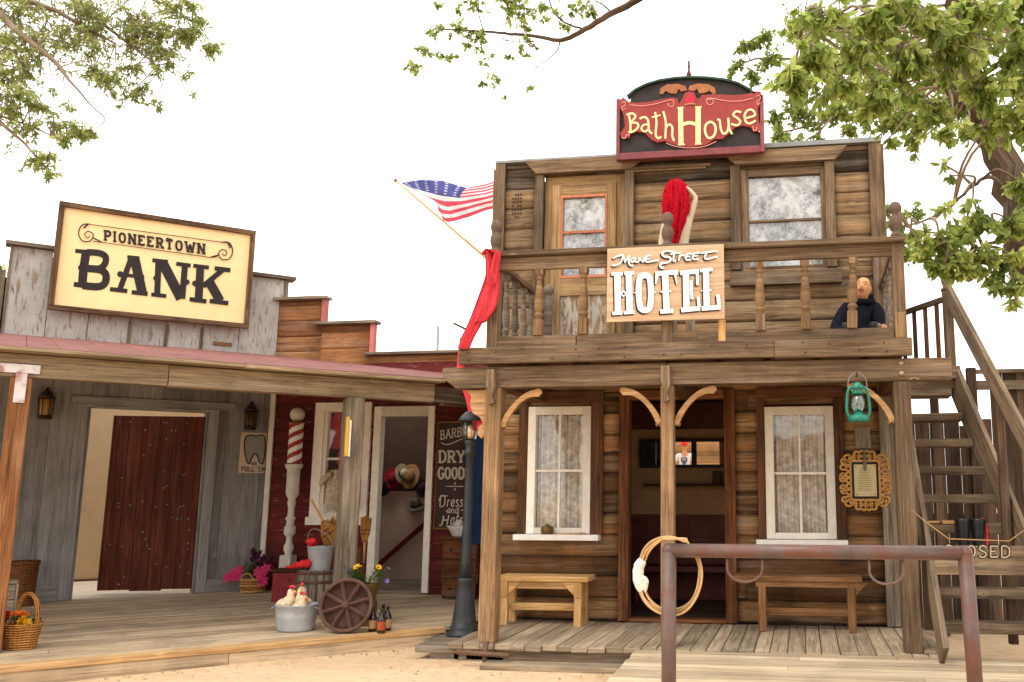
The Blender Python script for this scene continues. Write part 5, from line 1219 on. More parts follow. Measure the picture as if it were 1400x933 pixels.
m = MB(); m.lathe([(1e-5, -.05), (Rw*.13, -.045), (Rw*.15, -.02), (Rw*.15, .02), (Rw*.12, .05), (Rw*.07, .055), (1e-5, .055)], 12, MW); m.build('hub', P_RUST, WH, True)
# brass vase with yellow flowers, behind the wheel
vp = deck_at(496, 856)+V((0, .05, 0)); k = mpp(vp)
VZ = thing('brass_urn', 'tall brass urn of yellow and lilac flowers behind the iron wheel', 'urn', vp)
hv = 58*k
m = MB(); m.lathe([(.09, 0), (.095, .012), (.075, .03), (.085, .05), (.105, hv*.35), (.10, hv*.5), (.085, hv*.62), (.12, hv*.92), (.128, hv*.95), (.12, hv*.95), (.10, hv*.85)], 28, Matrix.Translation(vp)); m.build('body', P_BRASS, VZ, True)
m = MB(); st = []
for q in range(24):
    d = V((R4.uniform(-1.2, 1.0), R4.uniform(-.5, .3), R4.uniform(.3, 1))).normalized(); e = vp+V((0, 0, hv*.9))+V((d.x*.28, d.y*.2, d.z*.20+R4.uniform(-.03, .03))); st.append((e, d))
    m.tube(catmull([vp+V((0, 0, hv*.8)), vp+V((d.x*.06, d.y*.05, hv*1.05)), e], 4), .004, 5)
    for z in range(8):
        a = .3+.09*z; pp = vp+V((0, 0, hv*.85)).lerp(e-vp, a); leafblade(m, pp, rdir(R4, -.3, .8), (0, 0, 1), R4.uniform(.05, .09), .02, R4.random(), False)
m.build('stems', L_GREEN, VZ, True)
for e, d in st[:11]: blossom(e, d-FW*R4.uniform(.2, 1), R4.uniform(.035, .05), 7, F_YEL, VZ, R4, 1, P_BOOT)
for e, d in st[11:14]: blossom(e, d-FW*.5, .03, 6, F_LILAC, VZ, R4, 2)
# bottles
def bottle(px, py, lab, lmat, s=1.0):
    b0 = deck_at(px, py); k = mpp(b0); O = thing('beer_bottle', lab, 'bottle', b0, R4.uniform(0, 3), 'brown bottles beside the iron wheel')
    m = MB(); h_ = 33*k*s; r_ = 5.6*k
    m.lathe([(r_*.8, 0), (r_, .006), (r_, h_*.56), (r_*.9, h_*.63), (r_*.42, h_*.76), (r_*.36, h_*.93), (r_*.45, h_*.935), (r_*.45, h_*.965), (r_*.36, h_*.97)], 18); m.build('body', P_BOTTLE, O)
    m = MB(); m.lathe([(r_*1.015, h_*.14), (r_*1.02, h_*.145), (r_*1.02, h_*.47), (r_*1.015, h_*.475)], 18); m.build('label', lmat, O)
    m = MB(); m.lathe([(r_*.47, h_*.965), (r_*.5, h_*.97), (r_*.48, h_*1.0), (1e-5, h_*1.003)], 14); m.build('cap', P_BOOT, O)
bottle(509, 864, 'brown bottle with a plain tan label standing nearest the iron wheel', P_LABEL)
bottle(521, 866, 'brown bottle with an orange patterned label, front one of the group', P_LABELR)
bottle(529, 863, 'brown bottle with a tan label at the right end of the group', P_LABEL)
bottle(523, 860, 'brown bottle mostly hidden behind the two right hand bottles', P_LABEL, .98)
# basket of pink flowers
q = atB(346, 806, DW-.30); fp = wB(q.x, DW-.30, 0); fp.z = deckz(fp); k = mpp(fp)
FB = thing('flower_basket', 'small round slatted basket of pink and purple flowers against the grey bank wall', 'flower basket', fp)
hf = 18*k
m = MB(); m.lathe([(14*k, 0), (15*k, .005), (17.5*k, hf*.5), (18.5*k, hf), (17.5*k, hf), (16*k, hf*.8), (1e-5, hf*.75)], 28, Matrix.Translation(fp)); m.build('basket', WICK, FB, True)
m = MB()
for z in (.12, .55, .97): m.lathe([(18.9*k-(1-z)*3.2*k, hf*z-.012), (19.2*k-(1-z)*3.2*k, hf*z-.01), (19.2*k-(1-z)*3.2*k, hf*z+.01), (18.9*k-(1-z)*3.2*k, hf*z+.012)], 28, Matrix.Translation(fp))
m.tube(catmull([fp-RT*10*k+V((0, -.12, hf)), fp-RT*6*k+V((0, -.13, hf*1.35)), fp+RT*2*k+V((0, -.13, hf*1.4)), fp+RT*7*k+V((0, -.12, hf))], 5), .012, 6)
m.build('band', W_NEW, FB, True)
m = MB()
for q in range(150):
    d = rdir(R4, .05, 1); leafblade(m, fp+V((0, 0, hf*1.05))+V((d.x*22*k, d.y*16*k, d.z*26*k))*R4.uniform(.3, 1), rdir(R4, -.3, 1), (0, 0, 1), .07, .03, R4.random())
m.build('leaves', L_GREEN, FB, True)
for dx, dz, mt in ((-20, 8, F_PINK), (-12, 12, F_PINK), (18, 6, F_PINK), (13, 10, F_PINK), (24, 14, F_PINK), (-25, 3, F_PINK), (20, -2, F_PINK), (-15, 4, F_PINK)):
    blossom(fp+RT*dx*k+V((0, -.15+R4.uniform(-.03, .05), hf+dz*k)), -FW+V((R4.uniform(-.4, .4), 0, .4)), .075, 6, mt, FB, R4)
for dx, dz in ((-6, 24), (0, 30), (6, 22), (12, 26), (18, 20), (2, 17), (-2, 36), (25, 26), (29, 17), (9, 33)):
    blossom(fp+RT*dx*k+V((0, R4.uniform(-.1, .02), hf+dz*k)), rdir(R4, 0, 1)-FW*.6, .07, 6, F_PURPLE, FB, R4, 3)
# barber pole on a turned white stand
pp = at(391, 806, YBAR-.19); pp.z = deckz(pp); k = mpp(pp)
PB = thing('barber_pole', 'red and white striped barber pole on a turned white column', 'barber pole', pp)
hp_ = 250*k*1.0
m = MB(); q = 12.5*k
m.box(pp.x-q*.85, pp.x+q*.85, pp.y-q*.85, pp.y+q*.85, pp.z, pp.z+.05, 'z'); m.box(pp.x-q*.64, pp.x+q*.64, pp.y-q*.64, pp.y+q*.64, pp.z+.05, pp.z+hp_*.20, 'z')
prof = [(.62, .20), (.36, .235), (.50, .25), (.56, .275), (.34, .30), (.32, .33), (.52, .345), (.62, .35), (.62, .395), (.46, .40), (.40, .43), (.56, .445), (.36, .46), (.33, .50), (.42, .53), (.46, .545), (.36, .56), (.62, .585), (.70, .60), (.70, .745), (.92, .755), (.96, .775), (.72, .785)]
m.lathe([(a*q, b*.895*hp_) for a, b in prof], 24, Matrix.Translation(pp)); m.build('column', P_WHITE, PB, True, .0)
zA, zB = .70*hp_, .925*hp_
m = MB()
def stripe_mi(u, v): return 1 if ((u*1.0+v*2.0) % .5) < .24 else 0
m.sheet(lambda u, v: pp+V((9.6*k*math.cos(-2*PI*u), 9.6*k*math.sin(-2*PI*u), zA+(zB-zA)*v)), 50, 60, .5, True, stripe_mi); m.build('striped_cylinder', [P_LWHITE, P_POLERED], PB, True)
m = MB(); m.lathe([(11*k, zA-.02), (11.5*k, zA-.01), (10*k, zA+.006)], 20, Matrix.Translation(pp)); m.lathe([(10*k, zB-.005), (11*k, zB), (11*k, zB+.02), (6*k, zB+.03)], 20, Matrix.Translation(pp)); m.tube([pp+RT*11*k+V((0, 0, zB+.01)), pp+RT*13*k+V((0, 0, zB+.03))], .012, 6); m.build('collar', P_BRASS, PB, True)
m = MB(); m.ball(pp+V((0, 0, zB+.03+9*k)), 10*k, 20); m.build('ball', P_WHITE, PB, True)
# wall lanterns on the bank
def wall_lantern(px, py, lab):
    q = atB(px, py, DW-.12); p0 = wB(q.x, DW-.12, q.z); k = mpp(p0)
    O = thing('wall_lantern', lab, 'lantern', p0, TH)
    m = MB(); m.lathe([(.075, -.17), (.08, -.15), (.06, -.13)], 8); m.lathe([(.085, .07), (.09, .075), (.05, .14), (.02, .17), (.025, .19), (1e-5, .20)], 8)
    for a in range(6):
        x, y = .066*math.cos(a*PI/3), .066*math.sin(a*PI/3); m.tube([(x, y, -.14), (x*1.15, y*1.15, .08)], .006, 5)
    m.tube([(0, .11, .1), (0, .06, .19), (0, 0, .19)], .01, 6); m.box(-.04, .04, .085, .105, -.1, .14); m.build('body', P_TIN, O)
    m = MB(); m.lathe([(.05, -.13), (.058, -.1), (.06, .06)], 12); m.build('glass', P_AMBER if px < 100 else plain('smoky_glass', c(96, 66, 42), .3, .3, 12), O)
wall_lantern(63, 553, 'dark iron wall lantern left of the open bank door')
wall_lantern(343, 570, 'dark iron wall lantern above the tooth sign')
# things at the left end of the boardwalk
q = atB(28, 824, DW-.32); bp2 = wB(q.x, DW-.32, 0); bp2.z = deckz(bp2); k = mpp(bp2)
o = thing('tall_basket', 'tall brown wicker basket by the bank wall behind the orange post', 'basket', bp2)
m = MB(); m.lathe([(14.5*k, 0), (15*k, .01), (17*k, 55*k), (18*k, 57*k), (17.5*k, 60*k), (16*k, 58*k), (14*k, .02), (1e-5, .02)], 30, Matrix.Translation(bp2)); m.build('body', WICKB, o, True)
m = MB(); m.lathe([(17.6*k, 55*k), (19*k, 57*k), (18*k, 60*k), (16.5*k, 58*k)], 30, Matrix.Translation(bp2)); m.build('rim', WICKB, o, True)
bq = atz(-22, 866, .255); bq = V((bq.x, bq.y, deckz(bq))); k = mpp(bq)
m = MB(); MX = Matrix.Translation(bq) @ Matrix.Rotation(TH, 4, 'Z')
for z in range(3): m.box(-.22, .20, -.13, .12, .002+z*.138, .136+z*.138, 'x', M=MX)
m.box(-.235, .215, -.145, .135, .418, .44, 'x', M=MX); m.box(.201, .222, -.14, .13, .0, .417, 'z', M=MX); o = m.build('crate', W_GREY, None, False, .006); tag(o, 'weathered grey board crate at the foot of the orange post', 'crate')
hb_ = atz(25, 888, .255); hb_.z = deckz(hb_); k = mpp(hb_)
HB = thing('handled_basket', 'tan wicker basket with a tall hoop handle and red, orange and yellow flowers', 'flower basket', hb_)
m = MB(); m.lathe([(22*k, 0), (23*k, .006), (24.5*k, 14*k), (28*k, 31*k), (29.5*k, 33*k), (28*k, 35*k), (26*k, 32*k), (21*k, .02), (1e-5, .02)], 32, Matrix.Translation(hb_), sy=.75); m.build('body', WICK, HB, True)
m = MB(); m.tube(catmull([hb_+RT*22*k+V((0, 0, 28*k)), hb_+RT*20*k+V((0, 0, 56*k)), hb_+RT*13*k+V((0, 0, 70*k)), hb_+RT*3*k+V((0, 0, 72*k)), hb_-RT*5*k+V((0, 0, 60*k)), hb_-RT*10*k+V((0, .02, 30*k))], 6), 3.1*k, 8); m.build('handle', WICK, HB, True)
m = MB()
for q in range(50): leafblade(m, hb_+V((R4.uniform(-22, 22)*k, R4.uniform(-14, 14)*k, R4.uniform(30, 42)*k)), rdir(R4, -.2, .8), (0, 0, 1), .06, .03, R4.random())
m.build('leaves', L_GREEN, HB, True)
for dx, dz, mt in ((-14, 57, F_RED), (-20, 54, F_RED), (-11, 63, F_RED), (-4, 63, F_ORG), (4, 64, F_ORG), (8, 60, F_ORG), (11, 55, F_YEL), (16, 56, F_YEL), (8, 54, F_YEL), (19, 52, F_YEL)):
    blossom(hb_+RT*dx*k+V((0, R4.uniform(-.09, 0), (dz-17)*k)), rdir(R4, .2, 1)-FW*.8, .045, 9, mt, HB, R4, 3)
# brooms in a wooden stand against the porch post
bs = deck_at(462, 838)+V((.02, .12, 0)); k = mpp(bs)
ST = thing('broom_stand', 'narrow wooden stand behind the barrel holding straw brooms', 'stand', bs)
m = MB()
for q in (-1, 1): m.box(bs.x+q*.09-.01, bs.x+q*.09+.01, bs.y-.1, bs.y+.1, bs.z, bs.z+.66, 'z'); m.box(bs.x-.08, bs.x+.08, bs.y+q*.09-.01, bs.y+q*.09+.01, bs.z, bs.z+.66, 'z')
m.build('body', W_OLDB, ST, True, .004)
def broom(p0, p1, lab, wd=.13, flip=False):
    B_ = thing('straw_broom', lab, 'broom', p0, 0, 'brooms behind the barrel')
    if flip: p0, p1 = p1, p0
    d = (p1-p0); L = d.length; d = d.normalized(); sd = d.cross(FW).normalized(); nn = sd.cross(d)
    m = MB(); m.tube([p0, p0+d*L*.5], .013, 8); m.build('handle', W_NEW, B_, True)
    m = MB()
    for q in range(170):   # straws fan out from the binding
        a = R4.uniform(-1, 1); e = R4.uniform(-1, 1); l_ = L*(1-.10*R4.random()-.06*abs(a)); s0_ = p0+d*L*.42+sd*a*.018+nn*e*.012
        m.tube([s0_, p0+d*L*.62+sd*a*wd*.36+nn*e*.03, p0+d*l_+sd*a*wd*.5+nn*e*.035], [.003, .004, .0025], 4, R4.random(), False)
    m.build('bristles', P_STRAW, B_, True)
    m = MB()
    for v in (.45, .60, .68): m.tube([p0+d*L*v+sd*((.024+wd*1.25*(v-.43))*math.cos(a))+nn*((.016+.12*(v-.43))*math.sin(a)) for a in [2*PI*q/14 for q in range(14)]], .0045, 5, closed=True)
    m.build('binding', W_DARK, B_, True)
b0 = bs+V((0, 0, .25))
by = bs.y-.02
broom(at(463, 752, by), at(426, 684, by), 'straw whisk broom leaning furthest to the left above the bucket', .24, True)
broom(at(476, 806, by+.06), at(455, 704, by+.06), 'straw broom standing bristles up close beside the porch post', .22)
broom(at(497, 770, by+.2), at(501, 704, by+.22), 'small straw brush showing right of the porch post', .11)
# yellow strip hung on the porch post
q = atB(474, 598, .65); q2 = wB(q.x, .65, q.z); k = mpp(q2)
m = BM(); m.bb(q.x-.02, q.x+.012, .61, .651, q.z-.19, q.z+.20, 'z'); YS_ = m.build('yellow_strip', P_YELLOW, None, False, .006)
tag(YS_, 'narrow yellow strip with a white edge hung on the side of the grey post', 'thermometer')
m = BM(); m.bb(q.x+.013, q.x+.03, .615, .651, q.z-.19, q.z+.17, 'z'); m.build('white_edge', P_LWHITE, YS_)

# pink garments in the barber window
yb2 = YBAR+.16
def dress(name, lab, x, ztop, zbot, wtop, wbot, y, mat, sleeves=True, seed=1, cat='dress', depth=.05):
    r = random.Random(seed); D_ = thing(name, lab, cat, (x, y, zbot)); ph = r.uniform(0, 6); m = MB()
    def fn(u, v):
        a = 2*PI*u; vv = v
        half = wbot+(wtop-wbot)*(vv**.75) if vv < .8 else wtop*(1-.55*(vv-.8)/.2)
        fold = 1+.10*math.sin(7*a+ph)*(1-vv)
        return V((x+half*math.cos(a)*fold, y+depth*math.sin(a)*fold*(1.2-.5*vv), zbot+(ztop-zbot)*vv+.015*math.sin(3*a+ph)*(1-vv)))
    m.sheet(fn, 40, 16, .5); m.build('skirt_and_bodice', mat, D_, True)
    if sleeves:
        for sg in (-1, 1):
            m = MB(); zt = zbot+(ztop-zbot)*.93; m.tube(catmull([(x+sg*wtop*.7, y, zt), (x+sg*wtop*1.25, y, zt-.08), (x+sg*wtop*1.35, y-.01, zt-.34)], 4), [.05, .055, .06, .06, .055, .05, .05, .045, .045], 10); m.build('sleeve', mat, D_, True)
    return D_
gx = (WIN[0]+.2, WIN[1]-.2)
a1 = at(460, 580, yb2).x; a2_ = at(468, 640, yb2).x; a3 = at(503, 620, yb2).x
dress('pink_dress', 'small pink dress hanging high in the left of the barber shop window', a1+.02, 2.60, 2.10, .09, .13, yb2, C_PINK, False, 2)
dress('pink_dress', 'long pink dress hanging low in the middle of the barber shop window', a2_+.10, 2.12, 1.36, .12, .24, yb2+.04, C_PINK, True, 3)
dress('pink_dress', 'pink dress showing right of the grey post in the barber shop window', a3, 2.58, 1.42, .10, .12, yb2+.02, C_PINK, False, 4)
# pale garment pegged on the window frame
g0 = at(462, 668, YBAR-.14)
GP = thing('pale_garment', 'pale cream lace garment pegged to the barber shop window frame', 'garment', g0)
m = MB(); kk = mpp(g0)
def gf(u, v):
    a = (u-.5)*2; half = (9+14*v**.6)*kk
    return g0+RT*(a*half+(-2+9*v)*kk)+V((0, -.03-.025*math.cos(a*5+v*4), (25-56*v)*kk+.02*math.sin(a*9)*v))
m.sheet(gf, 26, 14, .5, True, 0, (.3, .6)); m.build('body', lacemat('cream_lace', c(222, 208, 182), c(160, 142, 116), 24, .46), GP, True)
for sg, dx, dz in ((-1, -22, 4), (1, 26, -26)):
    m = MB(); m.tube(catmull([g0+RT*sg*8*kk+V((0, -.04, 18*kk)), g0+RT*(dx*.6)*kk+V((0, -.05, (14+dz*.5)*kk)), g0+RT*dx*kk+V((0, -.05, dz*kk))], 5), [.045, .044, .042, .04, .04, .04, .04, .04, .038, .03, .015], 8); m.build('sleeve', C_CREAMC, GP, True)
m = MB(); m.ball(g0-RT*2*kk+V((0, -.03, 30*kk)), .022, 8); m.build('peg', P_BLACK, GP, True)
# hats inside the doorway
def hat(px, py, lab, mat, R=.17, tilt=0, face=None):
    p0 = at(px, py, yb-.06); k = mpp(p0)
    O = thing('hat', lab, 'hat', p0); f = V((R4.uniform(-.2, .2), -1, .15)) if face is None else V(face); f = f.normalized()
    Mh = Matrix.Translation(p0) @ f.to_track_quat('Z', 'Y').to_matrix().to_4x4()
    m = MB(); m.lathe([(R*.42, .004), (R*.75, -.006), (R*.98, .012), (R, .02), (R*.98, .026), (R*.75, .008), (R*.48, .016), (R*.46, .03), (R*.42, .10), (R*.30, .13), (1e-5, .12)], 28, Mh, sx=1.0, sy=1.22); m.build('felt', mat, O, True)
    m = MB(); m.lathe([(R*.475, .018), (R*.485, .022), (R*.475, .045), (R*.46, .048)], 28, Mh, sx=1, sy=1.22); m.build('band', P_BOOT, O, True)
hat(537, 655, 'red hat with a pale brim hanging in the barber shop doorway', C_HATRED, .13)
hat(562, 652, 'tan wide brimmed hat with a dark band inside the barber shop doorway', C_HATTAN, .15)
hat(549, 648, 'cream curved brim hat between the red and the tan hats', C_CREAMC, .12, face=(.9, -.6, .1))
hat(568, 692, 'drooping grey felt hat hanging lowest in the barber shop doorway', C_HATGREY, .15, face=(.1, -.5, .9))
hat(525, 664, 'dark hat at the left jamb of the barber shop doorway', C_HATDARK, .13)
hat(579, 668, 'black hat with a pale edge at the right jamb of the barber shop doorway', C_HATDARK, .11)

# dresser with basin
dx0, dx1 = at(605, 740, 10.72).x, at(655, 740, 10.72).x
zd0 = deckz((-4.1, 10.7, 0))
DR = thing('dresser', 'worn brown chest of drawers under the barber board sign, behind the street lamp', 'dresser', (dx0, 10.72, zd0))
m = MB(); m.box(dx0, dx1, 10.72, 11.03, zd0+.18, .97, 'z'); m.box(dx0-.02, dx1+.02, 10.69, 11.05, .972, 1.0, 'x')
W_DRS = wood('dresser_wood', c(60, 34, 18), c(112, 68, 36), c(150, 98, 56), vary=.3, stain=.5, knots=.1)
m.build('carcass', W_DRS, DR, True, .005)
for i in range(3):
    z = .30+i*.225; m = MB(); m.box(dx0+.02, dx1-.02, 10.70, 10.717, z, z+.205, 'x'); dd = m.build('drawer', W_DRS, DR, True, .004)
    m = MB()
    for xx in (dx0+.12, dx1-.12): m.lathe([(.014, 0), (.02, .012), (.012, .022), (1e-5, .024)], 10, Matrix.Translation((xx, 10.70, z+.1)) @ Matrix.Rotation(PI/2, 4, 'X'))
    m.build('knob', W_DARK, dd, True)
for xx in (dx0+.02, dx1-.05):
    for yy in (10.73, 10.99): m = MB(); m.box(xx, xx+.035, yy, yy+.035, zd0, zd0+.178, 'z'); m.build('leg', W_DRS, DR, True)
bcx = at(634, 720, 10.80); 
BA = thing('basin', 'white enamel basin holding cloths on top of the dresser', 'basin', (bcx.x, 10.82, 1.002))
m = MB(); m.lathe([(.14, 0), (.15, .005), (.20, .10), (.225, .12), (.22, .128), (.19, .10), (.14, .015), (1e-5, .014)], 32, sy=.6); m.build('bowl', P_ENAMEL, BA)
for i, (dx, mt, lb) in enumerate(((.10, C_HATTAN, 'orange-brown cloth heaped at the right of the enamel basin'), (-.06, P_TAPE, 'white cloth heaped in the middle of the enamel basin'))):
    ragcloth('washcloth', lb, (bcx.x+dx, 10.82, 1.13), .06, mt if i else cloth('rust_cloth', c(196, 120, 56), .3, .1, 20), seed=8+i)
# blue dress beside the hotel post
bd = at(655, 665, 9.62)
dress('blue_dress', 'long dark blue dress hung behind the left hotel post', bd.x+.03, 2.22, .98, .12, .20, 9.62, C_BLUE, True, 6, depth=.08)
m = MB(); hk = V((bd.x+.03, 9.62, 2.24)); m.tube(catmull([hk+V((-.13, 0, -.04)), hk, hk+V((.13, 0, -.04))], 4), .006, 6); m.tube(catmull([hk, hk+V((0, 0, .05)), hk+V((.03, 0, .07)), hk+V((.16, .0, .05))], 4), .005, 6); o = m.build('hanger', P_STEEL); tag(o, 'wire hanger carrying the dark blue dress', 'hanger')

# ------------------------------------------------------------------ street lamp
lp = atz(634, 868, .217); k = mpp(lp)
SL = thing('street_lamp', 'black iron street lamp with a domed cap and bulb, at the hotel porch corner', 'street lamp', lp)
def lz(py): return (868-py)*k*1.012
m = MB(); m.lathe([(24*k, 0), (24*k, .02), (20*k, .035), (19*k, .06), (19.5*k, .075), (17*k, .09), (15*k, lz(840)), (11.5*k, lz(812)), (10*k, lz(800)), (11*k, lz(798)), (11*k, lz(795)), (9.5*k, lz(793))], 24, Matrix.Translation(lp)); m.build('base', P_LAMP, SL, True)
m = MB(); m.lathe([(9.0*k, lz(793)), (7.4*k, lz(770)), (6.2*k, lz(740)), (5.6*k, lz(660)), (5.4*k, lz(628)), (8*k, lz(626)), (8*k, lz(622)), (6*k, lz(620)), (7*k, lz(612)), (9.5*k, lz(607))], 20, Matrix.Translation(lp)); m.build('pole', P_LAMP, SL, True)
m = MB(); m.lathe([(17.5*k, lz(580)), (18*k, lz(579)), (15*k, lz(574)), (9*k, lz(568)), (4*k, lz(565)), (2*k, lz(561)), (1e-5, lz(560))], 24, Matrix.Translation(lp)); m.build('cap', P_LAMP, SL, True)
m = MB()
for a in range(6):
    x, y = math.cos(a*PI/3+.4), math.sin(a*PI/3+.4); m.tube([lp+V((x*9.5*k, y*9.5*k, lz(606))), lp+V((x*11.5*k, y*11.5*k, lz(597))), lp+V((x*13*k, y*13*k, lz(581)))], .006, 5)
m.build('cage', P_LAMP, SL, True)
m = MB(); m.lathe([(8.5*k, lz(605)), (9.8*k, lz(598)), (11*k, lz(582))], 20, Matrix.Translation(lp)); m.build('glass', glassmat('lamp_glass', .16), SL, True)
m = MB(); m.lathe([(3*k, lz(605)), (6*k, lz(600)), (6.5*k, lz(596)), (5*k, lz(590)), (2*k, lz(586)), (1e-5, lz(585))], 14, Matrix.Translation(lp)); m.build('bulb', P_CANDLE, SL, True)

# ------------------------------------------------------------------ benches on the hotel porch
def bench(lab, x0, x1, y0, y1, mat, h=.47, legs=(.06, .06), wavy=.0, plain_=False):
    O = thing('bench', lab, 'bench', ((x0+x1)/2, (y0+y1)/2, DZ)); zt = DZ+h
    m = MB(); n = 10; P = []
    xs = [x0+(x1-x0)*i/n for i in range(n+1)]; fr = [y0+random.uniform(-wavy, wavy) for _ in xs]
    b = m.add([(x, y, z) for z in (zt-.05, zt) for (x, y) in list(zip(xs, fr))+[(x, y1) for x in xs]]); N2 = 2*(n+1); tt = .6
    for i in range(n):
        f, g_ = b+i, b+i+1; F, G = f+n+1, g_+n+1
        m.face([f+N2, g_+N2, G+N2, F+N2], [(xs[i], 0), (xs[i+1], 0), (xs[i+1], .3), (xs[i], .3)], tt); m.face([F, G, g_, f], None, tt); m.face([f, g_, g_+N2, f+N2], [(xs[i], .4), (xs[i+1], .4), (xs[i+1], .45), (xs[i], .45)], tt); m.face([G, F, F+N2, G+N2], None, tt)
    for i in (0, n): m.face([b+i, b+i+n+1, b+i+n+1+N2, b+i+N2][::1 if i else -1], None, tt)
    m.build('seat', mat, O, True, .008)
    a0, a1 = x0+legs[0], x1-legs[1]
    for xx in (a0, a1):
        for yy, o2 in ((y0+.05, -.015), (y1-.05, .015)):
            m = MB(); m.beam((xx, yy+o2, DZ), (xx, yy, zt-.051), .07, .06, (0, 1, 0)); m.build('leg', mat, O, True, .006)
    m = MB(); yy = y0+.05
    if not plain_:
        m.box(a0+.04, a1-.04, yy-.012, yy+.012, zt-.12, zt-.052, 'x')
        for xx, sg in ((a0, 1), (a1, -1)): m.prism([(xx+sg*.036, zt-.052), (xx+sg*.17, zt-.052), (xx+sg*.036, zt-.18)], .014, .03, MXZ(yy))
        for xx, sg in ((a0, -1), (a1, 1)): m.box(xx-.035, xx+.035, yy-.045, yy-.032, zt-.2, zt-.052, 'z')
    else:
        m.box(a0-.06, a1+.08, y0+.02, y0+.045, zt-.10, zt-.052, 'x')
        m.prism([(a1+.04, zt-.052), (a1+.15, zt-.052), (a1+.04, zt-.17)], .0, .025, MXZ(yy))
    m.box(a0+.02, a1-.02, (y0+y1)/2-.03, (y0+y1)/2+.01, DZ+.13, DZ+.20, 'x')
    for xx in (a0, a1): m.box(xx-.018, xx+.018, y0+.07, y1-.07, DZ+.135, DZ+.195, 'y')
    m.build('stretcher', mat, O, True, .005)
    return O
bench('pale pine bench with diagonal braces under the left porch window', -2.985, -2.06, 8.85, 9.20, W_NEW, .465, (.09, .10), .012)
bench('brown timber bench behind the hitching rail under the right porch window', -.66, .53, 8.82, 9.16, W_OLDB, .50, (.27, .10), .006, True)
# pot and brush on the sill
ps = at(748, 729, YW-.09); 
m = MB(); m.lathe([(.05, 0), (.062, .01), (.066, .05), (.06, .075), (.05, .08), (.02, .088), (.014, .10), (1e-5, .105)], 18, Matrix.Translation((ps.x, YW-.09, 1.102))); o = m.build('brass_pot', P_BRASS); tag(o, 'small squat brass pot on the white left window sill', 'pot')
m = MB(); m.beam((ps.x+.10, YW-.10, 1.108), (ps.x+.34, YW-.07, 1.112), .03, .012); m.tube([(ps.x+.34, YW-.07, 1.112), (ps.x+.40, YW-.06, 1.112)], .006, 6); o = m.build('wooden_brush', W_NEW); tag(o, 'thin wooden stick lying beside the brass pot on the sill', 'stick')
# hurricane lantern on the beam
lc = at(1174, 577, YP-.10); k = mpp(lc)
GL = thing('hurricane_lantern', 'green hurricane lantern hanging from the porch beam at the right', 'lantern', lc)
ML = Matrix.Translation(lc)
m = MB(); m.lathe([(13*k, 0), (14.5*k, 1.5*k), (14.5*k, 6*k), (12*k, 9*k), (6*k, 10.5*k), (6*k, 13*k)], 24, ML); m.build('tank', P_GREEN, GL, True)
m = MB(); m.lathe([(8*k, 38*k), (8.5*k, 40*k), (6*k, 44*k), (9*k, 45*k), (9*k, 49*k), (5*k, 52*k), (5*k, 54*k), (1e-5, 55*k)], 20, ML); m.build('cap', P_GREEN, GL, True)
for sg in (-1, 1):
    m = MB(); m.tube(catmull([lc+RT*sg*12*k+V((0, 0, 6*k)), lc+RT*sg*15.5*k+V((0, 0, 14*k)), lc+RT*sg*15*k+V((0, 0, 30*k)), lc+RT*sg*12.5*k+V((0, 0, 44*k)), lc+RT*sg*7*k+V((0, 0, 47*k))], 5), 2.1*k, 8); m.build('side_tube', P_GREEN, GL, True)
m = MB(); m.lathe([(5*k, 13*k), (8.5*k, 20*k), (9.2*k, 27*k), (6.5*k, 38*k)], 20, ML); m.build('globe', glassmat('globe_glass', .14, (.86, .95, .92, 1)), GL, True)
m = MB(); m.lathe([(4*k, 13*k), (4*k, 16*k), (2*k, 18*k)], 10, ML); m.tube([lc+RT*-9*k+V((0, -9*k, 30*k)), lc+RT*9*k+V((0, -9*k, 18*k))], .002, 4); m.tube([lc+RT*9*k+V((0, -9*k, 30*k)), lc+RT*-9*k+V((0, -9*k, 18*k))], .002, 4); m.build('burner', P_GREEN, GL, True)
m = MB(); m.tube(catmull([lc-RT*13*k+V((0, 0, 42*k)), lc-RT*12*k+V((0, 0, 58*k)), lc-RT*5*k+V((0, 0, 66*k)), lc+V((0, .02, 68*k)), lc+RT*5*k+V((0, 0, 66*k)), lc+RT*12*k+V((0, 0, 58*k)), lc+RT*13*k+V((0, 0, 42*k))], 5), .0035, 6); m.build('bail', P_STEEL, GL, True)
m = MB(); m.tube(catmull([lc+V((0, .10, 64*k)), lc+V((0, .05, 65*k)), lc+V((0, -.0, 66.5*k)), lc+V((0, -.01, 69*k))], 4), .005, 6); o = m.build('hook', P_BLACK); tag(o, 'small iron hook in the porch beam above the green lantern', 'hook')
# fretwork notice
nc = at(1183, 657, YW-.06); k = mpp(nc)
NF = thing('notice_frame', 'ornate gilt fretwork frame with a small typed notice on the hotel wall', 'picture frame', (nc.x, YW-.05, nc.z))
m = MB(); hw, hh = 18*k, 25*k
m.box(-hw, hw, -.012, .012, -hh, hh); m.build('backing', P_BLACK, NF)
m = MB(); m.box(-hw*.82, hw*.82, -.017, -.013, -hh*.86, hh*.86); m.build('notice', P_PAPER, NF)
p = Paint(lambda x, y, k_: (x*hw, -.017-k_, y*hh), .001)
rt2 = random.Random(3)
for i in range(12):
    y = .62-i*.105; w_ = rt2.uniform(.35, .62); p.stroke([(-w_, y), (w_*rt2.uniform(.6, 1), y)], .022)
for x, y in ((-.7, .75), (.7, .75), (-.7, -.75), (.7, -.75)): p.disc(x, y, .05, .04)
p.mb.build('lettering', P_INK, NF)
m = MB()
for a, b, z0_, z1_ in ((-hw*1.1, hw*1.1, hh, hh*1.07), (-hw*1.1, hw*1.1, -hh*1.07, -hh), (-hw*1.1, -hw, -hh, hh), (hw, hw*1.1, -hh, hh)): m.box(a, b, -.02, .01, z0_, z1_)
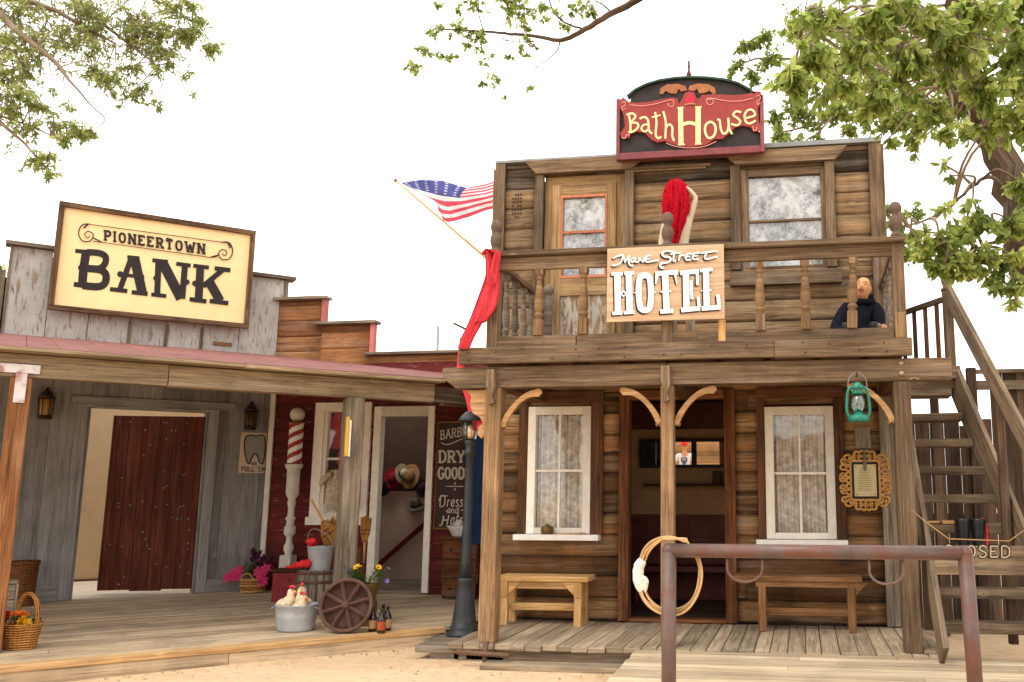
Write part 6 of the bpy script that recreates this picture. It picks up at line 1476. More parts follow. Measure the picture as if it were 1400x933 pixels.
def ring(x, z, r, sq=1.0): m.tube([(x+r*math.cos(a), -.008, z+r*sq*math.sin(a)) for a in [2*PI*q/14 for q in range(14)]], 1.75*k, 6, closed=True)
for i in range(7):
    z = (-24+8*i)*k
    bul = 1+.9*math.cos((i-3)/3*PI/2)
    for sg in (-1, 1):
        ring(sg*(hw+4.2*k), z, 3.2*k); 
        if 0 < i < 6: ring(sg*(hw+(7.2+2.6*bul)*k), z+(2*k if i % 2 else -2*k), 3.6*k)
for i in range(6):
    x = (-17.5+7*i)*k; bul = 1+.9*math.cos((i-2.5)/2.5*PI/2)
    for sg in (-1, 1):
        ring(x, sg*(hh+4.5*k), 3.2*k)
        if 0 < i < 5: ring(x, sg*(hh+(7.5+2.2*bul)*k), 3.4*k)
for sx_ in (-1, 1):
    for sz_ in (-1, 1): ring(sx_*(hw+5*k), sz_*(hh+5*k), 4.8*k); ring(sx_*(hw+10*k), sz_*(hh+1*k), 3.5*k)
m.build('fretwork', P_FRET, NF)
m = MB(); m.tube([(nc.x, YW-.06, nc.z+hh*.55), (nc.x, YW-.075, nc.z+hh*.9), (nc.x, YW-.06, nc.z+hh*1.7)], [.014, .02, .012], 8); m.box(nc.x-.08, nc.x+.07, YW-.04, YW-.025, nc.z+hh*1.75, nc.z+hh*2.9, 'z'); o = m.build('clip_board', W_GREY); tag(o, 'grey plaque with a clip above the gilt fretwork frame', 'plaque')

# ------------------------------------------------------------------ hitching rail and rope
YR = 5.6; rr_ = .041
pl, pr_ = at(915, 850, YR).x, at(1325, 850, YR).x
zr = 1.168
RL = thing('hitching_rail', 'rusty brown welded pipe hitching rail in front of the hotel', 'hitching rail', (pl, YR, .1))
def rampz(y): return .238-(7.735-y)*.030
m = MB(); m.tube([(pl-.005, YR, zr), (pr_+.012, YR, zr-.002)], rr_, 20); m.build('rail', P_PIPE, RL, True)
for x in (pl, pr_):
    m = MB(); m.tube([(x+(.02 if x == pr_ else -.005), YR, rampz(YR)-.03), (x, YR, zr-rr_*.2)], rr_*1.08, 20); m.ball((x, YR, zr), rr_*1.06, 18); m.build('post', P_PIPE, RL, True)
def uring(pxa, pxb, pyb):
    a, b = at(pxa, 765, YR).x, at(pxb, 765, YR).x; zb_ = at((pxa+pxb)/2, pyb, YR).z; r = (b-a)/2; cx_ = (a+b)/2; m = MB()
    m.tube([(a, YR, zr-rr_*.8)]+[(cx_-r*math.cos(t), YR-.0, zb_+r*.75-r*.75*math.sin(t)) for t in [PI*q/14 for q in range(15)]]+[(b, YR, zr-rr_*.8)], .0075, 8); m.build('tie_ring', P_PIPE, RL, True)
uring(994, 1042, 796); uring(1188, 1234, 799)
RO = thing('rope_coil', 'coiled tan lariat rope bound with white tape, hung on the end of the rail', 'rope', (pl, YR, zr))
rR = random.Random(12)
m = MB(); zc_ = zr-.150; xc_ = pl-.008
for q in range(6):
    o_ = (rR.uniform(-.014, .014), rR.uniform(-.014, .014)); s_ = 1+rR.uniform(-.06, .03); ph = rR.uniform(0, 6); pts = []
    for i in range(52):
        a = 2*PI*i/52; ss = s_+.018*math.sin(2*a+ph)+.010*math.sin(5*a+2*ph)
        x = xc_+.193*ss*math.cos(a)+o_[0]*math.sin(a*.5); z = zc_+.225*ss*math.sin(a)+o_[1]*(1-math.sin(a))*.5
        t_ = max(0, math.sin(a)); y = YR+.058+.011*(q % 3)+.006*math.sin(3*a+ph)
        if t_ > .55: y = YR+.058-(t_-.55)/.45*(.06+.02*(q % 2)); z = max(z, zr+rr_+.010+.009*(q % 3)) if (t_ > .80 and x > pl-.05) else z
        pts.append((x, y, z))
    m.tube(pts, .0075, 7, rR.random(), closed=True)
m.build('loops', P_ROPE, RO, True)
m = MB(); cw = xc_-.193
m.tube(catmull([(cw+.030, YR+.066, zc_+.085), (cw+.006, YR+.066, zc_+.05), (cw+.000, YR+.066, zc_), (cw+.008, YR+.066, zc_-.05), (cw+.030, YR+.066, zc_-.095)], 5), [.022, .027, .031, .030, .032, .034, .032, .033, .035, .034, .033, .034, .035, .036, .034, .033, .034, .032, .031, .029, .026], 14)
m.tube(catmull([(cw+.02, YR+.06, zc_-.02), (cw+.045, YR+.06, zc_-.03), (cw+.05, YR+.06, zc_-.06), (cw+.042, YR+.06, zc_-.105)], 4), [.02, .019, .017, .018, .016, .017, .018, .016, .014, .013, .012, .010, .006], 10)
m.build('binding', P_TAPE, RO, True, .01)

# ================================================================== OUTSIDE STAIR AND FENCE
STR = thing('staircase', 'steep weathered timber outside staircase climbing to the balcony at the right of the hotel', 'staircase', (1.3, 8.3, GZ))
def tz(k): return .25+.25*k
def ty(k): return 7.575+.155*k
def txr(k): return 1.44+(9-k)*.058
rr = random.Random(31)
for k in range(1, 10):
    m = MB(); m.box(.99+(.03 if k < 3 else 0)-.006*k+.04, txr(k), ty(k), ty(k)+.26, tz(k)-.075, tz(k), 'x', wear=.005); m.build('tread', W_STAIR, STR, True, .008)
m = MB()
m.beam((1.03, 7.42, .30), (.955, 9.05, 2.62), .045, .26, (0, 0, 1)); m.beam((txr(1)+.03, 7.50, .34), (1.47, 9.05, 2.62), .045, .26, (0, 0, 1))
m.build('stringer', W_STAIR, STR, True, .006)
m = MB(); m.box(.93, 1.50, 9.06, 9.95, 2.62, 2.70, 'x'); m.box(.93, 1.53, 9.0, 9.055, 2.50, 2.70, 'x'); m.box(1.20, 1.52, 8.93, 8.998, 2.585, 2.71, 'x', wear=.004); m.build('landing', W_STAIR, STR, True, .006)
m = MB(); m.box(1.41, 1.50, 9.02, 9.11, 2.705, 3.46, 'z'); NP = m.build('newel_post', W_STAIR, STR, True, .008)
m = MB(); m.lathe([(.055, 0), (.06, .02), (.035, .05), (.05, .09), (.055, .14), (.03, .19), (.035, .21), (.02, .26), (1e-5, .28)], 14, Matrix.Translation((1.455, 9.065, 3.46))); m.build('finial', W_STAIR, NP, True)
m = MB(); m.beam((1.455, 9.03, 3.45), (1.93, 6.75, .93+.1), .05, .15, (0, 0, 1)); m.beam((1.02, 10.0, 3.40), (1.43, 9.15, 3.40), .06, .05); m.build('handrail', W_STAIR, STR, True, .006)
for q in range(5):
    a = q/4.6; m = MB(); x, y = 1.03+(1.43-1.03)*a, 10.0+(9.15-10.0)*a; m.box(x-.02, x+.02, y-.02, y+.02, 2.70, 3.375, 'z'); m.build('baluster', W_DARK, STR, True)
m = MB(); m.box(1.64, 1.71, 8.06, 8.13, .3, 2.36, 'z'); m.build('rail_post', W_FENCE, STR, True, .006); m = MB(); m.box(1.88, 1.95, 7.28, 7.35, .26, 1.48, 'z'); m.build('rail_post', W_FENCE, STR, True, .006)
m = MB(); m.box(1.36, 1.44, 9.86, 9.94, .1, 2.615, 'z'); m.box(.97, 1.05, 9.86, 9.94, .1, 2.615, 'z'); m.build('support_post', W_FENCE, STR, True)
# fence behind the stair
FE = thing('board_fence', 'tall dark brown board fence behind the outside staircase', 'fence', (2.6, 10.3, GZ))
m = MB(); x = .96; rr = random.Random(14)
while x < 5.2:
    wd = rr.uniform(.13, .19); hi = 2.80 if x > 1.88 else rr.uniform(2.22, 2.42)
    g_ = rr.uniform(.002, .007) if (x > 1.88 or rr.random() < .9) else .02
    m.box(x, x+wd-g_, 10.3+rr.uniform(0, .012), 10.325, GZ-.05, hi, 'z'); x += wd
m.build('boards', W_FENCE, FE, True)
m = MB(); m.box(1.88, 5.2, 10.27, 10.297, 2.62, 2.72, 'x'); m.box(1.86, 5.2, 10.25, 10.345, 2.802, 2.84, 'x'); m.box(.96, 5.2, 10.326, 10.38, 1.2, 1.3, 'x'); m.build('rail', W_STAIR, FE, True)
m = MB(); m.box(1.80, 1.90, 10.22, 10.298, GZ, 2.86, 'z'); m.build('post', W_FENCE, FE, True, .006)
# closed sign across the stair
YC = 7.36
CS = thing('closed_sign', 'long grey board carved CLOSED, roped across the foot of the staircase', 'sign', (1.35, YC, .9))
cz0, cz1 = .905, 1.118
m = MB(); m.box(.985, 1.98, YC, YC+.03, cz0, cz1-.0, 'x', wear=.004); m.build('board', W_STAIR, CS, True, .006)
fc = lambda x, y, k_: at(x, y, YC-k_)
p = Paint(fc)
def closed(dx, dy, mi, wt): p.text('CLOSED', 1290+dx, 761+dy, 15.5, 17.5, wt, (1, .012), gap=.27, serif=mi == 0, mi=mi)
closed(0, 0, 0, 5.0); closed(.6, .4, 1, 2.0)
p.mb.build('lettering', [P_BLACK, plain('carved_tan', c(184, 164, 136), .8, .2, 20)], CS, True)
m = MB(); q = [at(1246, 697, 7.75), at(1262, 711, 7.6), at(1297, 737, YC-.02), at(1380, 740, YC-.02), at(1402, 724, 7.5), V((1.93, 7.3, 1.40))]
m.tube(catmull(q[:2], 4)+[q[2], q[3]]+q[4:], .0045, 6); o = m.build('barrier_rope', P_LABEL); tag(o, 'thin tan rope slung across the staircase above the closed sign', 'rope')
# boots on a tread
def boot(px, lab, rz_, s=1.0):
    bz = tz(3); b0 = at(px, 733, ty(3)+.12); b0.z = bz
    O = thing('boot', lab, 'boot', b0, rz_, 'boots on the staircase')
    m = MB(); m.tube(catmull([(0, 0, .01), (0, .01, .09), (0, .02, .2), (0, .02, .30)], 5), [.045, .043, .042, .042, .042, .044, .046, .05, .054, .056, .058, .06, .062, .063, .064, .064], 14); m.build('shaft', P_BOOT, O)
    m = MB(); m.tube(catmull([(0, .05, .045), (0, 0, .05), (0, -.08, .045), (0, -.16, .035), (0, -.20, .03)], 4), [.03, .042, .045, .046, .046, .044, .042, .04, .04, .041, .042, .042, .04, .036, .03, .02, .01], 12); m.box(-.035, .035, -.19, -.05, 0, .014); m.box(-.03, .03, .02, .08, 0, .04); m.build('foot', P_BOOT, O)
boot(1318, 'black boot standing nearest the tan slab on the stair tread', .3); boot(1338, 'black boot standing right of its partner on the stair tread', -.2)
m = MB(); m.box(1.18, 1.33, ty(4)+.02, ty(4)+.2, tz(4)+.002, tz(4)+.03, 'x'); o = m.build('tan_slab', W_NEW, None, False, .004); tag(o, 'tan wooden slab lying on the stair tread above the boots', 'slab')
m = MB(); m.tube([(1.02, ty(4)+.05, tz(4)+.014), (1.17, ty(4)+.09, tz(4)+.016)], .012, 8); o = m.build('bamboo_stick', W_NEW); tag(o, 'pale stick lying on the stair tread left of the tan slab', 'stick')
m = MB(); m.tube(catmull([(1.52, ty(4)+.05, tz(4)+.03), (1.53, ty(4)-.02, tz(4)-.05), (1.525, ty(4)-.02, tz(4)-.3)], 4), .012, 8); m.ball((1.52, ty(4)+.05, tz(4)+.035), .022, 8); o = m.build('red_strap', C_CORAL); tag(o, 'red strap hanging from the stair tread right of the boots', 'strap')

# ================================================================== FIGURES
def skinned(name, pts, edges, mat, parent, root=0, sub=2, label=None):
    """one continuous surface grown over a skeleton of joints with a radius each"""
    me = bpy.data.meshes.new(name); Mi = mat_of(parent).inverted()
    keys = list(pts); me.from_pydata([tuple(Mi @ V(pts[k][:3])) for k in keys], [(keys.index(a), keys.index(b)) for a, b in edges], [])
    me.materials.append(mat); o = bpy.data.objects.new(name, me); COL.objects.link(o); o.parent = parent; MATS[o.name] = mat_of(parent)
    s = o.modifiers.new('skin', 'SKIN'); s.use_smooth_shade = True
    for i, k in enumerate(keys):
        r = pts[k][3]; ry = pts[k][4] if len(pts[k]) > 4 else r
        me.skin_vertices[0].data[i].radius = (r, ry); me.skin_vertices[0].data[i].use_root = (i == root)
    b = o.modifiers.new('smooth', 'SUBSURF'); b.levels = b.render_levels = sub
    return o
def hand_pts(P, E, wrist, tag_, wpos, d, side, s=1.0, curl=.35):
    """palm, four unequal bent fingers and a thumb leaving the side of the palm"""
    d = V(d).normalized(); n = V(side); n = (n-d*n.dot(d)).normalized(); dn = d.cross(n)
    w = V(wpos); pm = w+d*.055*s; P[tag_+'palm'] = (*pm, .026*s, .018*s); E.append((wrist, tag_+'palm'))
    for i, (o, L) in enumerate(((-.030, .070), (-.010, .080), (.011, .076), (.031, .060))):
        k0, k1, k2 = [tag_+'f%d%s' % (i, c_) for c_ in 'abc']; b = pm+n*o*s+d*.035*s
        P[k0] = (*b, .0095*s); P[k1] = (*(b+d*L*.55*s-dn*L*curl*.3*s), .0085*s); P[k2] = (*(b+d*L*.92*s-dn*L*curl*s), .0075*s)
        E += [(tag_+'palm', k0), (k0, k1), (k1, k2)]
    t0, t1 = w+d*.028*s-n*.03*s, w+d*.06*s-n*.058*s
    P[tag_+'t0'] = (*t0, .011*s); P[tag_+'t1'] = (*t1, .009*s); E += [(tag_+'palm', tag_+'t0'), (tag_+'t0', tag_+'t1')]
def face(parent, hc, f, s=1.0, hair=None, lips=P_LIP, brow=True):
    hc = V(hc); f = V(f).normalized(); up = (V((0, 0, 1))-f*f.z).normalized(); sd = f.cross(up)
    m = MB(); m.tube([hc+f*.083*s+up*.022*s, hc+f*.103*s-up*.012*s, hc+f*.094*s-up*.024*s], [.006*s, .013*s, .009*s], 8); m.build('nose', P_SKIN, parent, True)
    for sg in (-1, 1):
        m = MB(); m.ball(hc+f*.078*s+sd*sg*.032*s+up*.016*s, .011*s, 8, sz=.45); m.build('eye', P_HAIR if brow else P_LWHITE, parent, True)
        m = MB(); m.tube([hc+f*.086*s+sd*sg*.018*s+up*.035*s, hc+f*.079*s+sd*sg*.047*s+up*.036*s], .0032*s, 6); m.build('eyebrow', P_HAIR, parent, True)
        m = MB(); m.ball(hc+sd*sg*.083*s-f*.005*s, .024*s, 8, sx=.45, sz=1.2); m.build('ear', P_SKIN, parent, True)
    m = MB(); m.tube([hc+f*.080*s-sd*.026*s-up*.052*s, hc+f*.091*s-up*.050*s, hc+f*.080*s+sd*.026*s-up*.052*s], [.005*s, .010*s, .005*s], 8); m.build('mouth', lips, parent, True)
# seated man on the balcony
MAN = thing('person', 'man in a dark navy jacket slumped on the balcony floor behind the right balusters', 'person', (.60, 8.95, 2.767))
P = dict(pelvis=(.58, 8.97, 2.90, .13, .12), spine=(.60, 9.02, 3.08, .125, .10), chest=(.62, 9.04, 3.24, .135, .105), neck=(.635, 9.0, 3.365, .058), skull=(.64, 8.965, 3.455, .052, .055), crown=(.645, 8.97, 3.52, .045, .05),
         shR=(.47, 9.02, 3.30, .062), elR=(.36, 8.88, 3.08, .048), wrR=(.42, 8.70, 2.96, .032), shL=(.77, 9.02, 3.31, .062), elL=(.865-.05, 8.84, 3.07, .048), wrL=(.80, 8.64, 3.045, .032),
         hiR=(.50, 8.92, 2.88, .095), knR=(.44, 8.52, 2.94, .066), anR=(.42, 8.14, 2.84, .045), ftR=(.41, 8.06, 2.90, .03), hiL=(.67, 8.92, 2.88, .095), knL=(.68, 8.52, 2.94, .066), anL=(.66, 8.14, 2.84, .045), ftL=(.67, 8.06, 2.90, .03))
E_ = [('pelvis', 'spine'), ('spine', 'chest'), ('chest', 'neck'), ('neck', 'skull'), ('skull', 'crown'), ('chest', 'shR'), ('shR', 'elR'), ('elR', 'wrR'), ('chest', 'shL'), ('shL', 'elL'), ('elL', 'wrL'), ('pelvis', 'hiR'), ('hiR', 'knR'), ('knR', 'anR'), ('anR', 'ftR'), ('pelvis', 'hiL'), ('hiL', 'knL'), ('knL', 'anL'), ('anL', 'ftL')]
BP, BE_ = dict(P), list(E_)
hand_pts(BP, BE_, 'wrL', 'l', (.80, 8.64, 3.045), (-.55, -.7, -.1), (.4, -.3, .9), 1.0, .5)
hand_pts(BP, BE_, 'wrR', 'r', (.42, 8.70, 2.96), (.3, -.8, -.1), (.9, .3, 0), .95, .3)
skinned('body', BP, BE_, P_SKIN, MAN)
J = {k: (*P[k][:3], P[k][3]*1.17+.006, (P[k][4] if len(P[k]) > 4 else P[k][3])*1.17+.006) for k in ('pelvis', 'spine', 'chest', 'shR', 'elR', 'shL', 'elL')}
J['collar'] = (.63, 9.015, 3.355, .085, .08); J['cuR'] = (.41, 8.73, 2.98, .042); J['cuL'] = (.803, 8.70, 3.05, .042)
skinned('jacket', J, [('pelvis', 'spine'), ('spine', 'chest'), ('chest', 'collar'), ('chest', 'shR'), ('shR', 'elR'), ('elR', 'cuR'), ('chest', 'shL'), ('shL', 'elL'), ('elL', 'cuL')], C_NAVY, MAN)
J = {k: (*P[k][:3], P[k][3]*1.15+.004) for k in ('pelvis', 'hiR', 'knR', 'anR', 'hiL', 'knL', 'anL')}; J['pelvis'] = (.58, 8.97, 2.89, .135)
skinned('jeans', J, [('pelvis', 'hiR'), ('hiR', 'knR'), ('knR', 'anR'), ('pelvis', 'hiL'), ('hiL', 'knL'), ('knL', 'anL')], C_JEANS, MAN)
for q in ('R', 'L'):
    m = MB(); a = V(P['an'+q][:3]); m.tube(catmull([a+V((0, .04, -.01)), a+V((0, -.05, .0)), a+V((0, -.09, .10)), a+V((0, -.10, .15))], 4), [.045, .05, .05, .05, .05, .048, .046, .046, .044, .042, .04, .036, .02], 10); m.build('shoe', P_BOOT, MAN, True)
def sculpt_head(parent, hc, f, tilt, s=1.0, agape=.5):
    """a modelled head: skull, brow, sockets, nose, cheeks, lips, chin and jaw in one skin"""
    hc = V(hc); f = V(f).normalized(); up = (V((0, 0, 1))-f*f.z).normalized(); sd = f.cross(up); R_ = Matrix.Rotation(tilt, 3, f); up = R_ @ up; sd = R_ @ sd
    g = lambda x, c_, w_: math.exp(-((x-c_)/w_)**2)
    m = MB(); N1, N2 = 48, 40
    def fn(u, v):
        a = 2*PI*u-PI; b = PI*v; x = math.sin(b)*math.sin(a); y = math.sin(b)*math.cos(a); z = -math.cos(b)
        wx = .078*(1-.22*max(0, -z)**1.5); wy = .098 if y < 0 else .092; wz = .118
        fr = max(0, y)**2
        X, Y, Z = x*wx, y*wy, z*wz
        if y > 0:
            Y += fr*(.010*g(Z, .034, .014)-.010*(g(Z, .014, .013)*(g(X, -.031, .016)+g(X, .031, .016)))+.024*g(X, 0, .011)*g(Z, -.016, .016)+.012*g(X, 0, .010)*g(Z, .006, .018)+.009*g(Z, -.050, .008)*g(X, 0, .022)+.008*g(Z, -.066, .008)*g(X, 0, .020)-.014*agape*g(Z, -.058, .005)*g(X, 0, .016)+.012*g(Z, -.092, .016)*g(X, 0, .022)+.005*(g(X, -.045, .018)+g(X, .045, .018))*g(Z, -.018, .02))
        else: Z += .012*(-y)*(1-abs(z))
        return hc+sd*X*s+f*Y*s+up*Z*s
    m.sheet(fn, N1, N2, .5); hd = m.build('head', P_SKIN, parent, True)
    at_ = lambda x, y, z: hc+sd*x*s+f*y*s+up*z*s
    for sg in (-1, 1):
        m = MB(); m.tube(catmull([at_(sg*.016, .083, .038), at_(sg*.032, .084, .042), at_(sg*.050, .070, .037)], 4), [.002*s]+[.0042*s]*7+[.002*s], 6); m.build('eyebrow', P_HAIR, parent, True)
        m = MB(); m.tube(catmull([at_(sg*.019, .077, .012), at_(sg*.031, .080, .009), at_(sg*.045, .070, .013)], 4), .0028*s, 6); m.build('eyelid', P_HAIR, parent, True)
        m = MB(); m.ball((0, 0, 0), 1, 10); m.v = [at_(sg*(.074+.010*p.x), -.006+.020*p.y, -.002+.032*p.z) for p in m.v]; m.build('ear', P_SKIN, parent, True)
    m = MB(); m.tube(catmull([at_(-.023, .078, -.053), at_(-.008, .092, -.048), at_(.008, .092, -.048), at_(.023, .078, -.053)], 4), .0050*s, 6); m.tube(catmull([at_(-.021, .078, -.060), at_(0, .091, -.068), at_(.021, .078, -.060)], 4), .0058*s, 6); m.build('lips', P_LIP, parent, True)
    m = MB(); m.tube(catmull([at_(-.028, .078, -.046), at_(0, .092, -.038), at_(.028, .078, -.046)], 4), .0036*s, 6); m.build('moustache', P_HAIR, parent, True)
    m = MB()
    def hf(u, v):
        a = 2*PI*u-PI; lo = -.15 if abs(a) > 1.9 else (.80 if abs(a) < 1.0 else .80-.95*(abs(a)-1.0)/.9)
        b0 = math.acos(max(-1, min(1, -lo))); b = b0+(PI-b0)*v; x = math.sin(b)*math.sin(a); y = math.sin(b)*math.cos(a); z = -math.cos(b)
        return at_(x*.0805, y*(.101 if y < 0 else .094), z*.1205)
    m.sheet(hf, 36, 10); m.build('hair', P_HAIR, parent, True)
sculpt_head(MAN, (.645, 8.94, 3.492), (-.22, -1, .16), math.radians(-9), .98)
m = MB(); cN = V((.637, 8.985, 3.385))   # hood and collar standing round the neck
m.tube(catmull([cN+V((.095*math.cos(a), .075*math.sin(a)+.01, .012*math.sin(a)+(.02 if math.sin(a) > 0 else -.02))) for a in [2*PI*q/10 for q in range(10)]], 3, True), [.030+.006*math.sin(q*1.3) for q in range(30)], 9, closed=True); m.build('collar', C_NAVY, MAN, True)
# mannequin with the red veil
MQ = thing('mannequin', 'pale unclothed mannequin with an arm behind its head, standing on the balcony', 'mannequin', (-1.10, 8.28, 2.767))
P = dict(pelvis=(-1.07, 8.29, 3.62, .125, .10), waist=(-1.065, 8.29, 3.82, .082, .07), chest=(-1.075, 8.28, 3.98, .098, .08), neck=(-1.09, 8.27, 4.17, .042), skull=(-1.105, 8.25, 4.28, .072, .085), crown=(-1.11, 8.255, 4.355, .064, .075),
         shL=(-.985, 8.28, 4.06, .036), elL=(-.915, 8.26, 4.275, .026), wrL=(-1.0, 8.24, 4.37, .019), shR=(-1.20, 8.28, 4.085, .045), elR=(-1.25, 8.27, 3.84, .036), wrR=(-1.22, 8.2, 3.66, .026),
         hiR=(-1.15, 8.29, 3.56, .085), knR=(-1.15, 8.27, 3.2, .055), anR=(-1.15, 8.30, 2.84, .036), toR=(-1.15, 8.18, 2.79, .022), hiL=(-.99, 8.29, 3.56, .085), knL=(-.98, 8.25, 3.2, .055), anL=(-.98, 8.30, 2.84, .036), toL=(-.98, 8.18, 2.79, .022))
E_ = [('pelvis', 'waist'), ('waist', 'chest'), ('chest', 'neck'), ('neck', 'skull'), ('skull', 'crown'), ('chest', 'shR'), ('shR', 'elR'), ('elR', 'wrR'), ('chest', 'shL'), ('shL', 'elL'), ('elL', 'wrL'), ('pelvis', 'hiR'), ('hiR', 'knR'), ('knR', 'anR'), ('anR', 'toR'), ('pelvis', 'hiL'), ('hiL', 'knL'), ('knL', 'anL'), ('anL', 'toL')]
hand_pts(P, E_, 'wrL', 'l', (-1.0, 8.24, 4.37), (-1, -.2, -.2), (0, 1, 0), .85); hand_pts(P, E_, 'wrR', 'r', (-1.22, 8.2, 3.66), (.1, -.3, -1), (1, 0, 0), .85)
skinned('body', P, E_, P_MANN, MQ)
m = MB()
def veil(u, v):
    # hangs from the crown over the face and the left side, gathered towards its end
    a = 2*PI*u; top = V((-1.105, 8.235, 4.455))
    if v < .2: b = v/.2*PI*.5; r = .098*math.sin(b); z = top.z-.11*(1-math.cos(b))
    else: w_ = (v-.2)/.8; r = .098+.010*math.sin(w_*5)-.055*w_**2; z = top.z-.11-.52*w_
    fold = 1+.13*math.sin(9*a+3*v)*min(1, v*2.2)+.08*math.sin(17*a+2-5*v)*min(1, v*2)+.05*math.sin(31*a+9*v)*min(1, v*3)+.04*math.sin(40*v+3*a)
    drift = .0 if v < .3 else (v-.3)*-.02
    return V((top.x+drift+r*1.0*math.cos(a)*fold, top.y-.0+r*.95*math.sin(a)*fold-.05*max(0, v-.2), z+.05*math.sin(a*2+1)*max(0, v-.5)))
m.sheet(veil, 72, 26, .5); rv = random.Random(2)
for q in range(330):
    u = rv.random(); v0 = rv.uniform(.05, .6); v1 = min(1.06, v0+rv.uniform(.25, .6)); ctr = V((-1.115, 8.22, 0)); pts = []
    for i in range(6):
        p_ = veil((u+.012*math.sin(i*1.9+q)) % 1, min(1, v0+(v1-v0)*i/5)); o_ = V((p_.x-ctr.x, p_.y-ctr.y, 0)); pts.append(p_+o_*(.05+.07*rv.random())-V((0, 0, max(0, v1-1)*.6*i/5)))
    m.tube(pts, [.005, .007, .007, .006, .005, .002], 5, rv.random())
o = m.build('red_veil', C_WIG); tag(o, 'bright red shaggy cloth hung over the head of the pale mannequin', 'cloth')

# red garment slung over the left end of the balcony rail, and its lower end behind the beam
gz0 = [at(px, py, YP-.10) for px, py in ((672, 340), (668, 385), (655, 425), (640, 462), (636, 478))]
GAR = thing('red_garment', 'long red one piece garment slung over the left end of the balcony rail', 'garment', gz0[0])
k = mpp(gz0[0])
def leg(ptsw, name='cloth', yb_=YP-.10, nv=22):
    C = catmull([V((p[0], p[1], p[2])) for p in ptsw], 6)
    m = MB()
    def fn(u, v):
        t_ = v*(len(C)-1); i = min(len(C)-2, int(t_)); q = C[i].lerp(C[i+1], t_-i); ctr = at(q.x, q.y, yb_); a = 2*PI*u; w_ = q.z*k
        return ctr+RT*w_*math.cos(a)*(1+.10*math.sin(3*a+v*4)+.035*math.sin(9*a-2*v))+V((0, .035*math.sin(a)+.014*math.sin(5*a+2*v)+.006*math.sin(13*a-3*v), .004*math.sin(v*17)))
    m.sheet(fn, 60, nv*2, .5); return m.build(name, C_RED, GAR, True)
leg([(676, 374, 6), (672, 390, 10), (668, 405, 13), (663, 425, 12), (656, 440, 8)], 'body')
leg([(672, 366, 4.5), (671, 380, 8), (667, 400, 11), (657, 424, 9), (648, 445, 8.5), (640, 462, 8), (634, 477, 7)], 'trouser_leg', YP-.085)
leg([(680, 344, 4), (677, 360, 5), (674, 378, 7), (671, 392, 6)], 'shoulder_strap', YP-.11)
leg([(667, 344, 3), (669, 356, 4.5), (671, 372, 6), (672, 388, 7)], 'shoulder_strap', YP-.115)
leg([(662, 348, 3), (666, 343, 4), (672, 343, 4), (676, 346, 3)], 'shoulder_strap', YP-.12)
m = MB()
pp_ = [at(px, py, YP+.62) for px, py in ((630, 478), (629, 500), (634, 520), (644, 545), (651, 568), (658, 588))]
o_ = catmull(pp_, 5)
def strip(u, v):
    t_ = v*(len(o_)-1); i = min(len(o_)-2, int(t_)); q = o_[i].lerp(o_[i+1], t_-i); a = 2*PI*u; w_ = .020+.045*v**.8-.03*max(0, v-.8)
    return q+RT*w_*math.cos(a)*(1+.15*math.sin(3*a+5*v))+V((0, .03*math.sin(a), 0))
m.sheet(strip, 20, 25, .5); o = m.build('red_streamer', C_RED); tag(o, 'red cloth strip trailing below the balcony beam behind the street lamp', 'cloth')

# ================================================================== FLAG
YF = 10.0; fk = .00815
ft, fb = at(541, 247, YF), at(668, 356, YF-.25)
FL = thing('flag', 'stars and stripes flag on a slanting pole at the left side of the hotel', 'flag', fb)
fe = fb+(fb-ft)*.235; m = MB(); m.tube([ft, fb, fe], [.011, .015, .016], 8, .5); m.build('pole', W_NEW, FL, True)
m = MB(); m.tube([fe-(fe-ft).normalized()*.14, fe+(fe-ft).normalized()*.02], .026, 10); m.box(XL-.04, XL+.02, fe.y-.06, fe.y+.06, fe.z-.12, fe.z+.12); m.build('wall_socket', P_BLACK, FL, True)
m = MB(); m.ball(ft, .024, 10); m.build('pole_ball', P_GOLD, FL, True)
rows = [(0.0, [(547, 250), (575, 246), (604, 247), (638, 257), (664, 252), (700, 240), (745, 232)]),
        (.27, [(551, 252), (577, 254), (604, 257), (632, 263), (664, 259), (700, 247), (745, 240)]),
        (.54, [(557, 255), (580, 262), (603, 268), (628, 271), (664, 266), (700, 255), (745, 248)]),
        (.70, [(596, 276), (603, 281), (612, 284), (634, 280), (664, 273), (700, 264), (745, 256)]),
        (.86, [(600, 290), (606, 294), (618, 294), (640, 287), (664, 280), (700, 272), (745, 264)]),
        (1.0, [(606, 301), (612, 304), (624, 302), (644, 296), (664, 288), (700, 280), (745, 272)])]
def flagpt(u, v, lift=0.0):
    for (va, ra), (vb, rb2) in zip(rows[:-1], rows[1:]):
        if v <= vb+1e-9: break
    t = (v-va)/(vb-va); U = u*(len(ra)-1); i = min(len(ra)-2, int(U)); s = U-i
    g = lambda r: (r[i][0]+(r[i+1][0]-r[i][0])*s, r[i][1]+(r[i+1][1]-r[i][1])*s)
    a, b = g(ra), g(rb2); px, py = a[0]+(b[0]-a[0])*t, a[1]+(b[1]-a[1])*t
    return at(px, py, YF+.09*math.sin(u*9+v*2)+.05*math.sin(u*17-v*5)-.0-lift)
def fmi(u, v):
    r = int(v*13+1e-6)
    if u < .5-1e-6 and r < 7: return 2
    return 1 if r % 2 == 0 else 0
m = MB(); m.sheet(flagpt, 48, 26, .5, True, fmi); cl_ = m.build('cloth', [C_FLAGW, C_FLAGR, C_FLAGB], FL, True)
m = MB()
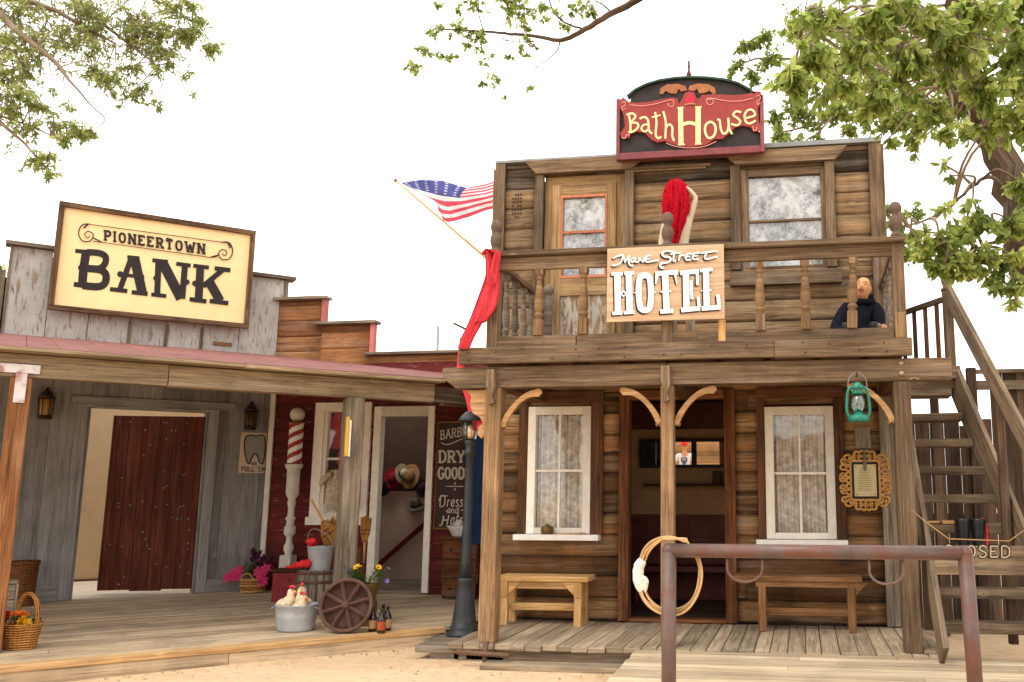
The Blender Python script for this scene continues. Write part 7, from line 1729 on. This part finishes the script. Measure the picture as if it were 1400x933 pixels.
for r in range(5):
    for q in range(6):
        cu, cv = .04+q*.082, .05+r*.10
        b = m.add([flagpt(max(0, cu+.020*math.cos(PI/2+a*PI/5)*(1 if a % 2 == 0 else .42)), max(0, cv+.042*-math.sin(PI/2+a*PI/5)*(1 if a % 2 == 0 else .42)), .004) for a in range(10)]); m.face(list(range(b, b+10)))
m.build('stars', C_FLAGW, cl_, True)

# ================================================================== SMALL DISTANT THINGS
va = at(598, 478, 13.5); m = MB(); m.tube([(va.x, 13.5, 2.0), (va.x, 13.5, at(598, 446, 13.5).z)], .022, 8); o = m.build('vent_pipe', P_STEEL); tag(o, 'thin grey vent pipe standing behind the barber shop parapet', 'pipe')
q0, q1 = at(620, 442, 9.6), at(640, 452, 9.6); m = MB(); m.tube([q0, q1], .012, 6); m.tube([at(631, 462, 9.6), at(631, 492, 9.6)], .02, 6); m.tube([q1, at(634, 478, 9.6)], .012, 6)
o = m.build('roof_bracket', W_STAIR); tag(o, 'small wooden bracket stick beside the tail of the red garment', 'bracket')

# ================================================================== MIRROR ROOM: street seen back in a tilted mirror
mc = at(936, 620, 11.19)
PERSON_AT = V((-2.80, -2.6, GZ))
v1 = (EYE-mc).normalized(); v2 = (PERSON_AT+V((0, 0, 1.46))-mc).normalized(); nm = (v1+v2).normalized()
MR = Matrix.Translation(mc) @ Matrix.Rotation(math.atan2(nm.x, -nm.y), 4, 'Z') @ Matrix.Rotation(math.asin(-nm.z), 4, 'X')
MI = thing('wall_mirror', 'long black framed mirror tilted on the back wall inside the hotel, reflecting the street', 'mirror', mc)
MATS[MI.name] = Matrix.Translation(mc)
kk = mpp(mc); hw, hh = 62*kk, 19.5*kk; fw_ = 4.2*kk
def rot_mb():
    return MB()
m = MB()
for b_ in ((-hw, hw, hh-fw_, hh), (-hw, hw, -hh, -hh+fw_), (-hw, -hw+fw_, -hh+fw_, hh-fw_), (hw-fw_, hw, -hh+fw_, hh-fw_), (-3.5*kk+13*kk, 3.5*kk+13*kk, -hh+fw_, hh-fw_)):
    m.box(b_[0], b_[1], -.02, .02, b_[2], b_[3], M=MR)
m.build('frame', P_BLACK, MI, True, .003)
tm = NT('mirror_silver'); gl_ = tm.n('ShaderNodeBsdfGlossy', {'Color': (.82, .8, .76, 1), 'Roughness': .015}); tm.t.links.new(gl_.outputs[0], tm.out.inputs[0])
m = MB(); b = m.add([MR @ V(p) for p in ((-hw+fw_*.5-.0, 0, -hh+fw_*.5), (hw-fw_*.5, 0, -hh+fw_*.5), (hw-fw_*.5, 0, hh-fw_*.5), (-hw+fw_*.5, 0, hh-fw_*.5))]); m.face([b, b+1, b+2, b+3]); m.build('glass', tm.m, MI, True)
m = MB(); m.box(-hw+fw_, -20*kk, -.012, -.004, -hh+fw_, hh-fw_, M=MR); m.build('dark_reflection', plain('dark_reflection_paint', c(34, 26, 24), .2, .3, 10, spec=.5), MI, True)  # dark reflection at the mirror's left, painted as a flat sheet
m = MB(); m.box(-40*kk, -38.5*kk, -.016, -.013, -hh+fw_, hh-fw_, M=MR); m.build('panel_strip', P_STEEL, MI, True)
m = MB(); m.box(-hw+.02, hw-.02, .021, .035, -hh+.02, hh-.02, M=MR); m.build('backing', P_BLACK, MI, True)
# the onlooker and the house over the road that the mirror shows
ON = thing('person', 'man in white printed t-shirt and red cap, seen reflected in the hotel mirror', 'person', PERSON_AT, PI)
def w3(x, y, z): return tuple(PERSON_AT+V((x, y, z)))
P = dict(pelvis=(*w3(0, 0, .95), .14, .11), spine=(*w3(0, .01, 1.12), .13, .10), chest=(*w3(0, 0, 1.32), .15, .11), neck=(*w3(0, .01, 1.50), .052), skull=(*w3(0, .03, 1.61), .08, .09), crown=(*w3(0, .02, 1.70), .07, .08))
for s_, n_ in ((-1, 'R'), (1, 'L')):
    P['sh'+n_] = (*w3(s_*.19, 0, 1.42), .055); P['el'+n_] = (*w3(s_*.27, -.02, 1.14), .04); P['wr'+n_] = (*w3(s_*.20, .16, 1.0), .03)
    P['hi'+n_] = (*w3(s_*.10, 0, .88), .09); P['kn'+n_] = (*w3(s_*.12, .02, .48), .06); P['an'+n_] = (*w3(s_*.13, -.02, .08), .042); P['to'+n_] = (*w3(s_*.15, .12, .03), .03)
E_ = [('pelvis', 'spine'), ('spine', 'chest'), ('chest', 'neck'), ('neck', 'skull'), ('skull', 'crown')]
for n_ in 'RL': E_ += [('chest', 'sh'+n_), ('sh'+n_, 'el'+n_), ('el'+n_, 'wr'+n_), ('pelvis', 'hi'+n_), ('hi'+n_, 'kn'+n_), ('kn'+n_, 'an'+n_), ('an'+n_, 'to'+n_)]
BP, B2 = dict(P), list(E_)
for s_, n_ in ((-1, 'R'), (1, 'L')): hand_pts(BP, B2, 'wr'+n_, 'h'+n_, P['wr'+n_][:3], (-s_*.5, .8, -.2), (0, .2, 1), .95)
skinned('body', BP, B2, P_SKIN, ON)
J = {k: (*P[k][:3], P[k][3]*1.16, (P[k][4] if len(P[k]) > 4 else P[k][3])*1.16) for k in ('pelvis', 'spine', 'chest', 'shR', 'shL')}
for s_, n_ in ((-1, 'R'), (1, 'L')): J['cu'+n_] = (*w3(s_*.245, -.01, 1.23), .062)
skinned('t_shirt', J, [('pelvis', 'spine'), ('spine', 'chest'), ('chest', 'shR'), ('chest', 'shL'), ('shR', 'cuR'), ('shL', 'cuL')], C_TSHIRT, ON)
m = MB(); b = m.add([w3(-.08, .165, 1.36), w3(.08, .165, 1.36), w3(.09, .160, 1.26), w3(0, .150, 1.12), w3(-.09, .160, 1.26)]); m.face([b+4, b+3, b+2, b+1, b]); m.build('shirt_print', plain('print_blue', c(60, 84, 130), .7, .2), ON, True)
m = MB(); m.ball(w3(0, .172, 1.30), .055, 10, sy=.2, sz=.6); m.build('shirt_print', P_FRET, ON, True)
J = {k: (*P[k][:3], P[k][3]*1.13+.004) for k in ('pelvis', 'hiR', 'knR', 'anR', 'hiL', 'knL', 'anL')}
skinned('trousers', J, [('pelvis', 'hiR'), ('hiR', 'knR'), ('knR', 'anR'), ('pelvis', 'hiL'), ('hiL', 'knL'), ('knL', 'anL')], C_JEANS, ON)
face(ON, w3(0, .03, 1.63), (0, 1, 0)); m = MB(); m.lathe([(.094, 0), (.096, .03), (.08, .085), (.04, .11), (1e-5, .115)], 20, Matrix.Translation(w3(0, .02, 1.68))); m.box(PERSON_AT.x-.07, PERSON_AT.x+.07, PERSON_AT.y+.09, PERSON_AT.y+.20, PERSON_AT.z+1.685, PERSON_AT.z+1.70); m.build('cap', C_CORAL, ON, True)
for s_ in (-1, 1): m = MB(); m.tube([w3(s_*.13, -.06, .045), w3(s_*.14, .04, .05), w3(s_*.15, .17, .035)], [.045, .05, .04], 10); m.build('shoe', P_BOOT, ON, True)
OH = thing('timber_house', 'tan boarded timber house across the sandy street, reflected in the mirror', 'building', (1, -13, GZ))
m = MB(); RS.seed(9); siding(m, -6, 8, GZ, 3.3, .24, [], y=0, joint=1, pt=lambda x, yy, z: V((-x+2, -13.5-yy, z))); m.build('wall', W_PLANK2, OH, True)
m = MB(); m.beam((-6.4, -13.0, 3.30), (8.4, -13.0, 3.30), 1.6, .08); m.build('roof', P_ROOF, OH, True)
m = MB()
for x in (-5, -1.5, 2, 5.5): m.box(x, x+.14, -12.4, -12.26, GZ, 3.25, 'z')
m.build('post', W_PLANK2, OH, True)

# ================================================================== TREES
BARK = wood('bark', c(44, 34, 26), c(84, 68, 52), c(120, 102, 82), vary=.2, stain=.4, knots=0, gr=14, crack=.6)
TWIG = wood('twig_bark', c(84, 66, 52), c(132, 112, 92), c(168, 150, 130), vary=.3, stain=.2, knots=0, gr=20, crack=.3)
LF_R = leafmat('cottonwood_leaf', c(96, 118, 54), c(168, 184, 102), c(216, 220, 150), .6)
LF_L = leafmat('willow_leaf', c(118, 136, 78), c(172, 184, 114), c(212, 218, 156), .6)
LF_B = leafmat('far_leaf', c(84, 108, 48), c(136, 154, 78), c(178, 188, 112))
def crown(parent, clusters, leaf, wid, mat, seed, fine=False, hang=.5, limbs=None, lenj=.4, reach=1.3, tw=.011):
    """clusters: centre, radius, leaves; each is a spray of twigs set with leaves"""
    r = random.Random(seed); L = MB(); T = MB()
    for ctr, R, n in clusters:
        ctr = V(ctr)
        if limbs:
            best = min((q for l in limbs for q in l), key=lambda q: (q-ctr).length)
            if .05 < (best-ctr).length < reach:
                mid = best.lerp(ctr, .5)+V((r.uniform(-.08, .08), r.uniform(-.08, .08), r.uniform(.0, .12))); T.tube(catmull([best, mid, ctr], 4), [tw*(1-.6*i/8) for i in range(9)], 5)
        nt_ = max(3, n//14)
        for _ in range(nt_):
            d = rdir(r, -1, .7); d.z -= hang*.4; d = d.normalized(); ln = R*r.uniform(.35, 1.0)
            o = ctr+rdir(r)*R*.25; e = o+d*ln+V((0, 0, -hang*ln*.25)); md = o.lerp(e, .5)+rdir(r)*ln*.1
            pts = catmull([o, md, e], 4); T.tube(pts, [.0045*(1-.6*i/len(pts)) for i in range(len(pts))], 4, cap=False)
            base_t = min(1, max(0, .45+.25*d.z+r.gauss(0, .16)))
            for _k in range(n//nt_):
                a = r.uniform(.15, 1); i = min(len(pts)-2, int(a*(len(pts)-1))); b = pts[i].lerp(pts[i+1], r.random())
                ld = (d*.5+rdir(r)*.9+V((0, 0, -hang))).normalized(); s = leaf*r.uniform(1-lenj, 1+lenj)
                leafblade(L, b, ld, rdir(r), s, s*wid, min(1, max(0, base_t+r.gauss(0, .18))), fine, .3, r.uniform(0, .2))
    C = L.build('crown', mat, parent, True); T.build('twigs', TWIG, parent, True); return C
def limb(mb, pts, r0, r1, n=10):
    C = catmull(pts, 6); m_ = len(C)-1
    for i in range(1, m_): C[i] += V((random.uniform(-1, 1), random.uniform(-1, 1), random.uniform(-1, 1)))*r1*.6
    mb.tube(C, [r0+(r1-r0)*(i/m_)**.8 for i in range(m_+1)], n, .5); return C
random.seed(19)
# cottonwood at the right of the street
RTR = thing('cottonwood_tree', 'large leafy cottonwood leaning in from the right with its dark trunk in view', 'tree', (3.1, 5.6, GZ))
Tm = MB(); TL_ = []
tr = [V((3.15, 5.75, GZ-.1)), V((3.0, 5.7, 1.2)), at(1440, 400, 5.7), at(1392, 270, 5.75), at(1348, 165, 5.8), at(1322, 70, 5.8), at(1300, -60, 5.7)]
TL_.append(limb(Tm, tr, .17, .06, 12))
TL_.append(limb(Tm, [at(1398, 280, 5.75), at(1440, 140, 5.9), at(1470, -80, 6.0)], .07, .04))
TL_.append(limb(Tm, [at(1350, 170, 5.8), at(1260, 90, 5.2), at(1160, 40, 4.6), at(1090, 60, 4.2)], .045, .012))
TL_.append(limb(Tm, [at(1405, 300, 5.7), at(1360, 215+30, 5.5), at(1330, 255, 5.3), at(1290, 290, 5.1), at(1240, 310, 5.0)], .016, .005))
TL_.append(limb(Tm, [at(1420, 340, 5.7), at(1370, 330, 5.4), at(1320, 350, 5.2), at(1290, 370, 5.1)], .016, .005))
TL_.append(limb(Tm, [at(1310, 0, 5.8), at(1180, -90, 6.2), at(1000, -70, 6.8), at(905, -22, 7.2), at(870, 1, 7.25), at(830, 22, 7.3), at(800, 40, 7.35), at(768, 55, 7.4), at(730, 50, 7.45), at(690, 46, 7.5), at(640, 42, 7.5), at(600, 40, 7.5)], .05, .006, 8))
TL_.append(limb(Tm, [at(766, 55, 7.4), at(760, 72, 7.4), at(735, 92, 7.4)], .008, .003, 5)); TL_.append(limb(Tm, [at(800, 40, 7.35), at(770, 30, 7.3), at(752, 5, 7.3), at(748, -30, 7.3)], .010, .006, 5)); TL_.append(limb(Tm, [at(836, 18, 7.3), at(826, 8, 7.3), at(815, 2, 7.3)], .009, .005, 5)); TL_.append(limb(Tm, [at(662, 44, 7.5), at(655, 20, 7.5), at(655, -20, 7.5)], .006, .004, 5)); TL_.append(limb(Tm, [at(730, 57, 7.45), at(700, 57, 7.4), at(680, 48, 7.4)], .006, .003, 5))
Tm.build('trunk', BARK, RTR, True)
def cl(lst, k=1.0): return [(at(px, py, Y), rp*mpp(at(px, py, Y)), int(n*k)) for px, py, Y, rp, n in lst]
near = cl([(1085, 100, 3.7, 38, 46), (1110, 70, 3.9, 40, 46), (1150, 110, 4.0, 36, 36), (1175, 60, 4.1, 46, 60), (1205, 120, 4.2, 40, 46), (1240, 70, 4.3, 50, 70), (1270, 140, 4.4, 36, 40), (1300, 60, 4.4, 52, 70), (1350, 110, 4.5, 46, 60), (1130, 20, 4.0, 42, 40), (1230, 10, 4.3, 50, 60), (1330, 10, 4.4, 54, 70), (1390, 60, 4.5, 54, 70), (1395, 150, 4.6, 44, 60), (1390, 5, 4.6, 50, 60), (1190, 25, 4.2, 40, 40), (1280, 25, 4.3, 40, 50), (1350, 170, 4.7, 24, 24)], 5.0)
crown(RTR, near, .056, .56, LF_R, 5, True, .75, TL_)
far_ = cl([(1180, 140, 5.6, 34, 70), (1220, 160, 5.6, 34, 80), (1260, 165, 5.8, 32, 70), (1300, 130, 5.8, 38, 80), (1290, 185, 5.6, 20, 30), (1255, 195, 5.6, 16, 18), (1215, 190, 5.6, 16, 20), (1150, 150, 5.6, 22, 34), (1325, 175, 5.4, 18, 20), (1300, 178, 5.4, 16, 16),
           (1395, 250, 5.3, 26, 60), (1380, 300, 5.3, 34, 90), (1345, 300, 5.2, 30, 60), (1320, 315, 5.2, 34, 70), (1285, 330, 5.1, 32, 70), (1265, 345, 5.1, 28, 56), (1300, 355, 5.1, 30, 66), (1340, 350, 5.2, 34, 84), (1380, 350, 5.2, 34, 90), (1395, 390, 5.2, 22, 40), (1360, 380, 5.2, 22, 40), (1318, 372, 5.1, 18, 28), (1275, 366, 5.1, 14, 18), (1245, 318, 5.1, 14, 16), (1290, 285, 5.1, 14, 12), (1330, 275, 5.2, 18, 14), (1300, 240, 5.3, 9, 6), (1390, 410, 5.2, 14, 14), (1290, 225, 5.3, 9, 5), (1260, 335, 5.0, 16, 20),
           (1440, 100, 5.8, 70, 120), (1470, 260, 5.6, 70, 120), (1460, 0, 5.8, 70, 100), (1280, -60, 5.6, 60, 80), (1150, -60, 5.4, 60, 80), (1430, 380, 5.5, 40, 80), (1100, 15, 6.2, 40, 60), (1160, 80, 6.0, 46, 90), (1220, 40, 6.0, 50, 110), (1280, 90, 6.0, 50, 120), (1340, 40, 6.0, 50, 120), (1390, 110, 6.0, 44, 100), (1240, 120, 6.0, 40, 80), (1190, 100, 6.0, 34, 60)], 2.7)
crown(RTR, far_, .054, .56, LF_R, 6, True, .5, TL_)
top = cl([(597, 10, 7.5, 9, 16), (628, 12, 7.5, 10, 14), (650, 8, 7.5, 16, 26), (600, 38, 7.5, 16, 30), (625, 38, 7.5, 15, 30), (640, 42, 7.5, 14, 26), (660, 45, 7.5, 16, 30), (582, 68, 7.5, 12, 24), (565, 88, 7.5, 13, 34), (575, 62, 7.5, 9, 14), (606, 72, 7.5, 12, 22), (620, 75, 7.5, 8, 12), (635, 64, 7.5, 11, 18), (656, 62, 7.5, 13, 20), (662, 82, 7.5, 9, 14), (660, 112, 7.5, 9, 18), (680, 106, 7.5, 11, 14), (720, 120, 7.4, 7, 8), (690, 132, 7.4, 4, 4), (700, 4, 7.4, 24, 60), (715, 12, 7.4, 22, 56), (740, 6, 7.4, 14, 26), (720, 36, 7.4, 12, 20), (702, 16, 7.4, 14, 26), (725, 58, 7.4, 13, 20), (712, 66, 7.4, 8, 12), (742, 30, 7.35, 10, 12), (764, 20, 7.3, 10, 16), (785, 14, 7.3, 12, 24), (775, 34, 7.3, 9, 16), (808, 16, 7.3, 11, 20), (800, 4, 7.3, 14, 22), (698, 76, 7.4, 9, 10), (720, 73, 7.4, 6, 6), (655, -20, 7.4, 40, 60), (740, -30, 7.4, 40, 60), (840, -30, 7.2, 30, 40)], 3.0)
top = [(p_, R_*1.25, n_) for p_, R_, n_ in top]
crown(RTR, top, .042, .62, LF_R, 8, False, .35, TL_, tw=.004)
# tree behind the hotel
TB = thing('background_tree', 'pale leafed tree standing behind the hotel roof at the right', 'tree', (6.6, 14.8, GZ))
Tm = MB(); L2 = []
L2.append(limb(Tm, [V((6.6, 14.8, GZ-.1)), V((6.4, 14.7, 2.5)), at(1480, 220, 14.6), at(1400, 60, 14.4), at(1280, -20, 14.2), at(1150, -60, 14)], .2, .05, 10))
L2.append(limb(Tm, [at(1440, 160, 14.5), at(1300, 150, 14.2), at(1200, 150, 13.9), at(1110, 172, 13.6), at(1060, 182, 13.4)], .05, .012, 6)); L2.append(limb(Tm, [at(1200, 150, 13.9), at(1150, 152, 13.7), at(1120, 180, 13.5), at(1085, 205, 13.4)], .025, .012, 6)); L2.append(limb(Tm, [at(1470, 240, 14.5), at(1360, 310, 14.3), at(1270, 318, 14.1), at(1215, 300, 14.0)], .035, .008, 6)); L2.append(limb(Tm, [at(1400, 60, 14.4), at(1250, 60, 14.0), at(1110, 80, 13.7), at(1040, 80, 13.6), at(1010, 90, 13.5)], .04, .01, 6))
Tm.build('trunk', TWIG, TB, True)
bk = cl([(1005, 88, 13.5, 12, 40), (1020, 60, 13.5, 14, 44), (1045, 50, 13.5, 16, 50), (1030, 100, 13.5, 16, 46), (1055, 80, 13.5, 18, 56), (1090, 150, 13.5, 20, 70), (1060, 160, 13.5, 16, 50), (1065, 185, 13.5, 18, 60), (1085, 195, 13.4, 16, 50), (1110, 160, 13.6, 20, 60), (1120, 190, 13.6, 16, 40), (1140, 150, 13.7, 22, 80), (1160, 120, 13.8, 26, 90), (1110, 110, 13.8, 26, 80), (1190, 180, 13.8, 12, 20), (1210, 285, 14, 12, 30), (1225, 300, 14, 18, 60), (1250, 290, 14.1, 16, 46), (1235, 325, 14.1, 18, 60), (1260, 320, 14.1, 16, 46), (1215, 330, 14, 9, 20), (1245, 345, 14, 14, 40), (1100, 40, 14, 36, 110), (1160, 50, 14, 40, 130), (1220, 90, 14.2, 44, 130), (1280, 60, 14.2, 50, 140), (1330, 150, 14.4, 50, 120), (1180, -20, 14, 40, 100), (1300, 330, 14.3, 24, 40), (1075, 105, 13.8, 22, 60), (1130, 95, 13.8, 28, 90), (1090, 130, 13.8, 22, 60), (1190, 140, 13.9, 26, 80), (1160, 175, 13.8, 18, 50)], 4.0)
bk = [(p_, R_*1.2, n_) for p_, R_, n_ in bk]
crown(TB, bk, .085, .6, LF_B, 9, False, .3, L2)
# tree overhanging from the left
TLT = thing('overhanging_tree', 'fine leafed tree reaching in over the bank from the left edge', 'tree', (-8.6, 6.2, GZ))
Tm = MB(); L3 = []
L3.append(limb(Tm, [V((-8.9, 6.0, GZ-.1)), V((-8.7, 6.1, 2.0)), at(-130, 140, 6.3), at(-60, 20, 6.4), at(10, -60, 6.5)], .20, .07, 10))
L3.append(limb(Tm, [at(-120, 60, 6.3), at(-40, -10, 6.3), at(20, 40, 6.2), at(72, 82, 6.2), at(95, 110, 6.15), at(128, 148, 6.1)], .05, .004, 8)); L3.append(limb(Tm, [at(-40, -10, 6.3), at(50, 5, 6.4), at(100, 28, 6.5), at(158, 60, 6.6)], .035, .008, 7)); L3.append(limb(Tm, [at(-60, -50, 6.4), at(80, -10, 6.6), at(150, 40, 6.7), at(215, 90, 6.8)], .035, .006, 7)); L3.append(limb(Tm, [at(-130, 140, 6.3), at(-40, 140, 6.2), at(5, 172, 6.1), at(35, 198, 6.1), at(60, 228, 6.1)], .03, .004, 7)); L3.append(limb(Tm, [at(-20, 152, 6.2), at(40, 172, 6.2), at(78, 190, 6.2)], .012, .004, 6)); L3.append(limb(Tm, [at(30, -20, 6.6), at(120, -20, 6.8), at(210, 0, 7.0), at(262, 30, 7.1)], .03, .005, 6))
Tm.build('trunk', TWIG, TLT, True)
lt = cl([(15, 15, 6.3, 40, 110), (50, 20, 6.4, 40, 100), (100, 10, 6.5, 36, 90), (130, 12, 6.5, 30, 100), (125, 40, 6.6, 32, 110), (170, 20, 6.7, 30, 70), (200, 30, 6.8, 34, 120), (185, 55, 6.8, 32, 120), (215, 40, 6.8, 26, 90), (240, 12, 6.9, 24, 80), (258, 8, 6.9, 18, 60), (245, 45, 7.0, 24, 100), (256, 50, 7.0, 12, 50), (275, 30, 7.0, 12, 30), (268, 40, 7, 7, 18), (233, 68, 7.0, 18, 50), (288, 67, 7.1, 13, 46), (290, 62, 7.1, 8, 22), (215, 62, 6.8, 22, 60), (235, 82, 6.9, 12, 26), (55, 65, 6.3, 34, 80), (90, 60, 6.4, 30, 80), (40, 50, 6.3, 30, 70), (10, 60, 6.2, 30, 90), (95, 40, 6.4, 24, 60), (12, 105, 6.2, 30, 110), (30, 90, 6.2, 26, 80), (8, 135, 6.1, 26, 90), (35, 125, 6.1, 18, 50), (20, 150, 6.1, 20, 46), (130, 95, 6.5, 22, 70), (145, 105, 6.5, 18, 60), (160, 110, 6.6, 16, 40), (135, 70, 6.5, 24, 50), (180, 92, 6.7, 16, 50), (195, 115, 6.8, 15, 46), (215, 98, 6.8, 10, 24), (190, 132, 6.8, 11, 26), (175, 128, 6.8, 8, 14), (213, 140, 6.8, 9, 20), (152, 122, 6.7, 10, 14), (165, 145, 6.7, 5, 6), (52, 145, 6.2, 17, 56), (62, 150, 6.2, 12, 30), (45, 172, 6.2, 14, 30), (75, 170, 6.2, 14, 36), (100, 172, 6.2, 14, 46), (112, 182, 6.2, 13, 46), (125, 180, 6.2, 9, 30), (85, 192, 6.2, 11, 28), (88, 185, 6.2, 9, 20), (62, 208, 6.1, 12, 30), (48, 220, 6.1, 11, 30), (58, 228, 6.1, 11, 28), (70, 240, 6.1, 9, 26), (30, 175, 6.1, 12, 24), (95, 140, 6.3, 8, 12), (75, 122, 6.3, 7, 8), (248, 105, 7, 8, 10), (258, 97, 7, 5, 8), (265, 128, 7, 5, 6), (15, 200, 6.1, 8, 6), (30, 232, 6.1, 5, 4), (-40, 60, 6.3, 60, 120), (-50, 150, 6.2, 50, 100), (60, -40, 6.5, 60, 120), (190, -30, 6.8, 60, 120)], 3.2)
lt = [(p_, R_*1.4, int(n_*1.25)) for p_, R_, n_ in lt]
crown(TLT, lt, .046, .36, LF_L, 12, False, .35, L3, tw=.006)
# bush top behind the bank
TK = thing('far_tree', 'dark green tree top behind the left end of the bank parapet', 'tree', (-14.0, 13.0, GZ))
Tm = MB(); L4 = [limb(Tm, [V((-14.0, 13.0, GZ)), V((-14.0, 13.0, 2.5)), V((-13.9, 13.0, 5.0))], .16, .05, 8)]; Tm.build('trunk', BARK, TK, True)
q = at(2, 368, 13.0)
crown(TK, [(q+V((random.uniform(-1.1, .15), random.uniform(-.6, .6), random.uniform(-1.2, .05))), .35, 70) for _ in range(16)], .09, .5, LF_R, 13, False, .2, L4)

bpy.context.view_layer.update()
